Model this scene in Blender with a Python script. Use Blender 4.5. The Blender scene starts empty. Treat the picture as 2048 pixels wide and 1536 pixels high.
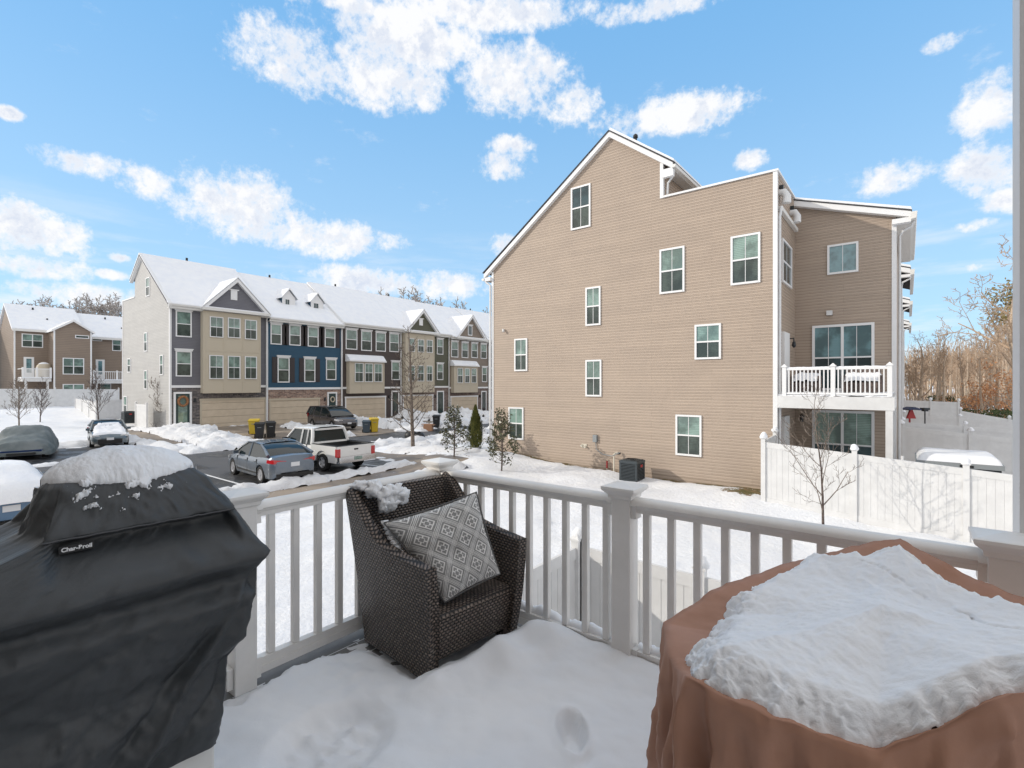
import bpy, bmesh, math, random
import numpy as np
from mathutils import Vector, Matrix, noise
from math import sin, cos, pi, radians, sqrt, atan2, asin

scene = bpy.context.scene
C = scene.collection
R = radians
# ------------------------------------------------------------------ camera
CA, SA = 0.7849, 0.6196            # the streets' grid is turned 38.3 degrees from the view axis
EYE = Vector((0, 0, 1.5))
cam = bpy.data.cameras.new('camera')
cam.sensor_width = 36; cam.lens = 17.61; cam.clip_end = 3000; cam.clip_start = 0.05
co = bpy.data.objects.new('camera', cam); C.objects.link(co)
co.location = EYE; co.rotation_euler = (R(90), 0, math.atan2(SA, CA))
scene.camera = co
scene.render.resolution_x = 1024; scene.render.resolution_y = 768
# ------------------------------------------------------------------ light
SUN_EL = 23.0
w = bpy.data.worlds.new('World'); scene.world = w; w.use_nodes = True
sun = bpy.data.lights.new('sun', 'SUN'); sun.energy = 1.65; sun.angle = R(0.55); sun.color = (1.0, .93, .83)
so = bpy.data.objects.new('sun', sun); C.objects.link(so)
SD = Vector((1.0, 0.98, -math.tan(R(SUN_EL)) * 1.4)).normalized()     # way the light travels
so.rotation_euler = SD.to_track_quat('-Z', 'Y').to_euler(); so.location = (-60, -60, 60)
scene.view_settings.view_transform = 'Standard'; scene.view_settings.look = 'None'
scene.view_settings.exposure = 0.50; scene.view_settings.gamma = 1.0
SKY_STRENGTH = 0.15


def ray(px, py):
    a = (px - 1024) / 1002; b = (768 - py) / 1002
    return Vector((CA * a - SA, SA * a + CA, b))
def onY(px, py, Y): r = ray(px, py); return EYE + r * (Y / r.y)
def onX(px, py, X): r = ray(px, py); return EYE + r * (X / r.x)
def atD(px, py, d): return EYE + ray(px, py) * d

# ------------------------------------------------------------------ node helpers
class NT:
    def __init__(s, nt): s.nt = nt
    def n(s, typ, ins=None, **props):
        nd = s.nt.nodes.new(typ)
        for k, v in props.items(): setattr(nd, k, v)
        if ins:
            for k, v in ins.items():
                sk = nd.inputs[k]
                if isinstance(v, bpy.types.NodeSocket): s.nt.links.new(v, sk)
                elif isinstance(v, bpy.types.Node): s.nt.links.new(v.outputs[0], sk)
                else: sk.default_value = v
        return nd
    def m(s, op, a, b=0.0, c=0.0, clamp=False):
        nd = s.n('ShaderNodeMath', {0: a, 1: b, 2: c}, operation=op); nd.use_clamp = clamp
        return nd.outputs[0]
    def mix(s, f, a, b, mode='MIX'):
        nd = s.n('ShaderNodeMix', {0: f}, data_type='RGBA', blend_type=mode)
        for i, v in ((6, a), (7, b)):
            if isinstance(v, bpy.types.NodeSocket): s.nt.links.new(v, nd.inputs[i])
            else: nd.inputs[i].default_value = (*v, 1) if len(v) == 3 else v
        return nd.outputs[2]
    def ss(s, x, lo, hi):
        return s.n('ShaderNodeMapRange', {0: x, 1: lo, 2: hi, 3: 0.0, 4: 1.0}, interpolation_type='SMOOTHSTEP').outputs[0]
    def noise(s, vec, scale, detail=4, rough=.55):
        return s.n('ShaderNodeTexNoise', {'Vector': vec, 'Scale': scale, 'Detail': detail, 'Roughness': rough}).outputs[0]

def mat(name, color=(.5, .5, .5), rough=.6, metal=0.0, spec=.5, fn=None, **kw):
    m = bpy.data.materials.new(name); m.use_nodes = True
    nt = m.node_tree; b = nt.nodes['Principled BSDF']
    b.inputs['Base Color'].default_value = (*color, 1); b.inputs['Roughness'].default_value = rough
    b.inputs['Metallic'].default_value = metal; b.inputs['Specular IOR Level'].default_value = spec
    for k, v in kw.items(): b.inputs[k].default_value = v
    if fn: fn(NT(nt), b, nt)
    m.diffuse_color = (*color, 1)
    return m

def bump(T, b, h, dist=.01, strength=1.0, prev=None):
    bn = T.n('ShaderNodeBump', {'Height': h, 'Distance': dist, 'Strength': strength})
    if prev: T.nt.links.new(prev, bn.inputs['Normal'])
    T.nt.links.new(bn.outputs[0], b.inputs['Normal']); return bn.outputs[0]

def pos(T): return T.n('ShaderNodeNewGeometry').outputs['Position']
def objc(T): return T.n('ShaderNodeTexCoord').outputs['Object']

# ------------------------------------------------------------------ sky
def build_world():
    nt = w.node_tree; nt.nodes.clear(); T = NT(nt)
    sky = T.n('ShaderNodeTexSky', sky_type='NISHITA'); sky.sun_disc = False
    sky.sun_elevation = R(SUN_EL)
    sky.sun_rotation = math.atan2(-SD.x, -SD.y)
    sky.air_density = 1.0; sky.dust_density = .3; sky.ozone_density = 1.6; sky.altitude = 100
    g = T.n('ShaderNodeTexCoord').outputs['Generated']
    nrm = T.n('ShaderNodeVectorMath', {0: g}, operation='NORMALIZE').outputs[0]
    sp = T.n('ShaderNodeSeparateXYZ', {0: nrm})
    az = T.m('MULTIPLY', T.m('ARCTAN2', sp.outputs[0], sp.outputs[1]), 57.2958)
    el = T.m('MULTIPLY', T.m('ARCSINE', sp.outputs[2]), 57.2958)
    n1 = T.noise(nrm, 6.0, 8, .62)
    n2 = T.noise(nrm, 22.0, 8, .66)
    # clouds: (azimuth px, height px, half width px, half height px) turned into compass angles
    cl = [(690, 135, 190, 75), (790, 70, 170, 70), (1040, 160, 120, 70), (1135, 205, 70, 48), (1000, 28, 240, 34), (1300, 18, 170, 26), (740, 20, 220, 22),
          (1320, 232, 165, 38), (1010, 330, 58, 30), (1020, 290, 45, 20), (480, 415, 140, 62), (600, 470, 165, 34), (300, 368, 70, 34), (170, 330, 90, 26),
          (60, 462, 115, 52), (20, 228, 30, 14), (60, 535, 120, 26), (120, 590, 180, 28), (1985, 205, 85, 60), (1980, 335, 100, 52), (1775, 358, 85, 32),
          (830, 568, 220, 26), (1935, 453, 60, 13), (1885, 86, 46, 20), (1946, 536, 26, 10), (1495, 320, 36, 18), (1012, 490, 36, 22), (2010, 400, 60, 24), (230, 550, 40, 10), (240, 515, 22, 10)]
    mask = None
    for px, py, hw, hh in cl:
        r0 = ray(px, py).normalized(); r1 = ray(px + hw * 1.12, py).normalized(); r2 = ray(px, py - hh * 1.2).normalized()
        A = math.degrees(atan2(r0.x, r0.y)); E = math.degrees(asin(r0.z))
        ra = abs(math.degrees(atan2(r1.x, r1.y)) - A); re = abs(math.degrees(asin(r2.z)) - E)
        dx = T.m('DIVIDE', T.m('SUBTRACT', az, A), ra); dy = T.m('DIVIDE', T.m('SUBTRACT', el, E), re)
        d2 = T.m('ADD', T.m('MULTIPLY', dx, dx), T.m('MULTIPLY', dy, dy))
        v = T.m('SUBTRACT', 1.0, d2)
        mask = v if mask is None else T.m('MAXIMUM', mask, v)
    # unseen clouds added overhead and behind to brighten and neutralise the fill
    gen = T.m('MULTIPLY', T.m('SUBTRACT', T.noise(nrm, 2.6, 4, .5), .36), 12.0)
    out = T.m('MAXIMUM', T.ss(T.m('ABSOLUTE', T.m('ADD', az, 38.3)), 52.0, 60.0), T.ss(el, 41.0, 50.0))
    gen = T.m('SUBTRACT', T.m('MULTIPLY', gen, out), T.m('MULTIPLY', T.m('SUBTRACT', 1.0, out), 3.0))
    mask = T.m('MAXIMUM', T.m('MAXIMUM', mask, gen), -2.0)
    f = T.m('ADD', mask, T.m('MULTIPLY', T.m('SUBTRACT', n1, .5), 3.0))
    f = T.m('ADD', f, T.m('MULTIPLY', T.m('SUBTRACT', n2, .5), 2.6))
    n3 = T.noise(nrm, 70.0, 6, .65)
    f = T.m('ADD', f, T.m('MULTIPLY', T.m('SUBTRACT', n3, .5), 1.7))
    dens = T.m('POWER', T.ss(f, -.15, 1.05), 1.1)
    off = T.n('ShaderNodeVectorMath', {0: nrm, 1: (-.010, -.008, .016)}, operation='ADD').outputs[0]
    rel = T.m('ADD', T.m('SUBTRACT', n2, T.noise(off, 22.0, 8, .66)), T.m('MULTIPLY', T.m('SUBTRACT', n1, T.noise(T.n('ShaderNodeVectorMath', {0: nrm, 1: (-.03, -.025, .045)}, operation='ADD').outputs[0], 6.0, 8, .62)), 1.3))
    st = T.n('ShaderNodeVectorMath', {0: nrm, 1: (4.0, 4.0, 26.0)}, operation='MULTIPLY').outputs[0]
    hz = T.m('MULTIPLY', T.ss(T.noise(st, 1.0, 6, .6), .46, .74), T.m('SUBTRACT', 1.0, T.ss(el, 7.0, 19.0)))
    wi = T.m('MULTIPLY', T.ss(T.noise(T.n('ShaderNodeVectorMath', {0: nrm, 1: (7.0, 7.0, 16.0)}, operation='MULTIPLY').outputs[0], 1.0, 8, .68), .60, .80), .5)
    dens = T.m('MAXIMUM', dens, T.m('MAXIMUM', T.m('MULTIPLY', hz, .75), wi))
    # little wisps
    cc = T.mix(T.m('MULTIPLY', T.ss(f, .35, 1.5), T.ss(rel, .14, -.10)), (4.75, 4.75, 4.8), (3.3, 3.6, 4.2))
    hsv = T.n('ShaderNodeHueSaturation', {'Saturation': 1.0, 'Value': 1.0, 'Color': sky.outputs[0]})
    tint = T.mix(.85, T.mix(1.0, hsv.outputs[0], (.85, 1.0, 1.1), 'MULTIPLY'), T.mix(T.ss(el, 0.0, 40.0), (2.25, 3.5, 4.7), (1.02, 2.45, 4.3)))
    cc = T.mix(out, cc, (5.3, 5.15, 5.05))
    col = T.mix(T.m('MULTIPLY', dens, .97), tint, cc)
    bg = T.n('ShaderNodeBackground', {'Color': col, 'Strength': SKY_STRENGTH})
    o = T.n('ShaderNodeOutputWorld'); nt.links.new(bg.outputs[0], o.inputs[0])
build_world()

# ------------------------------------------------------------------ materials
M = {}
def f_siding(c1, expo=.114, k=.90, depth=.006):
    def fn(T, b, nt):
        p = T.n('ShaderNodeSeparateXYZ', {0: pos(T)})
        v = T.n('ShaderNodeCombineXYZ', {0: T.m('ADD', p.outputs[0], p.outputs[1]), 1: p.outputs[2]})
        br = T.n('ShaderNodeTexBrick', {'Vector': v.outputs[0], 'Scale': 1.0, 'Mortar Size': .0035, 'Mortar Smooth': .1, 'Brick Width': 3.66, 'Row Height': expo * 2,
                                        'Color1': (*c1, 1), 'Color2': tuple(x * .93 for x in c1) + (1,), 'Mortar': tuple(x * k for x in c1) + (1,)})
        br.offset = .37; br.offset_frequency = 2
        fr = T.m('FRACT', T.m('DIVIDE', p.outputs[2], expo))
        seam = T.m('LESS_THAN', fr, .12)  # dark line at each lap: shade under the course put into the colour
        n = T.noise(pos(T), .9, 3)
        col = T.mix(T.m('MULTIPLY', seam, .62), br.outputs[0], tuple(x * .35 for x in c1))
        col = T.mix(T.ss(n, .3, .75), col, T.mix(1.0, col, (.93, .93, .94), 'MULTIPLY'))
        nt.links.new(col, b.inputs['Base Color'])
        bump(T, b, T.m('SUBTRACT', 1.0, fr), depth, .6)
    return fn
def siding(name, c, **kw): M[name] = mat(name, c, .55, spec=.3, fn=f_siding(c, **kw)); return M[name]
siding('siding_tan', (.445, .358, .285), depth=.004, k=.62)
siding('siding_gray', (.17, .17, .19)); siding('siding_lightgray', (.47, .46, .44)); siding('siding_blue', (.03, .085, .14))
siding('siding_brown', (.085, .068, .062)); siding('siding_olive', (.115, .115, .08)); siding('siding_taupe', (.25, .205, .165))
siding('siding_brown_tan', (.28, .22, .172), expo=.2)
M['panel_tan'] = mat('panel_tan', (.50, .44, .34), .6)
M['white_trim'] = mat('white_trim', (.78, .78, .78), .45)
def f_vinyl(T, b, nt):
    n = T.noise(objc(T), 3.0, 4)
    nt.links.new(T.mix(T.ss(n, .35, .7), (.66, .66, .655), (.72, .72, .715)), b.inputs['Base Color'])
    nt.links.new(T.m('ADD', T.m('MULTIPLY', T.noise(objc(T), 30, 3), .2), .28), b.inputs['Roughness'])
M['vinyl'] = mat('vinyl', (.77, .77, .76), .4, fn=f_vinyl)
def f_rail(T, b, nt):
    p = objc(T)
    n = T.noise(p, 5.0, 5); n2 = T.noise(p, 60.0, 4, .7)
    col = T.mix(T.ss(n, .35, .7), (.76, .745, .72), (.82, .805, .78))
    col = T.mix(T.m('MULTIPLY', T.ss(n2, .62, .78), .35), col, (.42, .39, .35))
    nt.links.new(col, b.inputs['Base Color'])
    bump(T, b, n2, .0006)
M['rail_vinyl'] = mat('rail_vinyl', (.64, .62, .6), .38, fn=f_rail)
M['fascia'] = mat('fascia', (.70, .69, .66), .5)
M['soffit'] = mat('soffit', (.55, .54, .52), .6)
def f_snow(T, b, nt):
    p = pos(T)
    n1 = T.noise(p, 1.6, 5, .6); n2 = T.noise(p, 14.0, 6, .65); n3 = T.noise(p, 120.0, 3, .7)
    nt.links.new(T.mix(T.ss(n1, .3, .7), (.80, .82, .86), (.86, .87, .885)), b.inputs['Base Color'])
    x = bump(T, b, n2, .035, .6); bump(T, b, n3, .004, .7, x)
M['snow'] = mat('snow', (.84, .85, .87), .65, spec=.25, fn=f_snow)
M['snow'].node_tree.nodes['Principled BSDF'].inputs['Subsurface Weight'].default_value = 0.0
def f_snowdirt(T, b, nt):
    p = pos(T)
    n1 = T.noise(p, 2.2, 6, .65); n2 = T.noise(p, 9.0, 7, .75); n3 = T.noise(p, 55.0, 4, .7)
    d = T.ss(T.m('ADD', T.m('MULTIPLY', n1, .6), T.m('MULTIPLY', n2, .4)), .50, .72)
    nt.links.new(T.mix(T.m('MULTIPLY', d, .55), (.82, .83, .85), (.40, .37, .34)), b.inputs['Base Color'])
    x = bump(T, b, n2, .10, .8); bump(T, b, n3, .015, .8, x)
M['snow_dirty'] = mat('snow_dirty', (.7, .7, .7), .7, spec=.25, fn=f_snowdirt)
def f_ground(T, b, nt):
    at = T.n('ShaderNodeAttribute', attribute_name='bare').outputs['Fac']
    p = pos(T)
    n1 = T.noise(p, 1.1, 6, .6); n2 = T.noise(p, 7.0, 6, .65); n3 = T.noise(p, 40.0, 4, .7)
    snow = T.mix(T.ss(n1, .3, .7), (.79, .81, .85), (.86, .87, .885))
    grass = T.mix(T.ss(n2, .4, .6), (.10, .10, .035), (.22, .15, .08))
    f = T.ss(T.m('ADD', at, T.m('MULTIPLY', T.m('SUBTRACT', n2, .5), 1.3)), .50, .62)
    nt.links.new(T.mix(f, snow, grass), b.inputs['Base Color'])
    x = bump(T, b, n2, .07, .7); bump(T, b, n3, .012, .8, x)
M['snow_ground'] = mat('snow_ground', (.84, .85, .87), .65, spec=.25, fn=f_ground)
def f_asphalt(T, b, nt):
    p = pos(T)
    n1 = T.noise(p, .55, 5, .6); n2 = T.noise(p, 3.0, 6, .7); n3 = T.noise(p, 60.0, 3, .7)
    wet = T.ss(n1, .46, .56)
    base = T.mix(wet, (.085, .085, .088), (.028, .029, .032))
    sl = T.ss(T.m('ADD', T.m('MULTIPLY', n2, .7), T.m('MULTIPLY', n1, .3)), .60, .68)
    nt.links.new(T.mix(sl, base, (.55, .56, .58)), b.inputs['Base Color'])
    nt.links.new(T.m('ADD', T.m('MULTIPLY', wet, -.45), .75), b.inputs['Roughness'])
    bump(T, b, n3, .006, .5)
M['asphalt'] = mat('asphalt', (.06, .06, .06), .6, fn=f_asphalt)
def f_conc(T, b, nt):
    p = pos(T)
    n1 = T.noise(p, .8, 5, .6); n2 = T.noise(p, 4.0, 6, .7)
    base = T.mix(T.ss(n1, .42, .6), (.30, .25, .20), (.17, .14, .115))
    sl = T.ss(n2, .64, .70)
    nt.links.new(T.mix(sl, base, (.6, .6, .62)), b.inputs['Base Color'])
    nt.links.new(T.m('ADD', T.m('MULTIPLY', T.ss(n1, .42, .6), -.35), .8), b.inputs['Roughness'])
    sp = T.n('ShaderNodeSeparateXYZ', {0: p})
    j = T.m('LESS_THAN', T.m('FRACT', T.m('DIVIDE', sp.outputs[1], 1.5)), .02)
    bump(T, b, T.m('SUBTRACT', n2, j), .01, .5)
M['concrete'] = mat('concrete', (.28, .25, .2), .7, fn=f_conc)
def f_brick(c1, c2, mo):
    def fn(T, b, nt):
        p = T.n('ShaderNodeSeparateXYZ', {0: pos(T)})
        v = T.n('ShaderNodeCombineXYZ', {0: T.m('ADD', p.outputs[0], p.outputs[1]), 1: p.outputs[2]})
        br = T.n('ShaderNodeTexBrick', {'Vector': v.outputs[0], 'Scale': 1.0, 'Mortar Size': .012, 'Brick Width': .36, 'Row Height': .12,
                                        'Color1': (*c1, 1), 'Color2': (*c2, 1), 'Mortar': (*mo, 1), 'Bias': -.1})
        n = T.noise(v.outputs[0], 5.0, 4, .7)
        nt.links.new(T.mix(T.ss(n, .35, .7), br.outputs[0], T.mix(1.0, br.outputs[0], (1.7, 1.6, 1.5), 'MULTIPLY')), b.inputs['Base Color'])
        bump(T, b, br.outputs[1], -.008)
    return fn
M['brick_gray'] = mat('brick_gray', (.12, .115, .12), .85, fn=f_brick((.06, .056, .06), (.15, .135, .13), (.17, .165, .165)))
M['brick_red'] = mat('brick_red', (.2, .13, .1), .85, fn=f_brick((.13, .078, .06), (.30, .215, .17), (.34, .30, .27)))
M['brick_brown'] = mat('brick_brown', (.12, .09, .08), .85, fn=f_brick((.08, .055, .05), (.17, .13, .11), (.22, .19, .18)))
def f_garage(T, b, nt):
    p = T.n('ShaderNodeSeparateXYZ', {0: pos(T)})
    fr = T.m('FRACT', T.m('DIVIDE', p.outputs[2], .533))
    bump(T, b, T.m('GREATER_THAN', fr, .035), .02)
    n = T.noise(pos(T), 2.0, 3)
    c = T.mix(T.ss(n, .3, .7), (.55, .46, .345), (.60, .505, .385))
    nt.links.new(T.mix(T.m('MULTIPLY', T.m('LESS_THAN', fr, .035), .45), c, (.2, .16, .12)), b.inputs['Base Color'])
M['garage'] = mat('garage', (.55, .47, .34), .55, fn=f_garage)
def f_glass(c, stripe):
    def fn(T, b, nt):
        p = T.n('ShaderNodeSeparateXYZ', {0: pos(T)})
        fr = T.m('FRACT', T.m('DIVIDE', p.outputs[2], .062))
        n = T.noise(pos(T), 1.3, 4, .6)
        base = T.mix(T.ss(n, .38, .62), c, tuple(x * .45 for x in c))  # noise patches paint uneven reflections into the pane colour
        col = T.mix(T.m('MULTIPLY', T.m('GREATER_THAN', fr, .62), stripe), base, tuple(x * .45 for x in c))
        nt.links.new(col, b.inputs['Base Color'])
    return fn
M['pane_upper'] = mat('pane_upper', (.26, .37, .33), .04, spec=.9, fn=f_glass((.26, .38, .33), .55))
M['pane_lower'] = mat('pane_lower', (.075, .10, .085), .12, spec=.55, fn=f_glass((.085, .11, .095), .4))
M['pane_blue'] = mat('pane_blue', (.16, .30, .33), .03, spec=1.0, fn=f_glass((.17, .31, .34), .1))
M['pane_bluedark'] = mat('pane_bluedark', (.035, .07, .08), .05, spec=.8, fn=f_glass((.04, .08, .09), .3))
M['shutter'] = mat('shutter', (.038, .03, .03), .6)
M['door_dark'] = mat('door_dark', (.02, .045, .045), .35)
M['shingle'] = mat('shingle', (.05, .05, .055), .9)
M['dark_metal'] = mat('dark_metal', (.03, .035, .04), .45, .3)
M['ac_metal'] = mat('ac_metal', (.05, .062, .07), .45, .2)
M['black'] = mat('black', (.012, .012, .013), .6)
M['pipe_cream'] = mat('pipe_cream', (.6, .56, .47), .5)
M['gray_box'] = mat('gray_box', (.25, .27, .28), .5)
M['block'] = mat('block', (.36, .30, .22), .9)
M['tyre'] = mat('tyre', (.012, .012, .012), .8)
M['rim'] = mat('rim', (.5, .5, .52), .3, .8)
M['chrome'] = mat('chrome', (.65, .65, .66), .18, 1.0)
M['car_glass'] = mat('car_glass', (.012, .02, .023), .04, spec=.45)
M['red_lamp'] = mat('red_lamp', (.45, .012, .015), .15, spec=.9)
M['head_lamp'] = mat('head_lamp', (.6, .6, .6), .1, spec=1.0)
M['plate'] = mat('plate', (.7, .72, .75), .4)
def f_paint(c, dirt=.25):
    def fn(T, b, nt):
        n = T.noise(objc(T), 2.5, 5, .65)
        p = T.n('ShaderNodeSeparateXYZ', {0: objc(T)})
        low = T.m('SUBTRACT', 1.0, T.ss(p.outputs[2], .25, .85))
        f = T.m('MULTIPLY', T.m('MULTIPLY', T.ss(n, .35, .65), low), dirt * 2)
        nt.links.new(T.mix(f, c, (.33, .32, .30)), b.inputs['Base Color'])
    return fn
M['paint_graublue'] = mat('paint_graublue', (.16, .20, .235), .32, .55, fn=f_paint((.115, .145, .185)), **{'Coat Weight': .8, 'Coat Roughness': .05})
M['paint_white'] = mat('paint_white', (.72, .72, .71), .3, fn=f_paint((.74, .74, .73)), **{'Coat Weight': .6, 'Coat Roughness': .08})
M['paint_plum'] = mat('paint_plum', (.05, .042, .045), .3, .4, fn=f_paint((.052, .044, .048)), **{'Coat Weight': .8, 'Coat Roughness': .05})
M['paint_teal'] = mat('paint_teal', (.07, .10, .12), .3, .4, fn=f_paint((.075, .11, .135), .35), **{'Coat Weight': .8, 'Coat Roughness': .08})
M['paint_blue'] = mat('paint_blue', (.02, .05, .16), .3, .2, **{'Coat Weight': .8})
M['paint_skyblue'] = mat('paint_skyblue', (.06, .14, .25), .3, .2, **{'Coat Weight': .8})
def f_bark(c1, c2, snow=0.0):
    def fn(T, b, nt):
        p = objc(T); n = T.noise(p, 9.0, 5, .7)
        col = T.mix(T.ss(n, .35, .65), c1, c2)
        if snow:
            nz = T.n('ShaderNodeSeparateXYZ', {0: T.n('ShaderNodeNewGeometry').outputs['Normal']})
            f = T.m('MULTIPLY', T.ss(nz.outputs[2], .1, .5), snow)
            col = T.mix(f, col, (.8, .82, .86))
        nt.links.new(col, b.inputs['Base Color'])
    return fn
M['bark_gray'] = mat('bark_gray', (.16, .13, .11), .9, fn=f_bark((.10, .08, .065), (.24, .195, .16)))
M['bark_dark'] = mat('bark_dark', (.07, .055, .05), .9, fn=f_bark((.06, .045, .04), (.15, .115, .10)))
M['bark_tan'] = mat('bark_tan', (.45, .36, .27), .9, fn=f_bark((.32, .24, .17), (.62, .50, .38)))
M['twig_tan'] = mat('twig_tan', (.3, .2, .14), .9, fn=f_bark((.33, .23, .155), (.52, .39, .28)))
M['twig_frost'] = mat('twig_frost', (.4, .36, .33), .9, fn=f_bark((.26, .22, .19), (.42, .38, .35), .75))
def f_leaf(a, b_, sc=14):
    def fn(T, b, nt):
        n = T.noise(objc(T), sc, 3, .7)
        nt.links.new(T.mix(T.ss(n, .35, .65), a, b_), b.inputs['Base Color'])
    return fn
M['leaf_orange'] = mat('leaf_orange', (.45, .18, .07), .8, fn=f_leaf((.43, .19, .08), (.72, .39, .19), 2.5))
M['leaf_magnolia'] = mat('leaf_magnolia', (.06, .07, .03), .35, fn=f_leaf((.045, .055, .03), (.11, .105, .045), 6))
M['leaf_thuja'] = mat('leaf_thuja', (.06, .075, .012), .8, fn=f_leaf((.045, .06, .01), (.14, .135, .025), 9))
M['leaf_green'] = mat('leaf_green', (.06, .08, .03), .8, fn=f_leaf((.04, .06, .02), (.11, .14, .05), 3))
M['leaf_pine'] = mat('leaf_pine', (.14, .12, .04), .8, fn=f_leaf((.15, .13, .05), (.36, .27, .11), 3))
M['bin_black'] = mat('bin_black', (.014, .015, .017), .5)
M['bin_yellow'] = mat('bin_yellow', (.58, .41, .03), .5)
M['bin_blue'] = mat('bin_blue', (.05, .075, .10), .5)
M['cardboard'] = mat('cardboard', (.36, .2, .12), .85)
M['redwood'] = mat('redwood', (.35, .03, .03), .6)
M['navy'] = mat('navy', (.02, .03, .08), .6)
M['wreath'] = mat('wreath', (.22, .06, .03), .9, fn=f_leaf((.2, .04, .02), (.35, .22, .10), 20))
M['text_white'] = mat('text_white', (.8, .8, .8), .5)

# ------------------------------------------------------------------ mesh builder
WO = {}           # world origin of every thing, by object name
def g_(o): return WO.get(o.name, Vector((0, 0, 0))) if o else Vector((0, 0, 0))

SPLIT = {'corner_board', 'exhaust_hood_',  'gutter', 'grille', 'downspout', 'balcony_rail', 'balcony_post', 'licence_plate', 'door_handle', 'mirror', 'bumper', 'wall_lamp_', 'shutter_', 'rail_'}
class MB:
    def __init__(s): s.v = []; s.f = []; s.mi = []; s.cur = 0
    def add(s, vs, fs, m=None):
        k = len(s.v); s.v += [tuple(p) for p in vs]
        for f in fs: s.f.append(tuple(i + k for i in f)); s.mi.append(s.cur if m is None else m)
    def poly(s, pts, m=None): s.add(pts, [tuple(range(len(pts)))], m)
    def hexa(s, a, m=None):     # 8 corners: bottom loop, top loop
        s.add(a, [(0, 3, 2, 1), (4, 5, 6, 7), (0, 1, 5, 4), (1, 2, 6, 5), (2, 3, 7, 6), (3, 0, 4, 7)], m)
    def box(s, x0, x1, y0, y1, z0, z1, m=None):
        s.hexa([(x0, y0, z0), (x1, y0, z0), (x1, y1, z0), (x0, y1, z0), (x0, y0, z1), (x1, y0, z1), (x1, y1, z1), (x0, y1, z1)], m)
    def fbox(s, fr, a0, a1, b0, b1, c0, c1, m=None):
        s.hexa([fr(a0, b0, c0), fr(a1, b0, c0), fr(a1, b0, c1), fr(a0, b0, c1), fr(a0, b1, c0), fr(a1, b1, c0), fr(a1, b1, c1), fr(a0, b1, c1)], m)
    def prism(s, fr, pts, c0, c1, m=None):     # 2D outline in a frame, from c0 to c1
        n = len(pts); vs = [fr(a, b, c0) for a, b in pts] + [fr(a, b, c1) for a, b in pts]
        fs = [tuple(range(n))[::-1], tuple(range(n, 2 * n))] + [(i, (i + 1) % n, n + (i + 1) % n, n + i) for i in range(n)]
        s.add(vs, fs, m)
    def tube(s, pts, rad, n=6, m=None, caps=True):
        pts = [Vector(p) for p in pts]; k = len(pts)
        if not isinstance(rad, (list, tuple)): rad = [rad] * k
        vs = []; up = Vector((.13, .21, .97)); prev = None
        for i, p in enumerate(pts):
            d = (pts[min(i + 1, k - 1)] - pts[max(i - 1, 0)])
            if d.length < 1e-9: d = Vector((0, 0, 1))
            d.normalize()
            if prev is None:
                a = d.cross(up)
                if a.length < .2: a = d.cross(Vector((1, 0, 0)))
            else: a = prev - d * prev.dot(d)
            a.normalize(); prev = a; b = d.cross(a)
            for j in range(n):
                t = 2 * pi * j / n; vs.append(p + (a * cos(t) + b * sin(t)) * rad[i])
        fs = [(i * n + j, i * n + (j + 1) % n, (i + 1) * n + (j + 1) % n, (i + 1) * n + j) for i in range(k - 1) for j in range(n)]
        if caps: fs += [tuple(range(n))[::-1], tuple(range((k - 1) * n, k * n))]
        s.add(vs, fs, m)
    def cyl(s, c, r, h, n=16, axis='Z', r2=None, m=None):
        c = Vector(c); d = {'X': Vector((1, 0, 0)), 'Y': Vector((0, 1, 0)), 'Z': Vector((0, 0, 1))}[axis]
        s.tube([c, c + d * h], [r, r if r2 is None else r2], n, m)
    def grid(s, P, nu, nv, closeu=False, closev=False, m=None):
        fs = []
        for i in range(nu if closeu else nu - 1):
            for j in range(nv if closev else nv - 1):
                fs.append((i * nv + j, ((i + 1) % nu) * nv + j, ((i + 1) % nu) * nv + (j + 1) % nv, i * nv + (j + 1) % nv))
        s.add(P, fs, m)
    def mesh(s, name, mats, org=Vector((0, 0, 0)), smooth=None, recalc=False):
        me = bpy.data.meshes.new(name)
        me.from_pydata([(p[0] - org.x, p[1] - org.y, p[2] - org.z) for p in s.v], [], s.f)
        for m in (mats if isinstance(mats, (list, tuple)) else [mats]): me.materials.append(M[m] if isinstance(m, str) else m)
        me.polygons.foreach_set('material_index', s.mi)
        if recalc:
            bm = bmesh.new(); bm.from_mesh(me); bmesh.ops.remove_doubles(bm, verts=bm.verts, dist=1e-5)
            bmesh.ops.recalc_face_normals(bm, faces=bm.faces); bm.to_mesh(me); bm.free()
        if smooth is not None:
            me.polygons.foreach_set('use_smooth', [True] * len(me.polygons))
            if smooth < 179: me.set_sharp_from_angle(angle=R(smooth))
        me.update(); return me
    def build(s, name, mats, parent=None, smooth=None, recalc=True, org=None):
        if name in SPLIT and parent:
            par = list(range(len(s.v)))
            def fd(i):
                while par[i] != i: par[i] = par[par[i]]; i = par[i]
                return i
            for f in s.f:
                for i in f[1:]: par[fd(i)] = fd(f[0])
            gr = {}
            for f, mi in zip(s.f, s.mi): gr.setdefault(fd(f[0]), []).append((f, mi))
            if len(gr) > 1:
                o = None
                for fs in gr.values():
                    q = MB(); ix = {}
                    for f, mi in fs:
                        for i in f:
                            if i not in ix: ix[i] = len(q.v); q.v.append(s.v[i])
                        q.f.append(tuple(ix[i] for i in f)); q.mi.append(mi)
                    o = q.build_one(name, mats, parent, smooth, recalc, org)
                return o
        return s.build_one(name, mats, parent, smooth, recalc, org)
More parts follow.
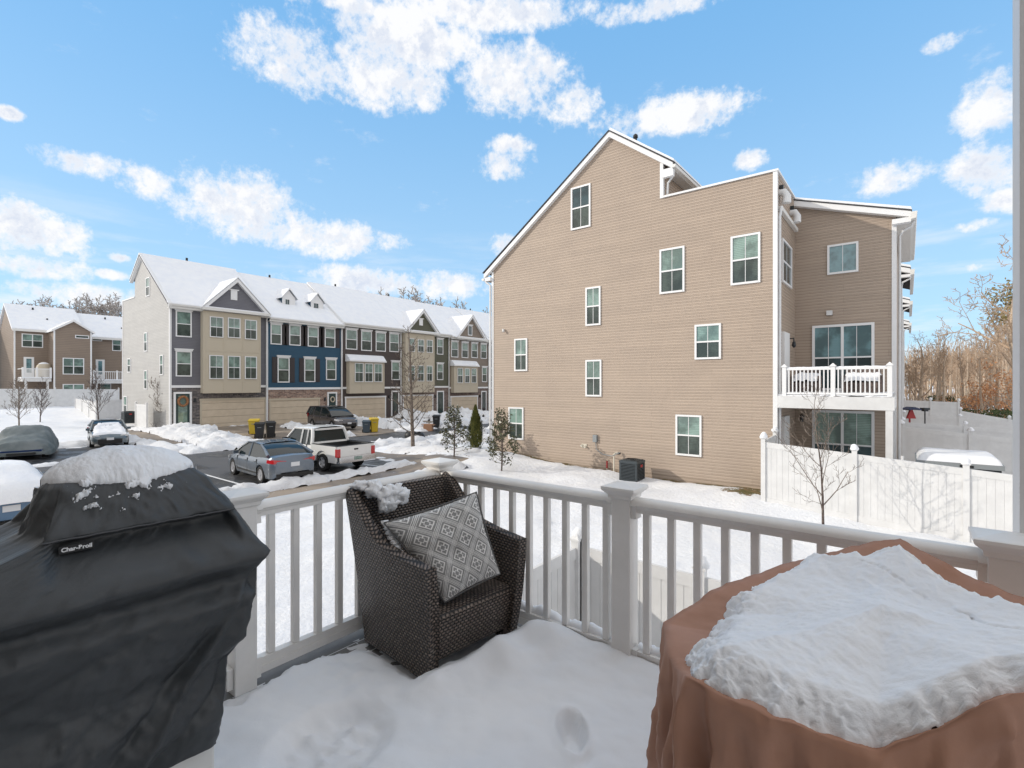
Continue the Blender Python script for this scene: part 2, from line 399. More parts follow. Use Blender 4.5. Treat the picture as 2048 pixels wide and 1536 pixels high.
    def build_one(s, name, mats, parent=None, smooth=None, recalc=True, org=None):
        og = g_(parent) if parent else (org or Vector((0, 0, 0)))
        o = bpy.data.objects.new(name, s.mesh(name, mats, og, smooth, recalc)); C.objects.link(o)
        if parent: o.parent = parent
        else: o.location = og
        WO[o.name] = og
        return o

def thing(name, label, cat, loc=(0, 0, 0), group=None):
    o = bpy.data.objects.new(name, None); C.objects.link(o); o.location = loc; WO[o.name] = Vector(loc)
    o.empty_display_size = .2
    return tag(o, label, cat, group)
def tag(o, label, cat, group=None, kind=None):
    if label: o['label'] = label
    if cat: o['category'] = cat
    if group: o['group'] = group
    if kind: o['kind'] = kind
    return o
def copy_tree(o, parent=None):
    c = o.copy(); C.objects.link(c)
    if parent: c.parent = parent
    for ch in list(o.children): copy_tree(ch, c)
    return c

def frame(origin, u, n):
    o = Vector(origin); u = Vector(u); n = Vector(n)
    return lambda a, b, c=0.0: (o.x + u.x * a + n.x * c, o.y + u.y * a + n.y * c, o.z + b)
def FY(Y): return frame((0, Y, 0), (1, 0, 0), (0, -1, 0))        # wall facing -Y, a = x, b = z
def FX(X): return frame((X, 0, 0), (0, 1, 0), (1, 0, 0))         # wall facing +X, a = y, b = z
def pxY(Y, x0, y0, x1, y1):
    p = onY((x0 + x1) / 2, y0, Y); q = onY((x0 + x1) / 2, y1, Y)
    return onY(x0, y0, Y).x, onY(x1, y0, Y).x, q.z, p.z
def pxX(X, x0, y0, x1, y1):
    p = onX((x0 + x1) / 2, y0, X); q = onX((x0 + x1) / 2, y1, X)
    return onX(x0, y0, X).y, onX(x1, y0, X).y, q.z, p.z

def fbm(x, y, z=0.0, o=4):
    return noise.fractal(Vector((x, y, z)), .55, 2.1, o)

# ------------------------------------------------------------------ terrain
GP = [(-16, 18.9, -1.72), (-3.5, 18.9, -2.10), (1.45, 17.2, -2.5), (-3.9, 6.6, -2.8), (2, 8, -2.85), (-8, 8, -2.6), (-12, 12, -2.25), (-9, 15, -2.1), (-19, 9, -2.2), (-19, 2, -2.3), (-27, 5, -2.2),
      (-27, 20, -2.15), (-42, 16, -1.86), (-42, 35, -1.98), (-42, 48, -2.05), (-34, 25, -2.08), (-34, 8, -2.12), (-50, 8, -2.05), (-60, 10, -1.9), (-70, 12, -1.0), (-79, 15, -.8), (-84, 40, -.8), (-70, 40, -1.3),
      (0, 26, -2.3), (5, 33, -2.2), (5, 48, -2.0), (8, 80, -1.9), (30, 60, -2.0), (0, -5, -2.9), (-12, -8, -2.7), (-40, -20, -2.1), (-100, 0, 0), (-120, 60, 2.0), (-20, 60, -2.0), (-16, 26, -1.9), (-22, 14, -2.15), (20, 10, -3.2), (-6, 13, -2.4), (-2, 14, -2.6)]
GX = np.array([p[0] for p in GP]); GY = np.array([p[1] for p in GP]); GZ = np.array([p[2] for p in GP])
def g(x, y):
    d2 = (GX - x) ** 2 + (GY - y) ** 2 + 2.0
    ww = d2 ** -1.7
    return float((ww * GZ).sum() / ww.sum())

XR = -42.5; UW = 7.13; UY = [13.3 + UW * i for i in range(8)]
PAVE = [(-30, -24.3, -14, 95), (-24.3, -18.0, -4, 14.9), (-37, -30, 1.5, 10.2)]
WALK = [(-17.35, -15.6, -9, 16.2), (-24.3, -15.6, 15.1, 16.5), (-47.5, -34.5, 10.5, 11.9)]
GAR = []      # driveways, filled from the garages' edges
for a, b in ((403, 529), (540, 637), (692, 769.6), (807, 864.5), (902, 954), (984, 1010)):
    GAR.append((onX(a, 850, XR).y - .1, onX(b, 850, XR).y + .25))
DRV = [(XR, -30, a, b) for a, b in GAR]
def inrect(x, y, rs, e=.0):
    return any(r[0] - e <= x <= r[1] + e and r[2] - e <= y <= r[3] + e for r in rs)
def paved(x, y):
    q = .35 * fbm(x * .7, y * .7, 3.1); k = .35 * fbm(x * .7, y * .7, 9.7)
    return inrect(x + q, y + k, PAVE + WALK + DRV)

def build_ground():
    xs = np.concatenate([[-900, -500, -300, -200, -150, -120, -100], np.arange(-90, -48, 1.0), np.arange(-48, -15, .34), np.arange(-15, 3, .22), np.arange(3, 30, 1.5), [35, 45, 60, 90, 150, 300, 600, 900]])
    ys = np.concatenate([[-900, -400, -150, -60, -30, -20], np.arange(-12, 0, 1.0), np.arange(0, 32, .34), np.arange(32, 60, .7), np.arange(60, 100, 3), [110, 130, 170, 250, 500, 900]])
    mb = MB(); bare = []
    for x in xs:
        for y in ys:
            x = float(x); y = float(y); z = g(x, y)
            pv = paved(x, y)
            if pv: z -= .10; bare.append(0)
            else:
                z += .09 * fbm(x * .35, y * .35) + .045 * fbm(x * 1.7, y * 1.7) + .02 * fbm(x * 4, y * 4) + .03
                tr = math.exp(-((x + 3.0 + (y - 4) * .62 + .5 * sin(y)) / .8) ** 2) * (1 if 1 < y < 16 else 0); z += tr * (.16 * fbm(x * 2.6, y * 2.6, 4) - .05)
                bb = 0.0
                if -21.9 < x < -15.2 and 16.4 < y < 17.0: bb = .5
                d = (x + 4.1) ** 2 + ((y - 17.9) * 1.6) ** 2
                bb = max(bb, .95 - d * .55)
                if 18.55 < y < 19.2 and -16.2 < x < -3.4: bb = .75; z -= .07
                bare.append(bb)
            mb.v.append((x, y, z))
    nu, nv = len(xs), len(ys)
    for i in range(nu - 1):
        for j in range(nv - 1):
            mb.f.append((i * nv + j, (i + 1) * nv + j, (i + 1) * nv + j + 1, i * nv + j + 1)); mb.mi.append(0)
    o = mb.build('ground', 'snow_ground', smooth=180, recalc=False); tag(o, None, None, kind='structure')
    a = o.data.attributes.new('bare', 'FLOAT', 'POINT'); a.data.foreach_set('value', bare)
    # paved sheets follow the ground
    def sheet(name, rects, m, dz, step=.5):
        mb = MB()
        for (x0, x1, y0, y1) in rects:
            nx = max(2, int((x1 - x0) / step) + 1); ny = max(2, int((y1 - y0) / (step * 2)) + 1)
            P = [(x0 + (x1 - x0) * i / (nx - 1), y0 + (y1 - y0) * j / (ny - 1)) for i in range(nx) for j in range(ny)]
            mb.grid([(x, y, g(x, y) + dz) for x, y in P], nx, ny)
        tag(mb.build(name, m, smooth=180, recalc=False), None, None, kind='structure')
    sheet('road', [(-30, -24.3, -14, 95)], 'asphalt', -.012)
    sheet('parking_lot', [(-24.3, -17.7, -4, 15.0), (-37.4, -30, 1.0, 10.2)], 'asphalt', -.008)
    sheet('sidewalk', [(-17.7, -15.3, -9, 16.6), (-24.3, -17.7, 15.0, 16.6), (-48, -37.4, 10.2, 12.1), (-37.4, -34.2, 10.2, 12.1)], 'concrete', -.004)
    sheet('driveway', [(XR + .02, -30, a - .2, b + .2) for a, b in GAR], 'concrete', 0.0)
    mb = MB()
    for y in (0.2, 2.9, 5.6, 8.3, 11.0, 13.7):
        P = []
        for i in range(9):
            x = -23.8 + i * .68
            for dy in (-.055, .055): P.append((x, y + dy, g(x, y) + .0))
        mb.grid(P, 9, 2)
    tag(mb.build('parking_lines', 'white_trim', recalc=False), None, None, kind='structure')
build_ground()

def banks():
    # ploughed snow: ridges along the kerbs, drives and parking rows
    L = [  # x0,y0,x1,y1,width,height
        (-17.75, -3, -17.75, 7.6, .9, .38), (-17.8, 7.6, -17.7, 10.4, .9, .42), (-17.7, 10.6, -17.6, 14.6, .8, .30), (-15.2, -4, -15.1, 15.2, .9, .32),
        (-18.2, 10.7, -21.5, 10.9, .6, .22), (-20.5, 14.6, -24.0, 14.8, .7, .3),
        (-24.4, 17.6, -24.2, 21.6, 1.6, .5), (-21.6, 17.3, -16.2, 17.4, 1.0, .35), (-24, 22.5, -24.3, 30, 1.7, .6), (-24, 30, -24.5, 48, 1.8, .6), (-22, 18.5, -19, 24, 2.6, .45),
        (-30.3, 10.6, -30.2, 14.2, 1.5, .55), (-31, 9.9, -36.5, 9.9, 1.0, .45), (-31.5, 12.9, -41.5, 13.4, 2.4, .75), (-31, 13.2, -33, 13.4, 2.2, .65), (-30.8, 20.2, -39, 20.5, 1.1, .55),
        (-30.6, 26.2, -41, 27.2, 1.9, .8), (-30.2, 25.8, -32.5, 28.0, 2.2, .85), (-31, 33.8, -41, 34.3, 2.2, .95), (-30.6, 29.2, -31, 34.6, 2.0, .8), (-31, 40.6, -41, 41.2, 2.2, .95), (-30.8, 36.6, -31, 47, 2.2, .95),
        (-31, 48, -40, 48.6, 2.2, 1.0), (-31.2, 1.0, -37, 1.2, 1.0, .4), (-30.6, 3, -30.6, 9.4, .8, .16), (-38, 1, -38.4, 9.8, 1.6, .4), (-29.4, -6, -29.6, 1.2, 1.0, .35), (-37, 12.2, -42, 12.4, 1.1, .5), (-46, 12.3, -42.5, 12.4, 1.0, .3)]
    mb = MB()
    for (x0, y0, x1, y1, wd, h) in L:
        Ln = sqrt((x1 - x0) ** 2 + (y1 - y0) ** 2); step = .16 if max(x0, x1) > -33 else .24
        nu = max(4, int((Ln + wd) / step)); nv = max(6, int(wd * 1.3 / step))
        ux, uy = (x1 - x0) / Ln, (y1 - y0) / Ln; P = []
        for i in range(nu):
            s = -wd / 2 + (Ln + wd) * i / (nu - 1)
            for j in range(nv):
                t = (j / (nv - 1) - .5) * 2
                en = min(1, max(0, (s + wd / 2) / wd)) * min(1, max(0, (Ln + wd / 2 - s) / wd))
                x = x0 + ux * s - uy * t * wd * .65; y = y0 + uy * s + ux * t * wd * .65
                wv = .75 + .55 * fbm(x * .9, y * .9, 1.3)
                p = max(0, 1 - (abs(t) * (1.0 + .35 * fbm(x * 1.3, y * 1.3, 5.0))) ** 2.2) * min(1, en * 2.4) ** .7
                z = .82 * h * p * wv + (.10 * h + .03) * fbm(x * 4, y * 4, 2.0) * min(1, p * 3) + .05 * fbm(x * 9, y * 9, 4.0) * min(1, p * 4)
                P.append((x, y, g(x, y) + z - .13 * (1 - min(1, p * 4))))
        mb.grid(P, nu, nv)
    tag(mb.build('ploughed_snow', 'snow_dirty', smooth=180, recalc=False), 'ragged grey-white ploughed snow ridges along kerbs, drives and parking rows', 'ploughed snow', kind='stuff')
banks()
# ------------------------------------------------------------------ windows, doors, gutters
def window(parent, fr, box, cols=1, trim=.07, crown=0.0, panes=('pane_upper', 'pane_lower'), grid=True, c=.0, split=True, fname='window', dp=.055):
    a0, a1, b0, b1 = box
    if a0 > a1: a0, a1 = a1, a0
    f = MB()
    f.fbox(fr, a0, a0 + trim, b0, b1, c, c + dp); f.fbox(fr, a1 - trim, a1, b0, b1, c, c + dp)
    f.fbox(fr, a0 + trim, a1 - trim, b1 - trim, b1, c, c + dp - .002); f.fbox(fr, a0 + trim, a1 - trim, b0, b0 + trim, c, c + dp + .01)
    if crown: f.fbox(fr, a0 - .06, a1 + .06, b1 + .0, b1 + crown, c, c + dp + .05); f.fbox(fr, a0 - .10, a1 + .10, b1 + crown, b1 + crown + .05, c, c + dp + .09)
    p = MB(); bm = (b0 + b1) / 2
    cw = (a1 - a0 - 2 * trim) / cols
    for i in range(cols):
        x0 = a0 + trim + cw * i; x1 = x0 + cw
        if i: f.fbox(fr, x0 - .045, x0 + .045, b0 + trim, b1 - trim, c, c + dp - .004)
        if split: f.fbox(fr, x0, x1, bm - .028, bm + .028, c, c + dp - .008)
        if grid: f.fbox(fr, (x0 + x1) / 2 - .009, (x0 + x1) / 2 + .009, b0 + trim, b1 - trim, c, c + .022)
        if split:
            p.fbox(fr, x0, x1, bm, b1 - trim * .5, c - .02, c + .016, 0); p.fbox(fr, x0, x1, b0 + trim * .5, bm, c - .02, c + .012, 1)
        else: p.fbox(fr, x0, x1, b0 + trim * .5, b1 - trim * .5, c - .02, c + .014, 0)
    o = f.build(fname, 'white_trim', parent, recalc=True)
    p.build('pane', list(panes), o)
    return o

def lap_wall(mb, fr, z0, z1, interval, expo=.114, depth=.013, c=0.0):
    z = z0
    while z < z1 - 1e-4:
        zt = min(z + expo, z1); l0 = interval(z); l1 = interval(zt)
        if l0 and l1:
            a0, a1 = l0; e0, e1 = l1
            mb.poly([fr(a0, z, c + depth), fr(a1, z, c + depth), fr(e1, zt, c), fr(e0, zt, c)])
            mb.poly([fr(a0, z, c), fr(a1, z, c), fr(a1, z, c + depth), fr(a0, z, c + depth)])
        z = zt

def interp(tab):
    def f(x):
        if x <= tab[0][0]: return tab[0][1]
        for (x0, y0), (x1, y1) in zip(tab, tab[1:]):
            if x <= x1: return y0 + (y1 - y0) * (x - x0) / max(1e-9, x1 - x0)
        return tab[-1][1]
    return f

# ------------------------------------------------------------------ the big tan end house
HY = 18.9
def snap(z, z0=-2.0, e=.114): return z0 + round((z - z0) / e) * e
HX0, HXP, HXS, HX1 = -16.15, -9.68, -7.45, -3.49      # front corner, ridge, step, rear corner
ZE, ZP, ZS, ZW = snap(7.28), 11.85, snap(10.15), snap(8.67)
def big_house():
    t = thing('townhouse', 'large tan-sided end house whose tall gable wall fills the right half', 'house', (-9, 19, -1.9))
    fr = FY(HY)
    def iv(z):
        if z <= ZE: return (HX0, HX1)
        l = HX0 + (HXP - HX0) * (z - ZE) / (ZP - ZE)
        if z <= ZW: return (l, HX1)
        if z <= ZS: return (l, HXS)
        return (l, HXP + (HXS - HXP) * (ZP - z) / (ZP - ZS)) if z < ZP else (HXP, HXP + .01)
    wl = MB(); zb = -2.0
    lap_wall(wl, fr, zb, ZE, iv); lap_wall(wl, fr, ZE, ZW, iv); lap_wall(wl, fr, ZW, ZS, iv); lap_wall(wl, fr, ZS, ZP, iv)
    # solid mass behind the siding
    core = [(HX0, zb - 1), (HX1, zb - 1), (HX1, ZW), (HXS, ZW), (HXS, ZS), (HXP, ZP), (HX0, ZE)]
    wl.prism(fr, core, -.005, -.30)
    wl.build('gable_wall', 'siding_tan', t, recalc=False)
    fd = MB(); fd.fbox(fr, HX0 + .05, HX1 - .02, -3.2, -1.99, -.29, -.03); fd.build('foundation', 'block', t)
    # recess side wall (faces +X) and rear wing wall (faces -Y)
    sw = MB(); fx = FX(HX1); lap_wall(sw, fx, -2.0 - .114 * 4, ZW, lambda z: (HY, 22.5)); sw.fbox(fx, HY, 30, -3, ZW, -.3, -.005)
    sw.build('recess_wall', 'siding_tan', t, recalc=False)
    ww = MB(); f2 = FY(22.5); WX1 = -.33
    def iw(z): return (HX1, WX1) if z <= 7.52 else (HX1, HX1 + (8.55 - z) / (8.55 - 7.52) * (WX1 - HX1))
    lap_wall(ww, f2, -2.0 - .114 * 4, snap(7.50), iw); lap_wall(ww, f2, snap(7.50), 8.55, iw)
    ww.prism(f2, [(HX1, -3), (WX1, -3), (WX1, 7.52), (HX1, 8.55)], -.005, -7.1)
    ww.build('rear_wing_wall', 'siding_tan', t, recalc=False)
    # long front wall facing the street, body of the row behind
    bd = MB(); bd.box(HX0, HXS, HY + .3, HY + 7.2, -3, ZE - .1); bd.box(HXS, HX1 - .3, HY + .3, HY + 7.2, -3, ZW - .4)
    bd.prism(fr, [(HX0, ZE - .1), (HXS, ZE - .1), (HXS, ZS - .1), (HXP, ZP - .15)], -.3, -7.2)
    bd.build('body', 'siding_tan', t, recalc=False)
    # corner boards
    cb = MB()
    cb.fbox(fr, HX1 - .10, HX1 + .035, -2.1, ZW, .0, .04); cb.box(HX1 + .013, HX1 + .035, HY, HY + .10, -2.1, ZW)
    cb.fbox(fr, HX0 - .03, HX0 + .09, -2.0, ZE - .2, 0, .035); cb.fbox(f2, WX1 - .11, WX1 + .03, -2.4, 7.25, 0, .04)
    cb.box(HXS - .11, HXS + .02, HY - .035, HY + .1, ZW, ZS - .1)
    cb.build('corner_board', 'white_trim', t)
    # parapet cap, rake boards, gutter returns
    tr = MB()
    tr.fbox(fr, HXS + .02, HX1 + .07, ZW, ZW + .07, -.35, .07); tr.box(HX1 - .25, HX1 + .07, HY + .36, 22.5, ZW, ZW + .068)
    tr.build('parapet_cap', 'white_trim', t)
    rk = MB()
    def rake(x0, z0, x1, z1, wd, c0, c1): rk.prism(fr, [(x0, z0 - wd), (x1, z1 - wd), (x1, z1), (x0, z0)], c0, c1)
    rake(HX0 - .42, ZE - .27 + .02, HXP, ZP + .09, .22, 0, .18); rake(HXP, ZP + .09, HXS + .45, ZS - .27, .22, 0, .18)
    rk.fbox(fr, HXS + .02, HXS + .45, ZS - .75, ZS - .44, 0, .16)
    rk.fbox(fr, HX0 - .42, HX0 - .02, ZE - .62, ZE - .45, 0, .16)
    rk.build('rake_board', 'white_trim', t)
    rf = MB()
    rf.prism(fr, [(HX0 - .45, ZE - .23), (HXP, ZP + .09), (HXS + .5, ZS - .29), (HXS + .5, ZS - .24), (HXP, ZP + .135), (HX0 - .5, ZE - .205)], -7.3, .22)
    rf.cur = 1
    rf.prism(fr, [(HXP + .02, ZP + .14), (HXS + .5, ZS - .235), (HXS + .48, ZS - .13), (HXP + .05, ZP + .23)], -7.3, .19)
    r = rf.build('roof', ['shingle', 'snow'], t)
    vp = MB(); p0 = Vector(onY(1271, 280, HY + 1.5)); vp.tube([p0 - Vector((0, 0, .4)), p0 + Vector((0, 0, .12))], .07, 10); vp.tube([p0 + Vector((0, 0, .1)), p0 + Vector((0, 0, .2)), p0 + Vector((0, 0, .26))], [.11, .10, .04], 10)
    vp.build('vent_pipe', 'black', r)
    sf = MB(); sf.box(HXS + .02, HXS + .42, HY, HY + 7.2, ZS - .50, ZS - .44)
    sf.build('soffit', 'soffit', t)
    up = MB(); fs = FX(HXS); up.box(HXS - .25, HXS - .003, HY + .3, HY + 7.2, ZW - .5, ZS - .45); lap_wall(up, fs, ZW, ZS - .45, lambda z: (HY + .1, HY + 7.2)); up.build('loft_wall', 'siding_tan', t, recalc=False)
    window(t, fs, (HY + 2.2, HY + 3.6, ZW + .2, ZW + 1.1), cols=1, split=False, c=.015)
    gu = MB()
    def gutter(x, y0, y1, z, sgn): gu.prism(frame((0, 0, 0), (1, 0, 0), (0, 1, 0)), [(x, z), (x + sgn * .13, z + .02), (x + sgn * .15, z + .12), (x, z + .12)], y0, y1)
    gutter(HXS + .42, HY - .2, HY + 7.2, ZS - .48, 1); gutter(HX0 - .40, HY - .2, HY + 7.2, ZE - .60, -1)
    gu.build('gutter', 'fascia', t)
    dn = MB()
    dn.tube([(HXS + .45, HY - .1, ZS - .5), (HXS + .42, HY - .02, ZS - .7), (HXS + .15, HY + .12, ZS - .9), (HXS + .12, HY + .12, ZW + .05)], .045, 8)
    dn.tube([(HX0 - .42, HY - .1, ZE - .55), (HX0 - .3, HY - .1, ZE - .7), (HX0 - .08, HY - .08, ZE - .85), (HX0 - .08, HY - .08, -1.6)], .05, 8)
    dn.tube([(HX1 + .13, HY + .18, 7.55), (HX1 + .08, HY + .14, 7.2), (HX1 + .08, HY + .13, -1.5)], .045, 8)
    dn.tube([(.18, 22.45, 7.2), (.12, 22.5, 7.05), (-.12, 22.62, 6.95), (-.22, 22.7, 6.8), (-.24, 22.6, -2.2)], .045, 8)
    dn.build('downspout', 'vinyl', t, smooth=60)
    # gutter + roof vents on the recess side
    rg = MB(); rg.box(HX1 + .015, HX1 + .14, HY + .2, 22.3, 7.45, 7.58); rg.build('recess_gutter', 'fascia', t)
    for y, z in ((19.35, 8.0), (21.4, 7.85)):
        hv = MB(); hv.tube([(HX1 - .02, y, z + .12), (HX1 + .16, y, z + .1), (HX1 + .24, y, z - .05), (HX1 + .22, y, z - .28)], [.12, .13, .13, .15], 12)
        hv.cur = 1; hv.box(HX1 + .02, HX1 + .14, y - .06, y + .04, z + .2, z + .36)
        hv.build('exhaust_hood', ['vinyl', 'dark_metal'], t, smooth=60)
    # wing roof
    wr = MB()
    wr.prism(f2, [(HX1 + .0, 8.68), (.12, 7.50), (.12, 7.55), (HX1, 8.73)], -7.2, .32); wr.cur = 1
    wr.prism(f2, [(HX1 + .0, 8.735), (.13, 7.555), (.10, 7.66), (HX1, 8.81)], -7.2, .30)
    w2 = wr.build('wing_roof', ['shingle', 'snow'], t)
    wk = MB(); wk.prism(f2, [(HX1, 8.47), (.10, 7.30), (.10, 7.50), (HX1, 8.675)], .018, .30); wk.fbox(f2, WX1 - .1, .10, 7.14, 7.31, .018, .30); wk.build('wing_rake', 'white_trim', w2)
    ws = MB(); ws.box(WX1 + .01, .10, 22.5, 29.6, 7.16, 7.22); ws.prism(frame((0, 0, 0), (1, 0, 0), (0, 1, 0)), [(.10, 7.20), (.24, 7.22), (.27, 7.45), (.10, 7.45)], 22.1, 29.6); ws.build('wing_gutter', 'fascia', w2)
    # windows on the gable
    for (x0, x1, z0, z1) in ((-11.59, -10.62, 8.23, 10.08), (-10.86, -10.14, 3.99, 5.63), (-14.74, -13.98, 2.11, 3.65), (-7.57, -6.60, 4.99, 6.72), (-4.95, -3.98, 5.01, 6.75),
                             (-6.22, -5.28, 2.41, 3.70), (-10.86, -10.10, .97, 2.53), (-15.10, -14.20, -1.14, .39), (-6.94, -5.97, -1.2, .34)):
        dark = z0 > 8
        window(t, fr, (x0, x1, z0, z1), panes=('pane_bluedark', 'pane_lower') if dark else ('pane_upper', 'pane_lower'), c=.008)
    window(t, f2, (-2.4, -1.42, 5.66, 6.78), split=False, panes=('pane_blue', 'pane_blue'), c=.008)
    window(t, f2, (-2.9, -.94, 1.25, 3.75), cols=2, panes=('pane_blue', 'pane_bluedark'), c=.008, trim=.09)
    window(t, f2, (-2.9, -.94, -2.05, .50), cols=2, panes=('pane_upper', 'pane_bluedark'), c=.008, trim=.09)
    window(t, fx, (19.75, 21.5, 5.1, 6.65), cols=1, panes=('pane_bluedark', 'pane_bluedark'), c=.008)
    for z0 in (1.10, -2.1):
        d = MB(); d.fbox(fx, 19.75, 20.75, z0, z0 + 2.25 if z0 > 0 else .35, 0, .10); do = d.build('door', 'white_trim', t)
    # wall lamps, dryer vent, hose bib
    lm = MB(); p = onX(1585, 690, HX1 + .12); lm.tube([p + Vector((-.12, 0, .25)), p + Vector((.04, 0, .25)), p + Vector((.05, 0, .1))], .025, 8); lm.tube([p + Vector((.05, 0, .12)), p + Vector((.05, 0, -.02)), p + Vector((.05, 0, -.10))], [.05, .075, .03], 8); lm.build('wall_lamp', 'dark_metal', t)
    lm = MB(); p = onY(1604, 838, 22.45); lm.tube([p + Vector((0, 0, .18)), p + Vector((0, -.05, .1)), p + Vector((0, -.05, -.12))], [.03, .08, .05], 8); lm.build('wall_lamp', 'dark_metal', t)
    pv = onY(1660, 626, 22.5); v = MB(); v.box(pv.x - .1, pv.x + .09, 22.34, 22.47, pv.z - .09, pv.z + .08); v.build('dryer_vent', 'vinyl', t)
    pv = onY(1008, 660, HY); v = MB(); v.tube([(pv.x, HY, pv.z), (pv.x + .04, HY - .12, pv.z), (pv.x + .08, HY - .15, pv.z - .1)], [.05, .05, .06], 8); v.build('dryer_vent', 'vinyl', t)
    # balcony in the recess
    b = MB(); b.box(HX1 + .03, -.33, HY - .02, 22.48, 1.0, 1.10); b.build('balcony_floor', 'fascia', t)
    b = MB(); b.fbox(fr, HX1 + .04, -.30, .70, 1.10, -.10, .06); b.box(-.36, -.302, HY + .1, 22.5, .70, 1.0); b.build('balcony_fascia', 'vinyl', t)
    b = MB(); b.fbox(fr, -.52, -.34, -2.6, .70, -.10, .04); b.build('balcony_post', 'vinyl', t)
    xs = [(-3.26), (-1.87), (-.42)]
    for x in xs:
        b = MB(); b.fbox(fr, x - .06, x + .06, 1.1, 2.06, -.12, 0); b.fbox(fr, x - .085, x + .085, 2.06, 2.10, -.145, .025)
        b.hexa([fr(x - .07, 2.10, -.13), fr(x + .07, 2.10, -.13), fr(x + .07, 2.10, .01), fr(x - .07, 2.10, .01), fr(x - .01, 2.17, -.07), fr(x + .01, 2.17, -.07), fr(x + .01, 2.17, -.05), fr(x - .01, 2.17, -.05)])
        b.build('railing_post', 'white_trim', t)
    b = MB()
    for x0, x1 in ((-3.2, -1.93), (-1.81, -.48)):
        b.fbox(fr, x0, x1, 1.96, 2.02, -.09, -.03); b.fbox(fr, x0, x1, 1.16, 1.22, -.09, -.03)
    b.build('balcony_rail', 'white_trim', t)
    for x0, x1 in ((-3.2, -1.93), (-1.81, -.48)):
        n = 11
        for i in range(n):
            x = x0 + (x1 - x0) * (i + .7) / (n + .4); b = MB(); b.fbox(fr, x - .018, x + .018, 1.22, 1.96, -.078, -.042); b.build('baluster', 'white_trim', t)
    b = MB(); P = []
    nu, nv = 40, 24
    for i in range(nu):
        for j in range(nv):
            x = HX1 + .04 + (3.10) * i / (nu - 1); y = HY - .04 + 3.5 * j / (nv - 1)
            z = 1.11 + .10 * min(1, j / 2) + .04 * fbm(x * 3, y * 3) + (.05 * fbm(x * 8, y * 8, 2) if j > 1 else 0)
            P.append((x, y, z))
    b.grid(P, nu, nv)
    for x0, x1 in ((-3.2, -1.93), (-1.81, -.48)):
        pts = [fr(x0 + (x1 - x0) * i / 20, 2.03 + .012 * fbm(i * .7, x0), -.06) for i in range(21)]; b.tube(pts, .035, 6)
    b.build('balcony_snow', 'snow', t, smooth=180)
    return t
big = big_house()

# furniture under snow on that balcony
def patio_seat(x, y, wd, label, flip):
    t = thing('patio_chair', label, 'patio chair', (x, y, 1.2), 'snowed patio chairs on the balcony')
    b = MB(); b.box(x - wd / 2, x + wd / 2, y - .3, y + .3, 1.24, 1.55); s = -1 if flip else 1
    b.hexa([(x - wd / 2, y + .2, 1.5), (x + wd / 2, y + .2, 1.5), (x + wd / 2, y + .32, 1.5), (x - wd / 2, y + .32, 1.5), (x - wd / 2, y + .3, 1.98), (x + wd / 2, y + .3, 1.98), (x + wd / 2, y + .4, 1.98), (x - wd / 2, y + .4, 1.98)])
    b.box(x - wd / 2 - .06, x - wd / 2, y - .3, y + .3, 1.24, 1.78); b.box(x + wd / 2, x + wd / 2 + .06, y - .3, y + .3, 1.24, 1.78)
    b.build('seat_frame', 'bark_dark', t)
    b = MB(); P = []
    for i in range(16):
        for j in range(10):
            u, v = i / 15, j / 9; xx = x - wd / 2 - .05 + (wd + .1) * u; yy = y - .3 + .68 * v
            z = 1.58 + .14 * sin(pi * min(1, max(0, u))) ** .4 + .3 * max(0, v - .45) ** .7 + .05 * fbm(xx * 5, yy * 5) + .13 * abs(u - .5)
            if i in (0, 15) or j in (0, 9): z -= .12
            P.append((xx, yy, z))
    b.grid(P, 16, 10); b.build('snow_cover', 'snow', t, smooth=180)
patio_seat(-2.75, 19.9, .75, 'brown patio chair heaped with snow, left one on the tan house balcony', False)
patio_seat(-1.15, 19.8, .95, 'wide brown patio seat heaped with snow, right one on the tan house balcony', True)

# rear wings of the next houses in that row
def rear_unit(y0, y1, zt, label):
    t = thing('townhouse', label, 'house', (-5, y0, -2)); f2 = FY(y0)
    b = MB(); b.prism(f2, [(-16, -3), (-.33, -3), (-.33, zt), (-3.5, zt + 1.2), (-16, zt)], -.0, -(y1 - y0)); b.build('wall', 'siding_tan', t)
    b = MB(); b.prism(f2, [(-3.6, zt + 1.34), (.14, zt + .0), (.14, zt + .05), (-3.6, zt + 1.4)], -(y1 - y0), .3); b.cur = 1
    b.prism(f2, [(-3.6, zt + 1.404), (.15, zt + .054), (.12, zt + .18), (-3.6, zt + 1.5)], -(y1 - y0), .27); r = b.build('roof', ['shingle', 'snow'], t)
    b = MB(); b.prism(f2, [(-3.6, zt + 1.08), (.12, zt - .24), (.12, zt - .005), (-3.6, zt + 1.33)], .01, .29); b.fbox(f2, -.5, .12, zt - .42, zt - .28, .01, .28); b.build('rake_board', 'white_trim', r)
    b = MB(); b.prism(frame((0, 0, 0), (1, 0, 0), (0, 1, 0)), [(.12, zt - .33), (.27, zt - .31), (.30, zt - .06), (.12, zt - .06)], y0 - .3, y1); b.build('gutter', 'fascia', r)
    b = MB(); b.tube([(.14, y0 - .1, zt - .3), (.1, y0 - .1, zt - .5), (-.2, y0 - .06, zt - .65), (-.24, y0 + .1, zt - .8), (-.24, y0 + .1, -2.2)], .045, 6); b.build('downspout', 'vinyl', t)
    b = MB(); b.fbox(f2, -.46, -.30, -2.3, zt - .1, 0, .05); b.build('corner_board', 'white_trim', t)
rear_unit(33.2, 40.4, 7.45, 'second rear wing along the tan row, eave just right of the end house')
rear_unit(44.5, 52.0, 7.3, 'third rear wing along the tan row, eave seen below the second')
rear_unit(56.0, 64.0, 6.9, 'fourth rear wing along the tan row, smallest eave before the woods')

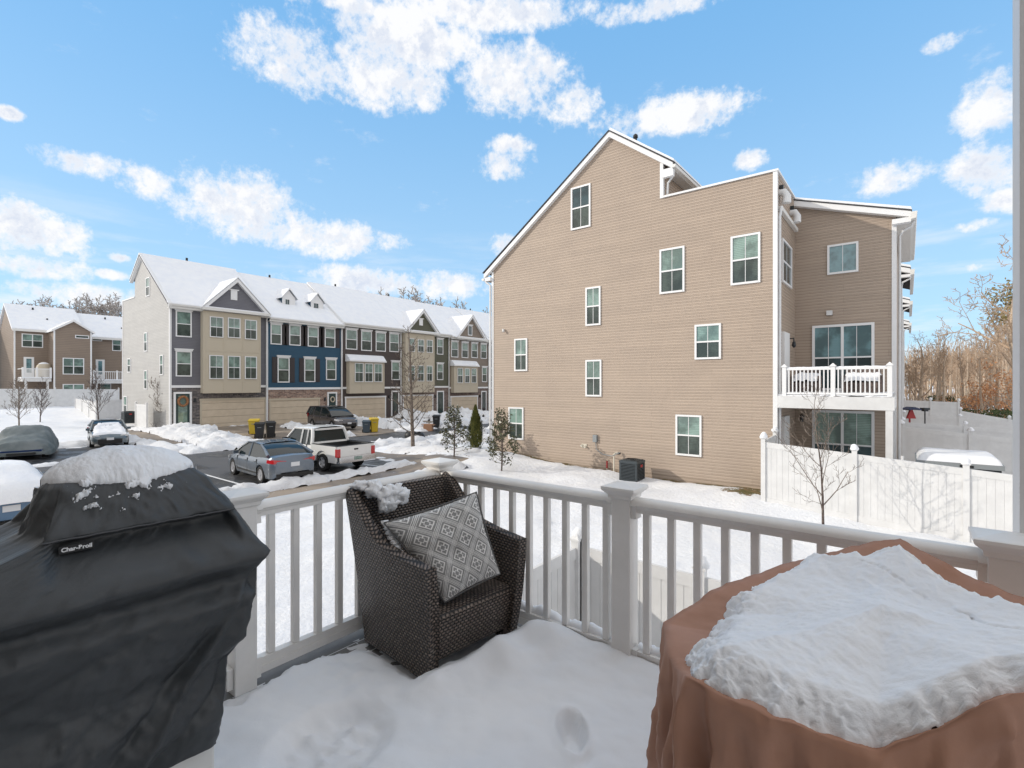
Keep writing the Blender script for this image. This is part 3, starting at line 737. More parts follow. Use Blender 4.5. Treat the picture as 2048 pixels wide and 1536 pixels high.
# ------------------------------------------------------------------ things along the gable wall
def ac_unit(cx, cy, zb, s, h, label, rot=0):
    t = thing('air_conditioner', label, 'air conditioner', (cx, cy, zb))
    b = MB(); r = s / 2; k = .05
    b.box(cx - r, cx + r, cy - r, cy + r, zb, zb + .06)
    for sx in (-1, 1):
        for sy in (-1, 1): b.box(*sorted((cx + sx * r, cx + sx * (r - .07))), *sorted((cy + sy * r, cy + sy * (r - .07))), zb + .05, zb + h - .05)
    b.box(cx - r - .01, cx + r + .01, cy - r - .01, cy + r + .01, zb + h - .09, zb + h - .02)
    b.box(cx - r + .04, cx + r - .04, cy - r + .04, cy + r - .04, zb + h - .021, zb + h + .005)
    b.build('casing', 'ac_metal', t)
    b = MB(); b.box(cx - r + .05, cx + r - .05, cy - r + .05, cy + r - .05, zb + .03, zb + h - .09); b.build('coil', 'black', t)
    b = MB(); n = 12
    for i in range(n):
        z = zb + .09 + (h - .2) * i / (n - 1)
        b.box(cx - r + .02, cx + r - .02, cy - r - .008, cy - r + .04, z - .014, z + .014)
        b.box(cx - r + .02, cx + r - .02, cy + r - .04, cy + r + .008, z - .014, z + .014)
        b.box(cx + r - .04, cx + r + .008, cy - r + .02, cy + r - .02, z - .014, z + .014)
        b.box(cx - r - .008, cx - r + .04, cy - r + .02, cy + r - .02, z - .014, z + .014)
    b.build('louvre', 'ac_metal', t)
    b = MB()
    for i in range(4): b.tube([(cx + (r * .2 + i * r * .2) * cos(q * pi / 12), cy + (r * .2 + i * r * .2) * sin(q * pi / 12), zb + h + .012) for q in range(25)], .006, 4)
    b.build('fan_guard', 'black', t)
    b = MB(); b.fbox(FX(cx + r + .011), cy - .06, cy + .12, zb + h - .26, zb + h - .16, 0, .004); b.build('badge', 'redwood', t)
    return t
ac_unit(-8.25, 17.85, g(-8.25, 17.85) - .02, .72, .80, 'dark grey air conditioner standing in snow against the tan gable wall')
def wall_bits():
    p = onY(1190, 877, HY - .08); t = thing('electric_box', 'small grey disconnect box with a whip cable on the tan wall', 'electric box', p)
    b = MB(); b.box(p.x - .09, p.x + .09, HY - .12, HY - .015, p.z - .15, p.z + .15); b.build('box', 'gray_box', t)
    q = onY(1240, 900, HY - .5); b = MB(); b.tube([(p.x + .02, HY - .06, p.z - .15), (p.x + .06, HY - .07, p.z - .45), (p.x + .35, HY - .12, p.z - .62), (p.x + .9, HY - .3, p.z - .64), (q.x, q.y, q.z - .1)], .018, 6); b.build('cable', 'gray_box', t)
    p = onY(1228, 906, HY - .3); t = thing('drain_pipe', 'cream bent pipe rising from the snow left of the air conditioner', 'pipe', (p.x, p.y, g(p.x, p.y)))
    b = MB(); b.tube([(p.x, p.y, g(p.x, p.y) - .1), (p.x, p.y, p.z - .05), (p.x + .04, p.y + .02, p.z), (p.x + .12, p.y + .1, p.z)], .03, 8); b.cur = 1; b.tube([(p.x + .1, p.y + .1, p.z - .02), (p.x + .18, p.y + .2, p.z - .02)], .05, 8); b.build('pipe', ['pipe_cream', 'black'], t, smooth=60)
    p = onY(1214, 922, HY - .12); t = thing('vent_pipe', 'short brown pipe stub low on the tan wall', 'pipe', (p.x, p.y, p.z - .2)); b = MB(); b.tube([(p.x, p.y, p.z - .3), (p.x, p.y, p.z)], .035, 8); b.cur = 1; b.tube([(p.x, p.y, p.z - .45), (p.x, p.y, p.z - .3)], .03, 8); b.build('pipe', ['redwood', 'pipe_cream'], t)
    p = onY(1168, 892, HY - .1); t = thing('wall_tap', 'twin cream pipe outlets on the tan wall left of the cable box', 'tap', p); b = MB()
    b.tube([(p.x - .12, HY, p.z + .02), (p.x - .12, HY - .14, p.z)], .045, 8); b.tube([(p.x + .05, HY, p.z - .02), (p.x + .05, HY - .14, p.z - .04)], .045, 8); b.box(p.x - .16, p.x + .09, HY - .035, HY - .015, p.z - .08, p.z + .08); b.build('outlet', 'pipe_cream', t)
wall_bits()

# ------------------------------------------------------------------ white vinyl fences
def fence(label, p0, p1, ntz, h=1.83, bays=3, boards=True, cap_snow=True, group='white vinyl privacy fences', first=True, gaps=()):
    """p0,p1 ground ends; ntz(s) -> top z"""
    p0 = Vector((*p0, 0)); p1 = Vector((*p1, 0)); d = (p1 - p0); L = d.length; d.normalize(); n = Vector((d.y, -d.x, 0))
    t = thing('vinyl_fence', label, 'fence', (p0.x, p0.y, ntz(0) - h), group)
    bw = L / bays
    for i in range(bays + 1):
        if i == 0 and not first: continue
        s = bw * i; q = p0 + d * s; zt = ntz(s) + .10; z0 = g(q.x, q.y) - .2
        fr = frame((q.x, q.y, 0), d, n); b = MB(); b.fbox(fr, -.063, .063, z0, zt, -.063, .063); b.fbox(fr, -.085, .085, zt, zt + .03, -.085, .085)
        b.hexa([fr(-.07, zt + .03, -.07), fr(.07, zt + .03, -.07), fr(.07, zt + .03, .07), fr(-.07, zt + .03, .07), fr(-.01, zt + .12, -.01), fr(.01, zt + .12, -.01), fr(.01, zt + .12, .01), fr(-.01, zt + .12, .01)])
        po = b.build('fence_post', 'vinyl', t)
        if cap_snow:
            b = MB(); P = []
            for u in range(7):
                for v_ in range(8):
                    th = 2 * pi * v_ / 8; rr = .10 * sin(pi * (.5 - u / 12)) * (1 + .25 * fbm(s + u, v_ * .7, q.x)); rr = .105 * cos(u / 6 * pi / 2) * (1 + .3 * fbm(s * 3 + u * .5, v_ * .9, q.x))
                    P.append(fr(rr * cos(th), zt + .02 + .16 * sin(u / 6 * pi / 2), rr * sin(th)))
            b.grid(P, 7, 8, closev=True); b.build('cap_snow', 'snow', po, smooth=180)
    for i in range(bays):
        s0 = bw * i + .06; s1 = bw * (i + 1) - .06; fr = frame((p0.x, p0.y, 0), d, n); b = MB()
        za, zb = ntz(s0), ntz(s1)
        def sl(sa, sb, oa, ob, c0, c1):
            ta, tb = ntz(sa), ntz(sb)
            b.hexa([fr(sa, ta - oa, c0), fr(sb, tb - oa, c0), fr(sb, tb - oa, c1), fr(sa, ta - oa, c1), fr(sa, ta - ob, c0), fr(sb, tb - ob, c0), fr(sb, tb - ob, c1), fr(sa, ta - ob, c1)])
        sl(s0, s1, .17, 0, -.025, .025); sl(s0, s1, h + .15, h - .14, -.025, .025)
        nb = max(1, int((s1 - s0) / .15)) if boards else 1
        for k in range(nb):
            sa = s0 + (s1 - s0) * k / nb; sb = s0 + (s1 - s0) * (k + 1) / nb
            sl(sa + .004 * boards, sb - .004 * boards, h - .13, .16, -.010, .010)
            if boards: sl(sb - .005, sb + .005, h - .13, .16, -.004, .004)
        b.build('panel', 'vinyl', t)
    return t
NZ = lambda s: -.30 - .0735 * s
fence('near fence run in front of the tan house, bare tree beside it', (-3.52, 17.1), (8.2, 17.1), NZ, bays=5, h=1.86)
fence('short return of the near fence meeting the tan house corner', (-3.52, 18.86), (-3.52, 17.16), lambda s: -.22 - .03 * s, bays=1, first=True, h=1.85)
fence('yard fence straight below the deck railing, running right', (-3.92, 6.6), (7.0, 6.6), lambda s: -.95 - .02 * s, bays=6)
fence('yard fence below the deck, shaded side running back toward the viewer', (-3.92, -1.0), (-3.92, 6.54), lambda s: -.97 + .002 * s, bays=4, cap_snow=False)
fence('second yard fence behind the hot tub', (-.2, 26.2), (12.5, 26.2), lambda s: -.25 - .09 * s, bays=6, h=2.0)
fence('third yard fence, behind the one past the hot tub', (-.2, 33.4), (14.5, 33.4), lambda s: -.50 - .045 * s, bays=6, h=1.9)
fence('fourth yard fence, stepping down toward the woods', (-.2, 40.8), (16, 40.8), lambda s: -.42 - .06 * s, bays=6, h=1.8)
fence('farthest yard fence in front of the woods, highest against the trees', (-.2, 48.2), (2.9, 48.2), lambda s: .28 - .03 * s, bays=2, h=2.2)
fence('low stepped continuation of the farthest yard fence at right', (3.0, 48.2), (10.5, 48.2), lambda s: -.42 - .20 * s, bays=3, h=1.7)

def hot_tub():
    x0, x1, y0, y1 = .2, 2.15, 19.6, 21.7; zt = -.93
    t = thing('hot_tub', 'dark grey covered hot tub under a thick slab of snow behind the fence', 'hot tub', (1.2, 20.5, g(1.2, 20.5)))
    b = MB(); b.box(x0 + .06, x1 - .06, y0 + .06, y1 - .06, -2.6, zt - .02); b.build('tub_shell', 'dark_metal', t)
    b = MB(); b.box(x0, x1, y0, y1, zt - .02, zt + .12); b.build('cover', 'gray_box', t)
    b = MB(); P = []; nu, nv = 30, 30
    for i in range(nu):
        for j in range(nv):
            u, v = i / (nu - 1), j / (nv - 1); e = min(u, 1 - u, v, 1 - v)
            P.append((x0 + .02 + (x1 - x0 - .04) * u, y0 + .02 + (y1 - y0 - .04) * v, zt + .10 + (.24 * min(1, e * 9) ** .45 if e > 0 else 0) + .015 * fbm(u * 4, v * 4)))
    b.grid(P, nu, nv); b.build('snow_slab', 'snow', t, smooth=180)
    b = MB(); b.box(1.2, 1.5, y0 - .012, y0 - .002, zt + .0, zt + .07); b.build('badge', 'black', t)
    t = thing('tub_steps', 'white tube handrail steps beside the hot tub', 'handrail', (-.1, 19.8, -2.4))
    b = MB()
    for z in (-1.0, -1.3): b.tube([(-.55, 19.6, z + .0), (.2, 19.6, z)], .025, 6)
    b.tube([(-.12, 19.58, -2.4), (-.12, 19.58, -.72)], .04, 8); b.build('rail', 'white_trim', t)
hot_tub()
def yard_bits():
    p = onX(1822, 800, .35); p = atD(1822, 800, 27.0)
    t = thing('swing_seat', 'red triangular swing frame with a navy canopy beside the far fences', 'garden swing', (p.x, p.y, -2.2))
    b = MB(); fr = frame((p.x, p.y, 0), (CA, SA, 0), (SA, -CA, 0))
    b.prism(fr, [(-.34, .16), (.0, .27), (.34, .15), (.34, .09), (.0, .15), (-.34, .10)], -.3, .3); b.build('canopy', 'navy', t)
    b = MB(); b.prism(fr, [(-.24, -.36), (-.04, .16), (.04, .16), (.24, -.36)], -.05, .05); b.fbox(fr, -.03, .03, -2.6, .1, -.12, -.06); b.build('side_panel', 'redwood', t)
    p = atD(1850, 825, 27.5); fr = frame((p.x, p.y, 0), (CA, SA, 0), (SA, -CA, 0))
    t = thing('bird_feeder', 'dark box on a thin pole standing before the stepped fences', 'bird feeder', (p.x, p.y, -2.2))
    b = MB(); b.fbox(fr, -.17, .17, .08, .19, -.14, .14); b.fbox(fr, -.11, .11, .0, .08, -.1, .1); b.build('feeder_box', 'dark_metal', t); b = MB(); b.tube([fr(0, -2.3, 0), fr(0, .05, 0)], .035, 6); b.build('pole', 'dark_metal', t)
    b = MB(); b.fbox(fr, -1.6, 1.5, -.1, .05, -.6, .6)
yard_bits()
# ------------------------------------------------------------------ the terrace across the street (faces +X)
XRG, ZRG = -48.6, 11.85
def gable_roof(mb, mt, y0, y1, dz, xf=XR, xr=XRG, ze=7.45, zr=ZRG, snow=True):
    fr = frame((0, 0, 0), (1, 0, 0), (0, 1, 0))
    mb.prism(fr, [(xf + .42, ze - .20 + dz), (xr, zr + dz), (xr - 2.4, zr - 1.75 + dz), (xr - 2.4, zr - 1.63 + dz), (xr, zr + .12 + dz), (xf + .45, ze - .08 + dz)], y0, y1, 0)
    k = MB(); nu, nv = 10, 26; P = []
    for i in range(nu):
        for j in range(nv):
            u = i / (nu - 1); v = j / (nv - 1); x = xf + .46 + (xr - xf - .46) * u; y = y0 - .02 + (y1 - y0 + .04) * v
            z = ze - .06 + (zr + .14 - ze + .06) * u + dz + (.07 + .02 * fbm(x * .8, y * .8) if 0 < i and 0 < j < nv - 1 else .02)
            P.append((x + (.03 * fbm(y * 2.3, 1.0) if i == 0 else 0), y, z))
    mb.cur = 1; mb.grid(P, nu, nv)
    mb.hexa([(xf + .47, y0 - .02, ze - .09 + dz), (xf + .47, y1 + .02, ze - .09 + dz), (xf + .2, y1 + .02, ze + .1 + dz), (xf + .2, y0 - .02, ze + .1 + dz), (xf + .47, y0 - .02, ze - .02 + dz), (xf + .47, y1 + .02, ze - .02 + dz), (xf + .2, y1 + .02, ze + .17 + dz), (xf + .2, y0 - .02, ze + .17 + dz)])
    mb.prism(fr, [(xr + .1, zr + .1 + dz), (xr, zr + .24 + dz), (xr - 2.42, zr - 1.55 + dz), (xr - 2.42, zr - 1.63 + dz)], y0, y1); mb.cur = 0

def front_gable(t, ya, yb, zb, zp, xf, sid, dz=0.0, vent=None):
    """a cross gable over the front: its ridge runs back into the main roof"""
    ym = (ya + yb) / 2; fx = FX(xf)
    b = MB(); b.prism(fx, [(ya + .3, zb), (yb - .3, zb), (ym, zp - .32)], 0, -.3); w_ = b.build('gable_wall', sid, t)
    b = MB(); wd = .24
    b.prism(fx, [(ya - .1, zb - .12), (ya + .2, zb - .12), (ym, zp - .30), (ym, zp)], -.1, .28); b.prism(fx, [(yb + .1, zb - .12), (yb - .2, zb - .12), (ym, zp - .30), (ym, zp)], -.1, .28)
    b.build('rake_board', 'white_trim', t)
    b = MB(); xb = xf - (zp - zb) * 1.38 - .6
    def roofpt(z): return XR + .45 - (z - (7.45 - .08 + dz)) * ((XR + .45 - XRG) / (ZRG + .12 - 7.45 + .08))
    for (y0, sg) in ((ya - .14, 1), (yb + .14, -1)):
        P = []; nu, nv = 8, 14
        for i in range(nu):
            for j in range(nv):
                u = i / (nu - 1); z = zb - .12 + (zp + .03 - zb + .12) * u; y = y0 + (ym - y0) * u
                xe = min(xf + .3, roofpt(z + .3)); x = xf + .31 + (xe - .35 - xf - .31) * j / (nv - 1)
                P.append((x, y, z + (.08 if j > 0 and i > 0 else .01)))
        b.grid(P, nu, nv)
        b.poly([(xf + .31, y0, zb - .12), (xf + .31, ym, zp + .03), (xf + .31, ym, zp + .11), (xf + .31, y0, zb - .04)])
    b.build('gable_roof', 'snow', t, recalc=False, smooth=60)
    b = MB(); b.fbox(fx, ya + .15, yb - .15, zb - .02, zb + .06, -.1, .34); b.build('gable_ledge', 'snow', t)
    b = MB(); b.fbox(fx, ya - .05, yb + .05, zb - .22, zb - .02, -.2, .35); b.build('gable_fascia', 'fascia', t)
    if vent:
        a0, a1, b0, b1 = vent; b = MB(); b.fbox(fx, a0, a1, b0, b1, 0, .06); b.fbox(fx, a0 - .12, a1 + .12, b1, b1 + .08, 0, .1); b.build('gable_vent', 'white_trim', t)

def bay(t, box, px_windows, prot=.55, roofed=False, z_bands=()):
    a0, a1, b0, b1 = box; X = XR + prot; fx = FX(X)
    b = MB(); b.box(XR, X, a0, a1, b0, b1)
    for z in z_bands: b.fbox(fx, a0 - .01, a1 + .01, z - .06, z + .06, 0, .025)
    b.fbox(fx, a0 - .012, a0 + .10, b0, b1, 0, .022); b.fbox(fx, a1 - .10, a1 + .012, b0, b1, 0, .022); b.fbox(fx, a0 + .1, a1 - .1, b0, b0 + .1, 0, .021)
    n = 3
    for k in range(1, n): b.fbox(fx, a0 + (a1 - a0) * k / n - .03, a0 + (a1 - a0) * k / n + .03, b0, b1, 0, .018)
    bo = b.build('bay', 'panel_tan', t)
    for pw in px_windows: window(t, fx, pxX(X, *pw), c=.026, trim=.06)
    if roofed:
        b = MB(); P = [(XR, b1 + .62), (XR + .3, b1 + .56), (X + .15, b1 + .12), (X + .22, b1)]
        f2 = frame((0, 0, 0), (1, 0, 0), (0, 1, 0)); b.prism(f2, P + [(XR, b1)], a0 - .1, a1 + .1); b.build('bay_roof', 'snow', t)
        b = MB(); b.fbox(fx, a0 - .14, a1 + .14, b1 - .1, b1 + .04, -.5, .24); b.build('bay_trim', 'white_trim', t)

UNITS = [
 dict(label='grey end townhouse of the row with wreathed door and pale bay', sid='siding_gray', brick='brick_gray', dz=0, left=[(351, 622, 383, 674), (351, 702, 383, 753)], crown=.12,
      bay=(406.6, 616, 521, 786), bw=[(419, 633.7, 446, 674.7), (455, 636, 480, 676), (489, 640, 513, 679), (418, 710.5, 446, 758), (455, 712, 480, 758), (489, 713, 513, 758)],
      garage=(403, 800, 529, 853), door=(351, 787.6, 379, 848), band=(343, 769, 403, 775), gable=(403, 536, 612, 556, 'siding_gray', (461, 581, 474, 600))),
 dict(label='blue-sided townhouse with dark shutters and two small dormers', sid='siding_blue', brick='brick_red', dz=-.25, left=[(540.6, 648, 563, 689), (578, 650, 601, 691), (615, 653.7, 636.5, 693.5), (649, 656.5, 670, 695), (554.7, 714.6, 578.6, 765), (608, 717, 630, 764), (651.7, 718.6, 672, 760)], crown=.12,
      shut=[0, 1, 2, 3, 4, 5], garage=(541, 799.7, 637, 849), door=(657, 787, 671, 835), band=(540, 772.5, 678, 778.6), dormers=[(569, 598, 579, 623, 566, 588), (626, 606, 637, 631, 623, 644)]),
 dict(label='dark brown townhouse with a small-roofed tan bay beside the blue one', sid='siding_brown', brick=None, dz=-.02, left=[(691, 659, 714, 699), (722, 662, 743, 701.7), (751, 665, 771, 703), (778.5, 667, 797.7, 704), (782.5, 723.5, 799, 760)], crown=.1,
      bay=(699, 722, 768.5, 786.5), roofed=True, bw=[(709, 726, 726, 764), (729, 727, 745, 764), (748, 727.5, 763.7, 764)], garage=(692, 795.5, 769.6, 837.6), door=(784, 784, 796, 830), band=(686, 772, 806, 777)),
 dict(label='olive townhouse with tall tan bay behind the bare street tree', sid='siding_olive', brick='brick_brown', dz=-.1, left=[(873.4, 678, 886, 709), (873.4, 727.5, 886, 760)], crown=.1,
      bay=(811, 664, 868.7, 785), bw=[(817, 677, 829, 703.4), (835, 679, 847.4, 704.5), (852.8, 680, 864.5, 705.7), (816.5, 731, 829, 762.6), (834.7, 731, 847.4, 762.6), (852.8, 731.5, 864, 762.6)],
      garage=(807, 792, 864.5, 827), door=(875, 784, 885.6, 828), band=(868, 771, 893, 775), gable=(811, 876, 664, 619, 'siding_olive', (838, 638, 845, 651))),
 dict(label='taupe townhouse with pointed gable window, last full one before the big tan house', sid='siding_taupe', brick='brick_brown', dz=-.22, left=[(902, 683, 916, 714.6), (923, 685, 936, 715.8), (942.5, 686.5, 954.7, 716), (961, 688, 972.8, 717.4), (963.6, 734.5, 973.5, 764)], crown=.1,
      bay=(908, 731, 955.4, 785), roofed=True, bw=[(914.5, 736, 925, 766), (929, 736.7, 938.5, 766), (942.5, 737, 952, 766)], garage=(902, 794, 954, 825), door=(963.6, 784, 971, 825), band=(897, 773, 978, 776.5), gable=(912, 971, 668, 630, 'siding_taupe', None), gwin=(935.5, 651, 944, 671)),
 dict(label='grey townhouse mostly hidden behind the corner of the tan house', sid='siding_gray', brick='brick_brown', dz=-.15, left=[(979, 691, 988, 718), (979, 737, 988, 764)], crown=.1, garage=(984, 797, 1010, 822), door=None, band=(978, 774, 1010, 777)),
]
def terrace():
    for i, U in enumerate(UNITS):
        y0, y1 = UY[i], UY[i + 1]; dz = U['dz']; zb = g(XR + 1, (y0 + y1) / 2)
        t = thing('townhouse', U['label'], 'house', (XR - 5, (y0 + y1) / 2, zb), 'townhouses of the row across the street')
        fx = FX(XR); ze = 7.45 + dz
        bz = pxX(XR, *U['band'])
        zband = bz[2]
        b = MB(); fr = frame((0, 0, 0), (1, 0, 0), (0, 1, 0))
        prof = [(XR, zband), (XR, ze - .1), (XRG, ZRG + dz - .05), (XRG - 2.0, ZRG + dz - 1.6), (XRG - 2.0, 8.7 + dz), (XR - 11.4, 8.7 + dz), (XR - 11.4, zband)]
        yw = y0 + (.03 if i == 0 else 0)
        b.prism(fr, prof, yw, y1 - .01); b.build('wall', U['sid'], t, recalc=True)
        b = MB(); b.box(XR - 11.4, XR, yw, y1 - .01, zb - 1.5, zband); b.build('brick_base' if U['brick'] else 'base_wall', U['brick'] or U['sid'], t)
        b = MB(); b.fbox(fx, y0 + .06, y1 - .06, zband - .02, zband + .17, 0, .06); b.build('band_board', 'white_trim', t)
        b = MB(); gable_roof(b, None, y0 - (.25 if i == 0 else 0), y1, dz); ro = b.build('roof', ['shingle', 'snow'], t, recalc=True)
        b = MB(); b.fbox(fx, y0 + (.0 if i else -.2), y1, ze - .36, ze - .1, .40, .44); b.fbox(fx, y0 + (.0 if i else -.2), y1, ze - .40, ze - .36, .0, .44)
        b.prism(fr, [(XR + .45, ze - .24), (XR + .56, ze - .22), (XR + .58, ze - .10), (XR + .45, ze - .1)], y0 - (.2 if i == 0 else 0), y1); b.build('gutter', 'fascia', ro)
        vy = y0 + 3.2; b = MB(); b.tube([(XRG - .1, vy, ZRG + dz), (XRG - .1, vy, ZRG + dz + .5)], .09, 8); b.build('vent_pipe', 'black', ro)
        # party line corner boards / downspouts
        b = MB(); b.tube([(XR + .48, y1 - .12, ze - .2), (XR + .12, y1 - .12, ze - .55), (XR + .1, y1 - .12, zb)], .05, 6); b.build('downspout', 'vinyl', t)
        b = MB(); b.fbox(fx, y1 - .08, y1 + .05, zb - .3, ze - .1, 0, .035)
        if i == 0: b.fbox(fx, y0 - .03, y0 + .1, zb - .3, ze - .1, 0, .035)
        b.build('corner_board', 'white_trim', t)
        # rake between units (where a roof stands above its neighbour)
        if i and U['dz'] > UNITS[i - 1]['dz']:
            b = MB(); b.prism(fr, [(XR + .5, ze - .3), (XR + .5, ze - .02), (XRG, ZRG + .2 + dz), (XRG, ZRG - .1 + dz)], y0 - .14, y0 - .025); b.build('rake_board', 'white_trim', ro)
        # windows with head trim
        ws = [pxX(XR, *q) for q in U['left']]
        for q in ws: window(t, fx, q, trim=.085, crown=U['crown'], c=.0, grid=False)
        for k in U.get('shut', []):
            a0, a1, b0, b1 = ws[k]
            for s0 in (a0 - .47, a1 + .04):
                if s0 < y0 + .05 or s0 + .43 > y1 - .05: continue
                b = MB(); b.fbox(fx, s0, s0 + .43, b0, b1, 0, .04); b.fbox(fx, s0 + .06, s0 + .37, b0 + .08, (b0 + b1) / 2 - .05, .04, .055); b.fbox(fx, s0 + .06, s0 + .37, (b0 + b1) / 2 + .05, b1 - .08, .04, .055)
                b.build('shutter', 'shutter', t)
        if 'bay' in U:
            bb = pxX(XR + .55, *U['bay'])
            if i == 0: bb = (bb[0], bb[1], bb[2], ze - .36)
            if i == 3: bb = (max(bb[0], y0 + .05), bb[1], bb[2], ze - .36)
            zm = [(bb[2] + bb[3]) / 2 + .15, (bb[2] + bb[3]) / 2 - .5] if not U.get('roofed') else [bb[2] + 1.0]
            bay(t, bb, U['bw'], roofed=U.get('roofed', False), z_bands=zm)
        if 'gable' in U:
            a, c_, bb_, pp, sd, vt = U['gable']; X = XR + .55
            ya, yb = onX(a, bb_, X).y, onX(c_, bb_, X).y; zp = onX((a + c_) / 2, pp, X + .2).z; zb_ = ze - .1
            front_gable(t, ya, yb, zb_, zp, X, sd, dz, vent=pxX(X, *vt) if vt else None)
            if 'gwin' in U: window(t, FX(X), pxX(X, *U['gwin']), trim=.09, crown=.06, panes=('pane_bluedark', 'pane_bluedark'), split=False)
        for (wx0, wy0, wx1, wy1, fx0, fx1) in U.get('dormers', []):
            X = XR - 1.75
            a0, a1, b0, b1 = pxX(X, wx0, wy0, wx1, wy1); da, db = onX(fx0 + 1, 610, X).y - .1, onX(fx1, 610, X).y + .1; ztop = b1 + .12; zpk = ztop + .75; fd = FX(X); zl = ze + (XR - X) * .72 - .1; ym = (da + db) / 2
            b = MB(); b.prism(fd, [(da, zl - .3), (db, zl - .3), (db, ztop), (ym, zpk - .1), (da, ztop)], -2.4, -.02); b.build('dormer_side', U['sid'], t)
            b = MB(); b.prism(fd, [(da - .02, zl - .05), (db + .02, zl - .05), (db + .02, ztop), (ym, zpk - .06), (da - .02, ztop)], -.02, .02); b.build('dormer_face', 'white_trim', t)
            b = MB()
            for sg, ye in ((1, da - .22), (-1, db + .22)):
                P = []
                for q in range(5):
                    for r_ in range(6):
                        u = q / 4; P.append((X + .2 - 2.6 * r_ / 5, ye + (ym - ye) * u, ztop - .12 + (zpk - ztop + .16) * u + (.13 if 0 < q and 0 < r_ else 0.02) * (1 - .0 * u)))
                b.grid(P, 5, 6); b.poly([(X + .2, ye, ztop - .14), (X + .2, ym, zpk + .02), (X + .2, ym, zpk + .17), (X + .2, ye, ztop - .08)])
            b.build('dormer_roof', 'snow', t, recalc=False, smooth=50)
            window(t, fd, (a0, a1, b0, b1), trim=.05, panes=('pane_bluedark', 'pane_bluedark'), c=.021)
        # garage and entrance
        a0, a1, b0, b1 = pxX(XR, *U['garage']); b0 = zb - .1
        b = MB(); b.fbox(fx, a0, a1, b0, b1, -.05, .012); b.build('garage_door', 'garage', t)
        b = MB(); b.fbox(fx, a0 - .12, a0, b0, b1, 0, .05); b.fbox(fx, a1, a1 + .12, b0, b1, 0, .05); b.fbox(fx, a0 - .15, a1 + .15, b1, b1 + .16, 0, .06); b.build('garage_trim', 'white_trim' if i > 1 else 'panel_tan', t)
        if U['door']:
            a0, a1, b0, b1 = pxX(XR, *U['door']); b0 = zb + .12; b = MB()
            b.fbox(fx, a0 - .14, a0, b0, b1, 0, .06); b.fbox(fx, a1, a1 + .14, b0, b1, 0, .06); b.fbox(fx, a0 - .14, a1 + .14, b1, b1 + .14, 0, .07); b.build('door_frame', 'white_trim', t)
            b = MB(); b.fbox(fx, a0, a1, b0, b1, 0, .03); do = b.build('door', 'door_dark' if i in (0, 1, 3) else 'shutter', t)
            if i in (0, 3, 4, 2):
                b = MB(); b.fbox(fx, a0 + .16, a1 - .16, b0 + .38, b1 - .14, .03, .034); b.build('door_glass', 'pane_upper' if i == 0 else 'pane_lower', do)
            if i in (0, 1):
                b = MB(); c0 = ((a0 + a1) / 2, b1 - .55); rr = .30 if i == 0 else .2
                b.tube([fx(c0[0] + rr * cos(q * pi / 12), c0[1] + rr * sin(q * pi / 12) * 1.15, .1) for q in range(25)], [(.085 if i == 0 else .05) * (1 + .25 * random.random()) for _ in range(25)], 6)
                b.build('wreath', 'wreath' if i == 0 else 'panel_tan', do)
            b = MB(); lx = a1 + .35 if i == 0 else a0 - .4; b.fbox(fx, lx - .06, lx + .06, b1 - .65, b1 - .35, 0, .14); b.build('wall_lamp', 'dark_metal', t)
            b = MB(); b.box(XR + .01, XR + 1.3, a0 - .3, a1 + .3, zb - .3, zb + .11); b.build('door_step', 'concrete', t)
        if i == 0:
            # pale side wall facing the viewer
            fs = FY(y0)
            b = MB(); pr = [(XR + .02, zb - 1.5), (XR + .02, ze - .12), (XRG, ZRG + dz - .05), (XRG - 2.0, ZRG + dz - 1.6), (XRG - 2.0, 8.7 + dz), (XR - 11.4, 8.7 + dz), (XR - 11.4, zb - 1.5)]
            b.prism(fs, pr, -.1, .0); b.build('side_wall', 'siding_lightgray', t)
            b = MB(); b.prism(fs, [(XR + .5, ze - .28), (XR + .5, ze - .04), (XRG, ZRG + .20), (XRG, ZRG - .06)], .0, .24); b.prism(fs, [(XRG - 2.45, ZRG - 1.9), (XRG - 2.45, ZRG - 1.6), (XRG, ZRG + .20), (XRG, ZRG - .06)], .0, .24)
            b.fbox(fs, XR - 11.45, XRG - 2.0, 8.7, 8.78, -.3, .06); b.fbox(fs, XR - .08, XR + .05, zb - .5, ze - .3, 0, .035); b.fbox(fs, XR - 11.45, XR - 11.34, zb - .5, 8.7, 0, .035); b.build('rake_board', 'white_trim', t)
            for q in ((292.6, 555, 300, 592.7), (289, 665, 295, 703), (320.5, 709.7, 327, 750), (255.7, 717, 261.7, 745), (289, 740.6, 295, 778.6), (248, 792, 254.5, 828.6)):
                window(t, fs, pxY(y0, *q), trim=.07, c=.0, grid=False)
terrace()

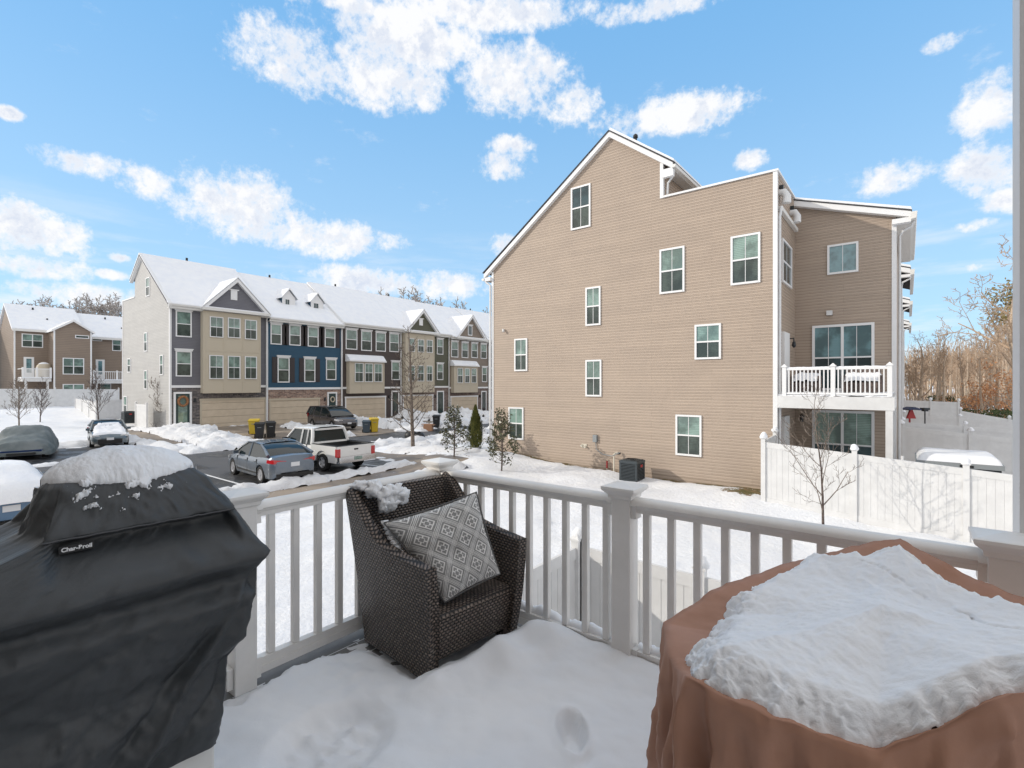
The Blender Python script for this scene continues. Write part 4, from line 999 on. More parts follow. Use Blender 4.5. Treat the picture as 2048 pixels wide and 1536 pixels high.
# tan row seen from behind, far left
def far_row():
    X = -79; XW = -76
    def unit(y0, y1, yw, zoff, label, wing=True, yA=None):
        t = thing('townhouse', label, 'house', (X - 5, y0, -.8), 'tan houses far left'); fx = FX(X); fr = frame((0, 0, 0), (1, 0, 0), (0, 1, 0)); ze = 7.7 + zoff
        b = MB(); b.prism(fr, [(X, -3), (X, ze), (X - 5.5, ze + 3.1), (X - 11, ze), (X - 11, -3)], y0, y1); b.build('wall', 'siding_brown_tan', t)
        b = MB(); b.prism(fr, [(X + .4, ze - .1), (X - 5.5, ze + 3.25), (X - 11.4, ze - .1), (X - 11.4, ze + .1), (X - 5.5, ze + 3.45), (X + .45, ze + .1)], y0 - .2, y1); r = b.build('roof', 'snow', t)
        b = MB(); b.fbox(fx, y0 - .15, y1, ze - .22, ze + .02, .38, .5); b.build('gutter', 'fascia', r)
        for (u, v_) in ((.35, .2), (.5, .62)):
            yy = y0 + (y1 - y0) * u; xx = X - 5.5 * (1 - v_); b = MB(); zz = ze + 3.35 * (1 - v_); b.tube([(xx, yy, zz - .2), (xx, yy, zz + .4)], .09, 6); b.build('vent_pipe', 'black', r)
        b = MB(); b.fbox(fx, y0, y0 + .14, -3, ze, 0, .04); b.build('corner_board', 'white_trim', t)
        if wing:
            fw = FX(XW); ym = (yw + y1) / 2
            b = MB(); b.prism(fw, [(yw, -3), (y1, -3), (y1, ze - .1), (ym, ze + 1.05), (yw, ze - .1)], -3, 0); b.build('wing_wall', 'siding_brown_tan', t)
            b = MB()
            for ye in (yw - .25, y1 + .25):
                b.hexa([(XW + .3, ye, ze - .25), (XW - 5, ye, ze - .25), (XW - 5, ym, ze + 1.08), (XW + .3, ym, ze + 1.08), (XW + .3, ye, ze - .05), (XW - 5, ye, ze - .05), (XW - 5, ym, ze + 1.28), (XW + .3, ym, ze + 1.28)])
            b.build('wing_roof', 'snow', t)
            b = MB()
            for ye in (yw - .25, y1 + .25): b.prism(fw, [(ye, ze - .3), (ye, ze - .08), (ym, ze + 1.25), (ym, ze + 1.0)], .3, .34)
            b.fbox(fw, yw - .02, yw + .13, -3, ze - .1, 0, .04); b.fbox(fw, y1 - .13, y1 + .02, -3, ze - .1, 0, .04)
            b.build('wing_trim', 'white_trim', t)
        return t
    t = unit(9.5, 15.75, 12.38, 0, 'tan house at far left seen from behind, grill-topped balcony and projecting wing')
    fx = FX(X); fw = FX(XW)
    window(t, fx, pxX(X, 43, 668, 86, 695), cols=2, trim=.09, grid=False); window(t, fw, pxX(XW, 125, 716, 168, 749), cols=2, trim=.09, grid=False); window(t, fw, pxX(XW, 125, 768, 168, 782), cols=2, trim=.09, grid=False, split=False)
    window(t, fw, pxX(XW, 150, 670.5, 178, 677), trim=.08, grid=False, split=False, panes=('pane_lower', 'pane_lower'))
    def balc(t, y0, y1, z, xf=X + 3.0):
        b = MB(); b.box(X, xf, y0, y1, z - .38, z); b.build('balcony_floor', 'vinyl', t)
        b = MB(); b.box(X + .2, xf + .1, y0 - .05, y1, z, z + .12); b.build('balcony_snow', 'snow', t)
        b = MB(); b.box(xf - .1, xf, y0, y1, z + 1.0, z + 1.08); b.box(X, xf, y0, y0 + .08, z + 1.0, z + 1.08)
        for k in range(3):
            yy = y0 + .06 + (y1 - y0 - .12) * k / 2; b.box(xf - .14, xf + .02, yy - .08, yy + .08, z, z + 1.2)
        for k in range(26):
            yy = y0 + (y1 - y0) * k / 25; b.box(xf - .07, xf - .03, yy - .02, yy + .02, z + .1, z + 1.0)
        b.build('railing', 'white_trim', t)
        b = MB(); b.box(xf - .3, xf - .1, y0 + .2, y0 + .42, -2, z - .38); b.box(xf - .3, xf - .1, y1 - .4, y1 - .2, -2, z - .38); b.build('balcony_post', 'vinyl', t)
    balc(t, 9.8, 12.2, 2.15)
    a = pxX(X, 47, 714, 68, 752)
    b = MB(); b.fbox(fx, a[0], a[1], 2.2, a[3], 0, .05); d = b.build('door', 'white_trim', t); b = MB(); b.fbox(fx, a[0] + .22, a[1] - .22, 2.8, a[3] - .2, .05, .06); b.build('door_glass', 'pane_blue', d)
    t = unit(15.8, 24.0, 19.6, -.45, 'tan house at far left partly hidden by the grey house, low balcony over a fence', wing=False)
    window(t, fx, pxX(X, 224, 678, 242.5, 702), trim=.09, grid=False); window(t, fx, pxX(X, 200, 767, 222, 792), trim=.09, grid=False)
    window(t, fx, pxX(X, 184, 676.5, 204, 682), trim=.08, grid=False, split=False, panes=('pane_lower', 'pane_lower'))
    balc(t, 15.9, 20.5, 1.95)
    a = pxX(X, 191, 719, 209, 752); b = MB(); b.fbox(fx, a[0], a[1], 2.0, a[3], 0, .05); d = b.build('door', 'white_trim', t); b = MB(); b.fbox(fx, a[0] + .25, a[1] - .25, 2.7, a[3] - .2, .05, .06); b.build('door_glass', 'pane_blue', d)
    # covered grill on that balcony
    p = onX(88, 750, X + 2.0); t2 = thing('grill_cover', 'beige covered grill with snow cap on the far left balcony', 'covered grill', (p.x, p.y, 2.2)); b = MB()
    P = []
    for i in range(8):
        for j in range(12):
            th = 2 * pi * j / 12; rr = [.75, .78, .74, .7, .66, .5, .28, .02][i]; P.append((p.x + rr * .6 * cos(th), p.y + rr * sin(th) * .95, 2.25 + [0, .4, .8, 1.1, 1.3, 1.5, 1.6, 1.62][i]))
    b.grid(P, 8, 12, closev=True); b.build('cover', 'panel_tan', t2, smooth=60)
    b = MB(); P = [(p.x + (.5 * (1 - i / 5)) * .6 * cos(2 * pi * j / 12), p.y + .5 * (1 - i / 5) * sin(2 * pi * j / 12), 3.76 + .22 * (1 - (1 - i / 5) ** 2)) for i in range(6) for j in range(12)]; b.grid(P, 6, 12, closev=True); b.build('snow_cap', 'snow', t2, smooth=180)
    t = thing('house', 'pale siding house sliver at the far left edge of the picture', 'house', (-92, 4, -1)); b = MB(); fr = frame((0, 0, 0), (1, 0, 0), (0, 1, 0)); b.prism(fr, [(-88, -3), (-88, 7.2), (-93, 10.2), (-98, 7.2), (-98, -3)], -2, 7.6); b.build('wall', 'siding_lightgray', t)
    b = MB(); b.prism(fr, [(-87.6, 7.1), (-93, 10.35), (-98.4, 7.1), (-98.4, 7.4), (-93, 10.7), (-87.6, 7.4)], -2.3, 7.8); b.build('roof', 'snow', t)
far_row()
fence('long back-garden fence below the far left tan houses', (-72.5, -2), (-72.5, 17.5), lambda s: 1.15 - .014 * s, h=2.1, bays=7, cap_snow=False, boards=False)
fence('sunlit fence corner panel left of the grey end townhouse', (-68, 12.8), (-60.1, 12.8), lambda s: -.02 - .02 * s, h=2.0, bays=3, cap_snow=False)
fence('shaded fence side left of the grey end townhouse', (-60, 12.9), (-60, 21), lambda s: .0, h=2.0, bays=3, cap_snow=False)
def small_left():
    # white privacy screen and AC by the grey house
    y = 12.4
    a0 = onY(272, 830, y).x; a1 = onY(284, 830, y).x; zb = g(a0, y) - .2
    fence('white screen panel against the grey house side wall', (a0, y), (a0 + 2.5, y), lambda s: onY(275, 808, y).z, h=1.9, bays=1, cap_snow=False)
    p = onY(258, 850, 12.7)
    ac_unit(onY(257, 850, 12.6).x, 12.6, g(p.x, 12.6) + .35, .8, .95, 'dark air conditioner beside the grey end townhouse')
small_left()

# ------------------------------------------------------------------ trees
def branch(mb, p, d, L, r, depth, rng, S, out):
    n = S.get('seg', 3); pts = [Vector(p)]; rad = [r]; dd = Vector(d)
    for i in range(n):
        dd = (dd + Vector((rng.gauss(0, 1), rng.gauss(0, 1), rng.gauss(0, .6))) * (S['wob'] if depth else S.get('wob0', S['wob'] * .6)) + Vector((0, 0, S['up']))).normalized()
        pts.append(pts[-1] + dd * (L / n)); rad.append(max(r * (1 - (1 - S['taper']) * (i + 1) / n), S['rmin']))
    (out if depth < S.get('split', 1) else mb).tube(pts, rad, 6 if depth == 0 else (4 if depth < 2 else 3), caps=False)
    if depth >= S['depth']: return
    k = S['kids'][min(depth, len(S['kids']) - 1)]
    for j in range(k):
        u = S['from'] + (1 - S['from']) * (j + rng.random()) / k if depth else S['from0'] + (1 - S['from0']) * (j + rng.random() * .8) / k
        q = u * n; i = min(int(q), n - 1); f = q - i; base = pts[i].lerp(pts[i + 1], f); ax = (pts[i + 1] - pts[i]).normalized()
        ang = S['ang'] * (.75 + .5 * rng.random()); ph = j * 2.4 + rng.random() * 1.2
        a = ax.cross(Vector((.3, .5, .8))).normalized(); b = ax.cross(a)
        nd = (ax * cos(ang) + (a * cos(ph) + b * sin(ph)) * sin(ang)).normalized()
        rb = (rad[i] * (1 - f) + rad[i + 1] * f)
        ln = L * S['ratio'] * (.7 + .5 * rng.random()) * ((1.15 - .55 * u) if depth == 0 else 1)
        branch(mb, base, nd, ln, max(rb * S['rr'], S['rmin']), depth + 1, rng, S, out)
    if depth: pass
    else: branch(mb, pts[-1], dd, L * S['ratio'] * .8, rad[-1], depth + 1, rng, S, out)

def tree_meshes(seed, H, r, S, mt, mc):
    rng = random.Random(seed); a = MB(); b = MB()
    S = dict(dict(wob=.10, up=.03, taper=.35, rmin=.012, depth=4, kids=[9, 4, 4, 3], ang=.75, ratio=.5, rr=.55, from0=.3, seg=3), **S); S['from'] = S.get('fromk', .25)
    branch(a, (0, 0, -.3), (0, 0, 1), H * S.get('tf', .62), r, 0, rng, S, b)
    return b.mesh('trunk', mt, smooth=180), a.mesh('crown', mc)
def put_tree(meshes, loc, rz, sc, label, group=None, name='tree', cat='tree', sz=None):
    t = bpy.data.objects.new(name, None); C.objects.link(t); t.location = loc; t.rotation_euler = (0, 0, rz); t.scale = (sc, sc, sz or sc); tag(t, label, cat, group)
    for nm, me in zip(('trunk', 'crown'), meshes):
        o = bpy.data.objects.new(nm, me); C.objects.link(o); o.parent = t
    return t
def mh(ms): return max(v.co.z for m_ in ms for v in m_.vertices)
def gp(px, py, d):
    q = atD(px, py, d); return Vector((q.x, q.y, g(q.x, q.y)))

def trees():
    # thin young tree before the near fence
    bx, by = onY(1650, 1000, 15.2).x, 15.2; z = g(bx, by)
    tm = tree_meshes(11, 4.75, .038, dict(depth=4, kids=[9, 4, 3, 3], wob=.10, up=.10, ang=.62, ratio=.50, rmin=.0042, from0=.34, tf=.62, seg=4), 'bark_dark', 'bark_gray')
    put_tree(tm, (bx, by, z), 1.0, 1.0, 'slim bare young tree standing in front of the near white fence', name='bare_tree')
    # street tree in front of the olive house
    q = gp(826, 800, 27.2); tm = tree_meshes(5, 6.8, .115, dict(depth=4, kids=[32, 5, 3, 2], wob=.07, wob0=.012, rr=.34, up=.06, ang=.92, ratio=.30, rmin=.010, from0=.20, tf=.84, seg=6), 'bark_gray', 'bark_gray')
    put_tree(tm, q, .4, 1.0, 'bare street tree on the snowy kerb before the olive house', name='bare_tree')
    yt = tree_meshes(21, 5.2, .07, dict(depth=3, kids=[26, 5, 3], wob=.07, wob0=.015, rr=.36, up=.10, ang=.7, ratio=.38, rmin=.011, from0=.20, tf=.78, seg=5), 'bark_gray', 'bark_gray')
    yt2 = tree_meshes(33, 5.0, .06, dict(depth=3, kids=[16, 5, 4], wob=.08, wob0=.03, rr=.42, up=.12, ang=.62, ratio=.44, rmin=.011, from0=.22, tf=.72, seg=4), 'bark_dark', 'bark_dark')
    G = 'young bare trees on the left lawns'
    put_tree(yt, gp(325, 860, 38.5), 0, 1.0, 'bare young tree in front of the grey end house doorway', G, 'bare_tree')
    put_tree(yt2, gp(197, 840, 45.0), 1, 1.0, 'dark forked bare tree behind the frosted dark sedan', G, 'bare_tree')
    put_tree(yt, gp(38, 845, 40), 2.2, .85, 'bare young tree directly behind the covered car', G, 'bare_tree')
    put_tree(yt2, gp(80, 845, 44), 3.0, .8, 'thin bare tree right of the one behind the covered car', G, 'bare_tree')
    # woods right
    V = [tree_meshes(100 + i, 13.5, .23, dict(depth=4, kids=[11, 5, 4, 3], wob=.12, wob0=.035, up=.10 - .02 * (i % 2), ang=.55, ratio=.32, rmin=.017, rr=.42, from0=.52, tf=.80, seg=5), 'bark_tan', 'twig_tan') for i in range(5)]
    big_ = tree_meshes(140, 19, .42, dict(depth=5, kids=[9, 4, 4, 3, 3], wob=.14, up=.04, ang=.85, ratio=.50, rmin=.022, from0=.25, tf=.6, seg=4), 'bark_tan', 'twig_tan')
    rng = random.Random(4)
    names = ['pale', 'leaning', 'slender', 'broad', 'twiggy']
    spots = []
    for k in range(46):
        px = 1822 + (k % 23) * 11.6 + rng.uniform(-5, 5); d = (52 if k < 23 else 68) + rng.uniform(-5, 12)
        spots.append((px, d))
    for k, (px, d) in enumerate(spots):
        yt_ = interp([(1815, 712), (1840, 690), (1870, 655), (1900, 668), (1925, 690), (1945, 655), (1975, 645), (2000, 600), (2060, 580)])(px) + rng.uniform(-8, 30); q = gp(px, 830, d); hh = (EYE.z + (768 - yt_) / 1002 * d - q.z) / mh(V[k % 5])
        put_tree(V[k % 5], gp(px, 830, d), rng.uniform(0, 6.28), hh, 'pale-stemmed bare forest tree in the sunlit woods right of the tan house', 'bare forest trees right of the tan house', 'bare_tree')
    put_tree(big_, gp(2042, 830, 40), 1.9, .92, 'largest bare forest tree at the right edge of the woods', None, 'bare_tree')
    put_tree(big_, gp(1838, 830, 50), .5, .52, 'gnarled snow-flecked bare tree closest to the tan row', None, 'bare_tree')
    # far ranks of the same woods
    b = MB()
    for k in range(130):
        px = rng.uniform(1800, 2300); d = rng.uniform(85, 120); q = gp(px, 830, d); H = rng.uniform(10.5, 14) * d / 100
        for s in range(26):
            a0 = Vector((q.x + rng.gauss(0, 2.2), q.y + rng.gauss(0, 2.2), q.z + (0 if s < 5 else rng.uniform(.2, .6) * H)))
            a1 = a0 + Vector((rng.gauss(0, 1.2), rng.gauss(0, 1.2), H * (rng.uniform(.6, .9) if s < 5 else rng.uniform(.15, .38))))
            b.tube([a0, a1], [.12 if s < 5 else .05, .03], 3, caps=False)
    tag(b.build('distant_wood', 'twig_tan', recalc=False), 'dense far ranks of the bare brown woods at right', 'wood', kind='stuff')
    # russet undergrowth and evergreens
    def leafy(label, px, d, rx, rz, m, n, ls, nm, cat, seed, lift=.6, group=None, stems=5):
        q = gp(px, 830, d); t = thing(nm, label, cat, q, group); r_ = random.Random(seed); b = MB(); k = MB()
        cl = [(r_.gauss(0, .5), r_.gauss(0, .5), r_.uniform(0, 1)) for _ in range(16)]
        for i in range(n):
            c = cl[r_.randrange(16)]
            p = Vector((q.x + (c[0] + r_.gauss(0, .2)) * rx, q.y + (c[1] + r_.gauss(0, .2)) * rx, q.z + lift + (c[2] + r_.gauss(0, .10)) * rz))
            a = Vector((r_.gauss(0, 1), r_.gauss(0, 1), r_.gauss(0, 1))).normalized() * ls; c2 = a.cross(Vector((r_.gauss(0, 1), r_.gauss(0, 1), r_.gauss(0, 1)))).normalized() * ls * .55
            b.poly([p - a, p + c2, p + a, p - c2])
        b.build('crown', m, t, recalc=False)
        for i in range(stems):
            k.tube([q + Vector((r_.gauss(0, .15) * rx, r_.gauss(0, .15) * rx, -.3)), q + Vector((r_.gauss(0, .4) * rx, r_.gauss(0, .4) * rx, lift + rz * .8))], [.06, .015], 4)
        k.build('trunk', 'bark_tan', t, recalc=False)
    leafy('russet-leaved young beech low in the woods, left one of two', 1950, 50, 2.2, 2.9, 'leaf_orange', 1300, .11, 'beech_tree', 'beech', 1)
    leafy('russet-leaved beech at the right edge of the woods', 2034, 46, 2.2, 5.0, 'leaf_orange', 1800, .11, 'beech_tree', 'beech', 2)
    leafy('green bush in the snow below the russet beeches', 1985, 44, 2.4, 1.3, 'leaf_green', 1500, .11, 'bush', 'bush', 3, lift=-.1)
    leafy('small dark evergreen bush at the foot of the woods', 1877, 52, 1.1, 1.6, 'leaf_green', 900, .10, 'bush', 'bush', 4, lift=.6)
    leafy('olive pine crown rising over the woods at the right edge', 2036, 47, 1.9, 4.2, 'leaf_pine', 1300, .15, 'pine_tree', 'pine', 6, lift=8.6, stems=2)
    b = MB(); r_ = random.Random(8)
    for i in range(800):
        px = r_.uniform(1815, 2080); q = gp(px, 830, r_.uniform(50, 66)); z = r_.uniform(0, 2.2)
        a0 = q + Vector((r_.gauss(0, .5), r_.gauss(0, .5), z * .5)); b.tube([a0, a0 + Vector((r_.gauss(0, .5), r_.gauss(0, .5), r_.uniform(.6, 2.0)))], [.025, .008], 3, caps=False)
    tag(b.build('undergrowth', 'bark_gray', recalc=False), 'dark brown brush at the foot of the woods', 'undergrowth', kind='stuff')
    # frosted trees on the ridges
    F = [tree_meshes(200 + i, 13, .2, dict(depth=4, kids=[22, 6, 5, 4], wob=.12, up=.07, ang=.80, ratio=.46, rmin=.045, rr=.42, from0=.25, tf=.66, seg=4), 'twig_frost', 'twig_frost') for i in range(3)]
    k = 0
    for px, py in ((755, 573), (800, 571), (818, 577), (838, 573), (862, 592), (895, 588), (910, 592), (940, 618), (955, 615), (780, 585), (876, 600)):
        d = 96 + (k * 7 % 12); q = atD(px, 790, d); zt = EYE.z + (768 - py) / 1002 * d; z0 = -1.0
        put_tree(F[k % 3], (q.x, q.y, z0), k * 1.1, (zt - z0) / mh(F[k % 3]), 'frost-paled tree crown rising behind the roofs of the row', 'frosted trees behind the roofs of the row', 'bare_tree'); k += 1
    for px, py in ((5, 610), (22, 600), (45, 597), (60, 590), (78, 588), (95, 590), (115, 598), (135, 600), (150, 594), (165, 589), (180, 586), (195, 590), (210, 594), (225, 590), (238, 586), (252, 588), (30, 606), (105, 604), (245, 600), (14, 616), (125, 606)):
        d = 112 + (k * 7 % 14); q = atD(px, 790, d); zt = EYE.z + (768 - py) / 1002 * d; z0 = 1.0
        put_tree(F[k % 3], (q.x, q.y, z0), k * 1.7, (zt - z0) / mh(F[k % 3]), 'frosted bare tree on the ridge behind the far left houses', 'frosted trees on the left ridge', 'bare_tree'); k += 1
trees()

def evergreens():
    def magnolia(px, py, d, H, label, seed):
        q = gp(px, py, d); t = thing('magnolia_shrub', label, 'shrub', q, 'young magnolias on the side lawn'); r_ = random.Random(seed); b = MB(); s = MB()
        s.tube([q + Vector((0, 0, -.2)), q + Vector((.03, .02, H * .4)), q + Vector((-.02, .0, H * .93))], [.035, .028, .01], 6)
        tips = []
        for i in range(34):
            u = .12 + .86 * i / 33; z = u * H; L = (.50 if u < .6 else .50 * (1.25 - u)) * H * .58 * r_.uniform(.6, 1.15); th = i * 2.4 + r_.uniform(-.4, .4)
            p0 = q + Vector((0, 0, z * .75)); p1 = q + Vector((cos(th) * L, sin(th) * L, z + .12)); s.tube([p0, p0.lerp(p1, .5) + Vector((0, 0, -.03)), p1], [.012, .009, .005], 4); tips.append((p0.lerp(p1, .6), p1, u))
        for (a, e, u) in tips:
            n = 12 if u < .28 else (34 if u < .8 else 22)
            for k in range(n):
                c = a.lerp(e, r_.random() * 1.1) + Vector((r_.gauss(0, .07), r_.gauss(0, .07), r_.gauss(0, .07)))
                d1 = Vector((r_.gauss(0, 1), r_.gauss(0, 1), r_.gauss(.4, .7))).normalized() * .075; d2 = d1.cross(Vector((r_.gauss(0, 1), r_.gauss(0, 1), r_.gauss(0, 1)))).normalized() * .03
                b.poly([c - d1, c - d1 * .2 + d2, c + d1, c - d1 * .2 - d2])
        s.build('stem', 'bark_dark', t); b.build('foliage', 'leaf_magnolia', t, recalc=False)
    magnolia(908, 900, 23.0, 2.3, 'loose magnolia shrub left of the conical evergreen', 2)
    magnolia(1003, 940, 20.6, 2.45, 'loose magnolia shrub by the front corner of the tan house', 7)
    def thuja(px, py, d, H, W, label, seed):
        q = gp(px, py, d); t = thing('arborvitae', label, 'evergreen', q, None); r_ = random.Random(seed); b = MB(); s = MB()
        s.tube([q + Vector((0, 0, -.2)), q + Vector((0, 0, H * .9))], [.06, .01], 6)
        for i in range(4200):
            u = r_.random() ** .8; th = r_.uniform(0, 2 * pi); lump = 1 + .20 * sin(3 * th + u * 9) + .13 * sin(7 * th - u * 17)
            rr = W * lump * (min(1, (1 - u) * 1.7) ** .8) * (.72 + .28 * min(1, u * 6)) * r_.uniform(.6, 1.04)
            c = q + Vector((cos(th) * rr, sin(th) * rr, .05 + u * (H - .05)))
            up = Vector((cos(th) * .5, sin(th) * .5, 1)).normalized() * r_.uniform(.05, .11); sd = Vector((-sin(th), cos(th), r_.gauss(0, .3))).normalized() * .03
            b.poly([c - up * .5 - sd, c - up * .5 + sd, c + up])
        s.build('stem', 'bark_dark', t); b.build('foliage', 'leaf_thuja', t, recalc=False)
    thuja(951, 905, 25.0, 2.15, .37, 'conical green evergreen between the two magnolia shrubs', 1)
    thuja(319, 860, 39.2, 2.1, .33, 'narrow green evergreen beside the grey end house door', 2)
    def shrub(px, d, label, seed):
        q = gp(px, 860, d); t = thing('bare_shrub', label, 'shrub', q); r_ = random.Random(seed); b = MB()
        for i in range(90):
            a = q + Vector((r_.gauss(0, .5), r_.gauss(0, .5), -.05)); b.tube([a, a + Vector((r_.gauss(0, .2), r_.gauss(0, .2), r_.uniform(.3, .75)))], [.014, .006], 3, caps=False)
        b.build('twigs', 'bark_dark', t, recalc=False)
    shrub(346, 38.6, 'low reddish bare shrub under the wreathed doorway', 3)
evergreens()
# ------------------------------------------------------------------ vehicles (x forward, y left, z up)
def car(label, cat, loc, rz, S, paint, snow=None, name='parked_car'):
    root = thing(name, label, cat, (0, 0, 0), 'cars parked round the lot')
    L, W = S['L'], S['W']; R_ = S['R']; xf, xr = S['xf'], S['xr']; top = interp(S['top']); zb = .24
    wid = interp([(-L / 2, W * .40), (-L / 2 + .25, W * .475), (-L * .25, W * .5), (L * .22, W * .5), (L / 2 - .35, W * .465), (L / 2 - .08, W * .38), (L / 2, W * .30)])
    xs = sorted(set([round(-L / 2 + L * i / 40, 3) for i in range(41)] + [round(xw + R_ * 1.13 * cos(q * pi / 8), 3) for xw in (xf, xr) for q in range(9)]))
    b = MB(); P = []; n = 0
    for x in xs:
        w_ = wid(x); zt = top(x); zs = zb
        for xw in (xf, xr):
            q = (R_ * 1.13) ** 2 - (x - xw) ** 2
            if q > 0: zs = max(zs, R_ + sqrt(q) - .01)
        zn = zb + .18; e = 0
        ends = min(1, min(x + L / 2, L / 2 - x) / .12); zc = .5
        ring = [(0, zn), (w_ * .70, zn), (w_ * .965, zs), (w_ * 1.0, max(zs + .02, .48)), (w_ * 1.0, max(zs + .05, zt - .30)), (w_ * .975, max(zs + .06, zt - .13)), (w_ * .90, max(zs + .07, zt - .03)), (w_ * .72, zt), (0, zt + .025)]
        ring = [(y, .55 + (z - .55) * (.70 + .30 * ends)) for y, z in ring]
        ring += [(-y, z) for y, z in ring[1:-1]][::-1]; n = len(ring); P += [(x, y, z) for y, z in ring]
    b.grid(P, len(xs), n, closev=True); b.poly([P[i] for i in range(n)]); b.poly([P[-n + i] for i in range(n)][::-1])
    body = b.build('body', paint, root, smooth=38)
    # glasshouse
    cb = S['cabin']      # (x_rear_base, x_rear_roof, x_front_roof, x_front_base), z belt, z roof
    x0, x1, x2, x3 = cb[0]; zl, zr = cb[1], cb[2]; wb, wt = W * .455, W * .36
    st = [(x0, 0.0), (x0 + (x1 - x0) * .5, .56), (x1, .93), ((x1 + x2) / 2, 1.0), (x2, .94), (x2 + (x3 - x2) * .5, .52), (x3, 0.0)]
    b = MB(); P = []
    for x, h in st:
        z = zl + (zr - zl) * h; w1 = wb + (wt - wb) * h; e = top(x) - .05
        P += [(x, -wb, e), (x, -w1, z), (x, -w1 * .5, z + .03 * h), (x, w1 * .5, z + .03 * h), (x, w1, z), (x, wb, e)]
    b.grid(P, 7, 6); b.build('window', 'car_glass', root, smooth=50)
    b = MB(); P = []
    for x, h in st[2:5]:
        z = zl + (zr - zl) * h + .012
        P += [(x, -wt - .03, z - .05), (x, -wt * .95, z), (x, -wt * .5, z + .035), (x, wt * .5, z + .035), (x, wt * .95, z), (x, wt + .03, z - .05)]
    b.grid(P, 3, 6)
    for s in (-1, 1):
        def pt(i, f=1.0):
            x, h = st[i]; return Vector((x, s * (wb + (wt - wb) * h + .012), zl + (zr - zl) * h + .005))
        b.tube([pt(0) + Vector((0, 0, top(x0) - zl)), pt(1), pt(2)], [.07, .05, .04], 5); b.tube([pt(4), pt(5), pt(6) + Vector((0, 0, top(x3) - zl))], [.035, .035, .045], 5); b.tube([pt(2), pt(3), pt(4)], .035, 5)
        for xm in S['pill']:
            b.tube([(xm, s * (wb + .008), top(xm) - .06), (xm + .03, s * (wt + .012), zr - .03)], .038, 5)
    b.build('roof', paint, root, smooth=50)
    for (xw, s) in ((xf, 1), (xf, -1), (xr, 1), (xr, -1)):
        b = MB(); y = s * (W / 2 - .02)
        P = []
        for (rr, yy) in ((R_ * .62, y - s * .03), (R_ * .66, y), (R_ * .93, y), (R_, y - s * .03), (R_, y - s * .19), (R_ * .9, y - s * .21), (.02, y - s * .21)):
            P += [(xw + rr * cos(2 * pi * q / 24), yy, R_ + rr * sin(2 * pi * q / 24)) for q in range(24)]
        b.grid(P, 7, 24, closev=True); wo = b.build('wheel', 'tyre', root, smooth=40)
        b = MB()
        for q in range(S.get('spokes', 8)):
            th = 2 * pi * q / S.get('spokes', 8); th2 = th + .24; th1 = th - .24
            b.poly([(xw + .05 * cos(th1 - 1), y - s * .02, R_ + .05 * sin(th1 - 1)), (xw + R_ * .64 * cos(th1), y - s * .012, R_ + R_ * .64 * sin(th1)), (xw + R_ * .64 * cos(th2), y - s * .012, R_ + R_ * .64 * sin(th2)), (xw + .05 * cos(th2 + 1), y - s * .02, R_ + .05 * sin(th2 + 1))])
        b.tube([(xw, y - s * .05, R_), (xw, y - s * .008, R_)], .06, 10); b.tube([(xw + R_ * .62 * cos(2 * pi * q / 24), y - s * .014, R_ + R_ * .62 * sin(2 * pi * q / 24)) for q in range(25)], .014, 4)
        b.build('rim', 'rim', wo, recalc=False)
    b = MB()
    for s in (-1, 1): b.box(*sorted((S['mir'][0] - .05, S['mir'][0] + .08)), *sorted((s * (W / 2 - .05), s * (W / 2 + .13))), S['mir'][1], S['mir'][1] + .13)
    b.build('mirror', paint, root)
    for s in (-1, 1):
        zt = S['tl']; b = MB(); xx = -L / 2
        b.hexa([(xx - .0, s * W * .18, zt), (xx + .02, s * (W * .43), zt), (xx + .32, s * (W * .503), zt + .02), (xx + .25, s * (W * .3), zt), (xx + .0, s * W * .18, zt + S['tlh'] * .5), (xx + .03, s * (W * .43), zt + S['tlh']), (xx + .32, s * (W * .500), zt + S['tlh'] * .9), (xx + .25, s * (W * .3), zt + S['tlh'])])
        b.build('taillight', 'red_lamp', root)
        zt = S['hl']; b = MB(); xx = L / 2
        b.hexa([(xx - .10, s * W * .26, zt), (xx - .22, s * W * .44, zt + .02), (xx - .55, s * W * .492, zt + .07), (xx - .4, s * W * .3, zt), (xx - .10, s * W * .26, zt + .09), (xx - .22, s * W * .44, zt + .14), (xx - .55, s * W * .485, zt + .19), (xx - .4, s * W * .3, zt + .14)])
        b.build('headlight', 'head_lamp', root)
    b = MB(); b.box(-L / 2 - .02, -L / 2 + .05, -W * .38, W * .38, .26, .42); b.box(L / 2 - .09, L / 2 + .004, -W * .30, W * .30, .26, .50); b.build('grille', 'black', root)
    b = MB(); b.box(-L / 2 - .024, -L / 2 + .05, -.16, .16, S['pz'], S['pz'] + .15); b.box(L / 2 - .05, L / 2 + .016, -.16, .16, .45, .58); b.build('licence_plate', 'plate', root)
    b = MB()      # door seams and handles
    for s in (-1, 1):
        for xm in S['seam']: b.box(xm - .006, xm + .006, *sorted((s * (W * .5 - .03), s * (W * .5 + .0015))), .40, top(xm) - .10)
        b.box(S['seam'][0], S['seam'][-1], *sorted((s * (W * .5 - .03), s * (W * .5 + .003))), .34, .40)
    b.build('door_seam', 'black', root)
    b = MB()
    for s in (-1, 1):
        for xm in S['seam'][:2]: b.box(xm + .10, xm + .27, *sorted((s * (W * .5 - .03), s * (W * .5 + .02))), top(xm) - .21, top(xm) - .18)
    b.build('door_handle', 'chrome', root)
    if snow: snow(root, S, top, st, wb, wt, zl, zr)
    root.location = loc; root.rotation_euler = (0, 0, rz); return root

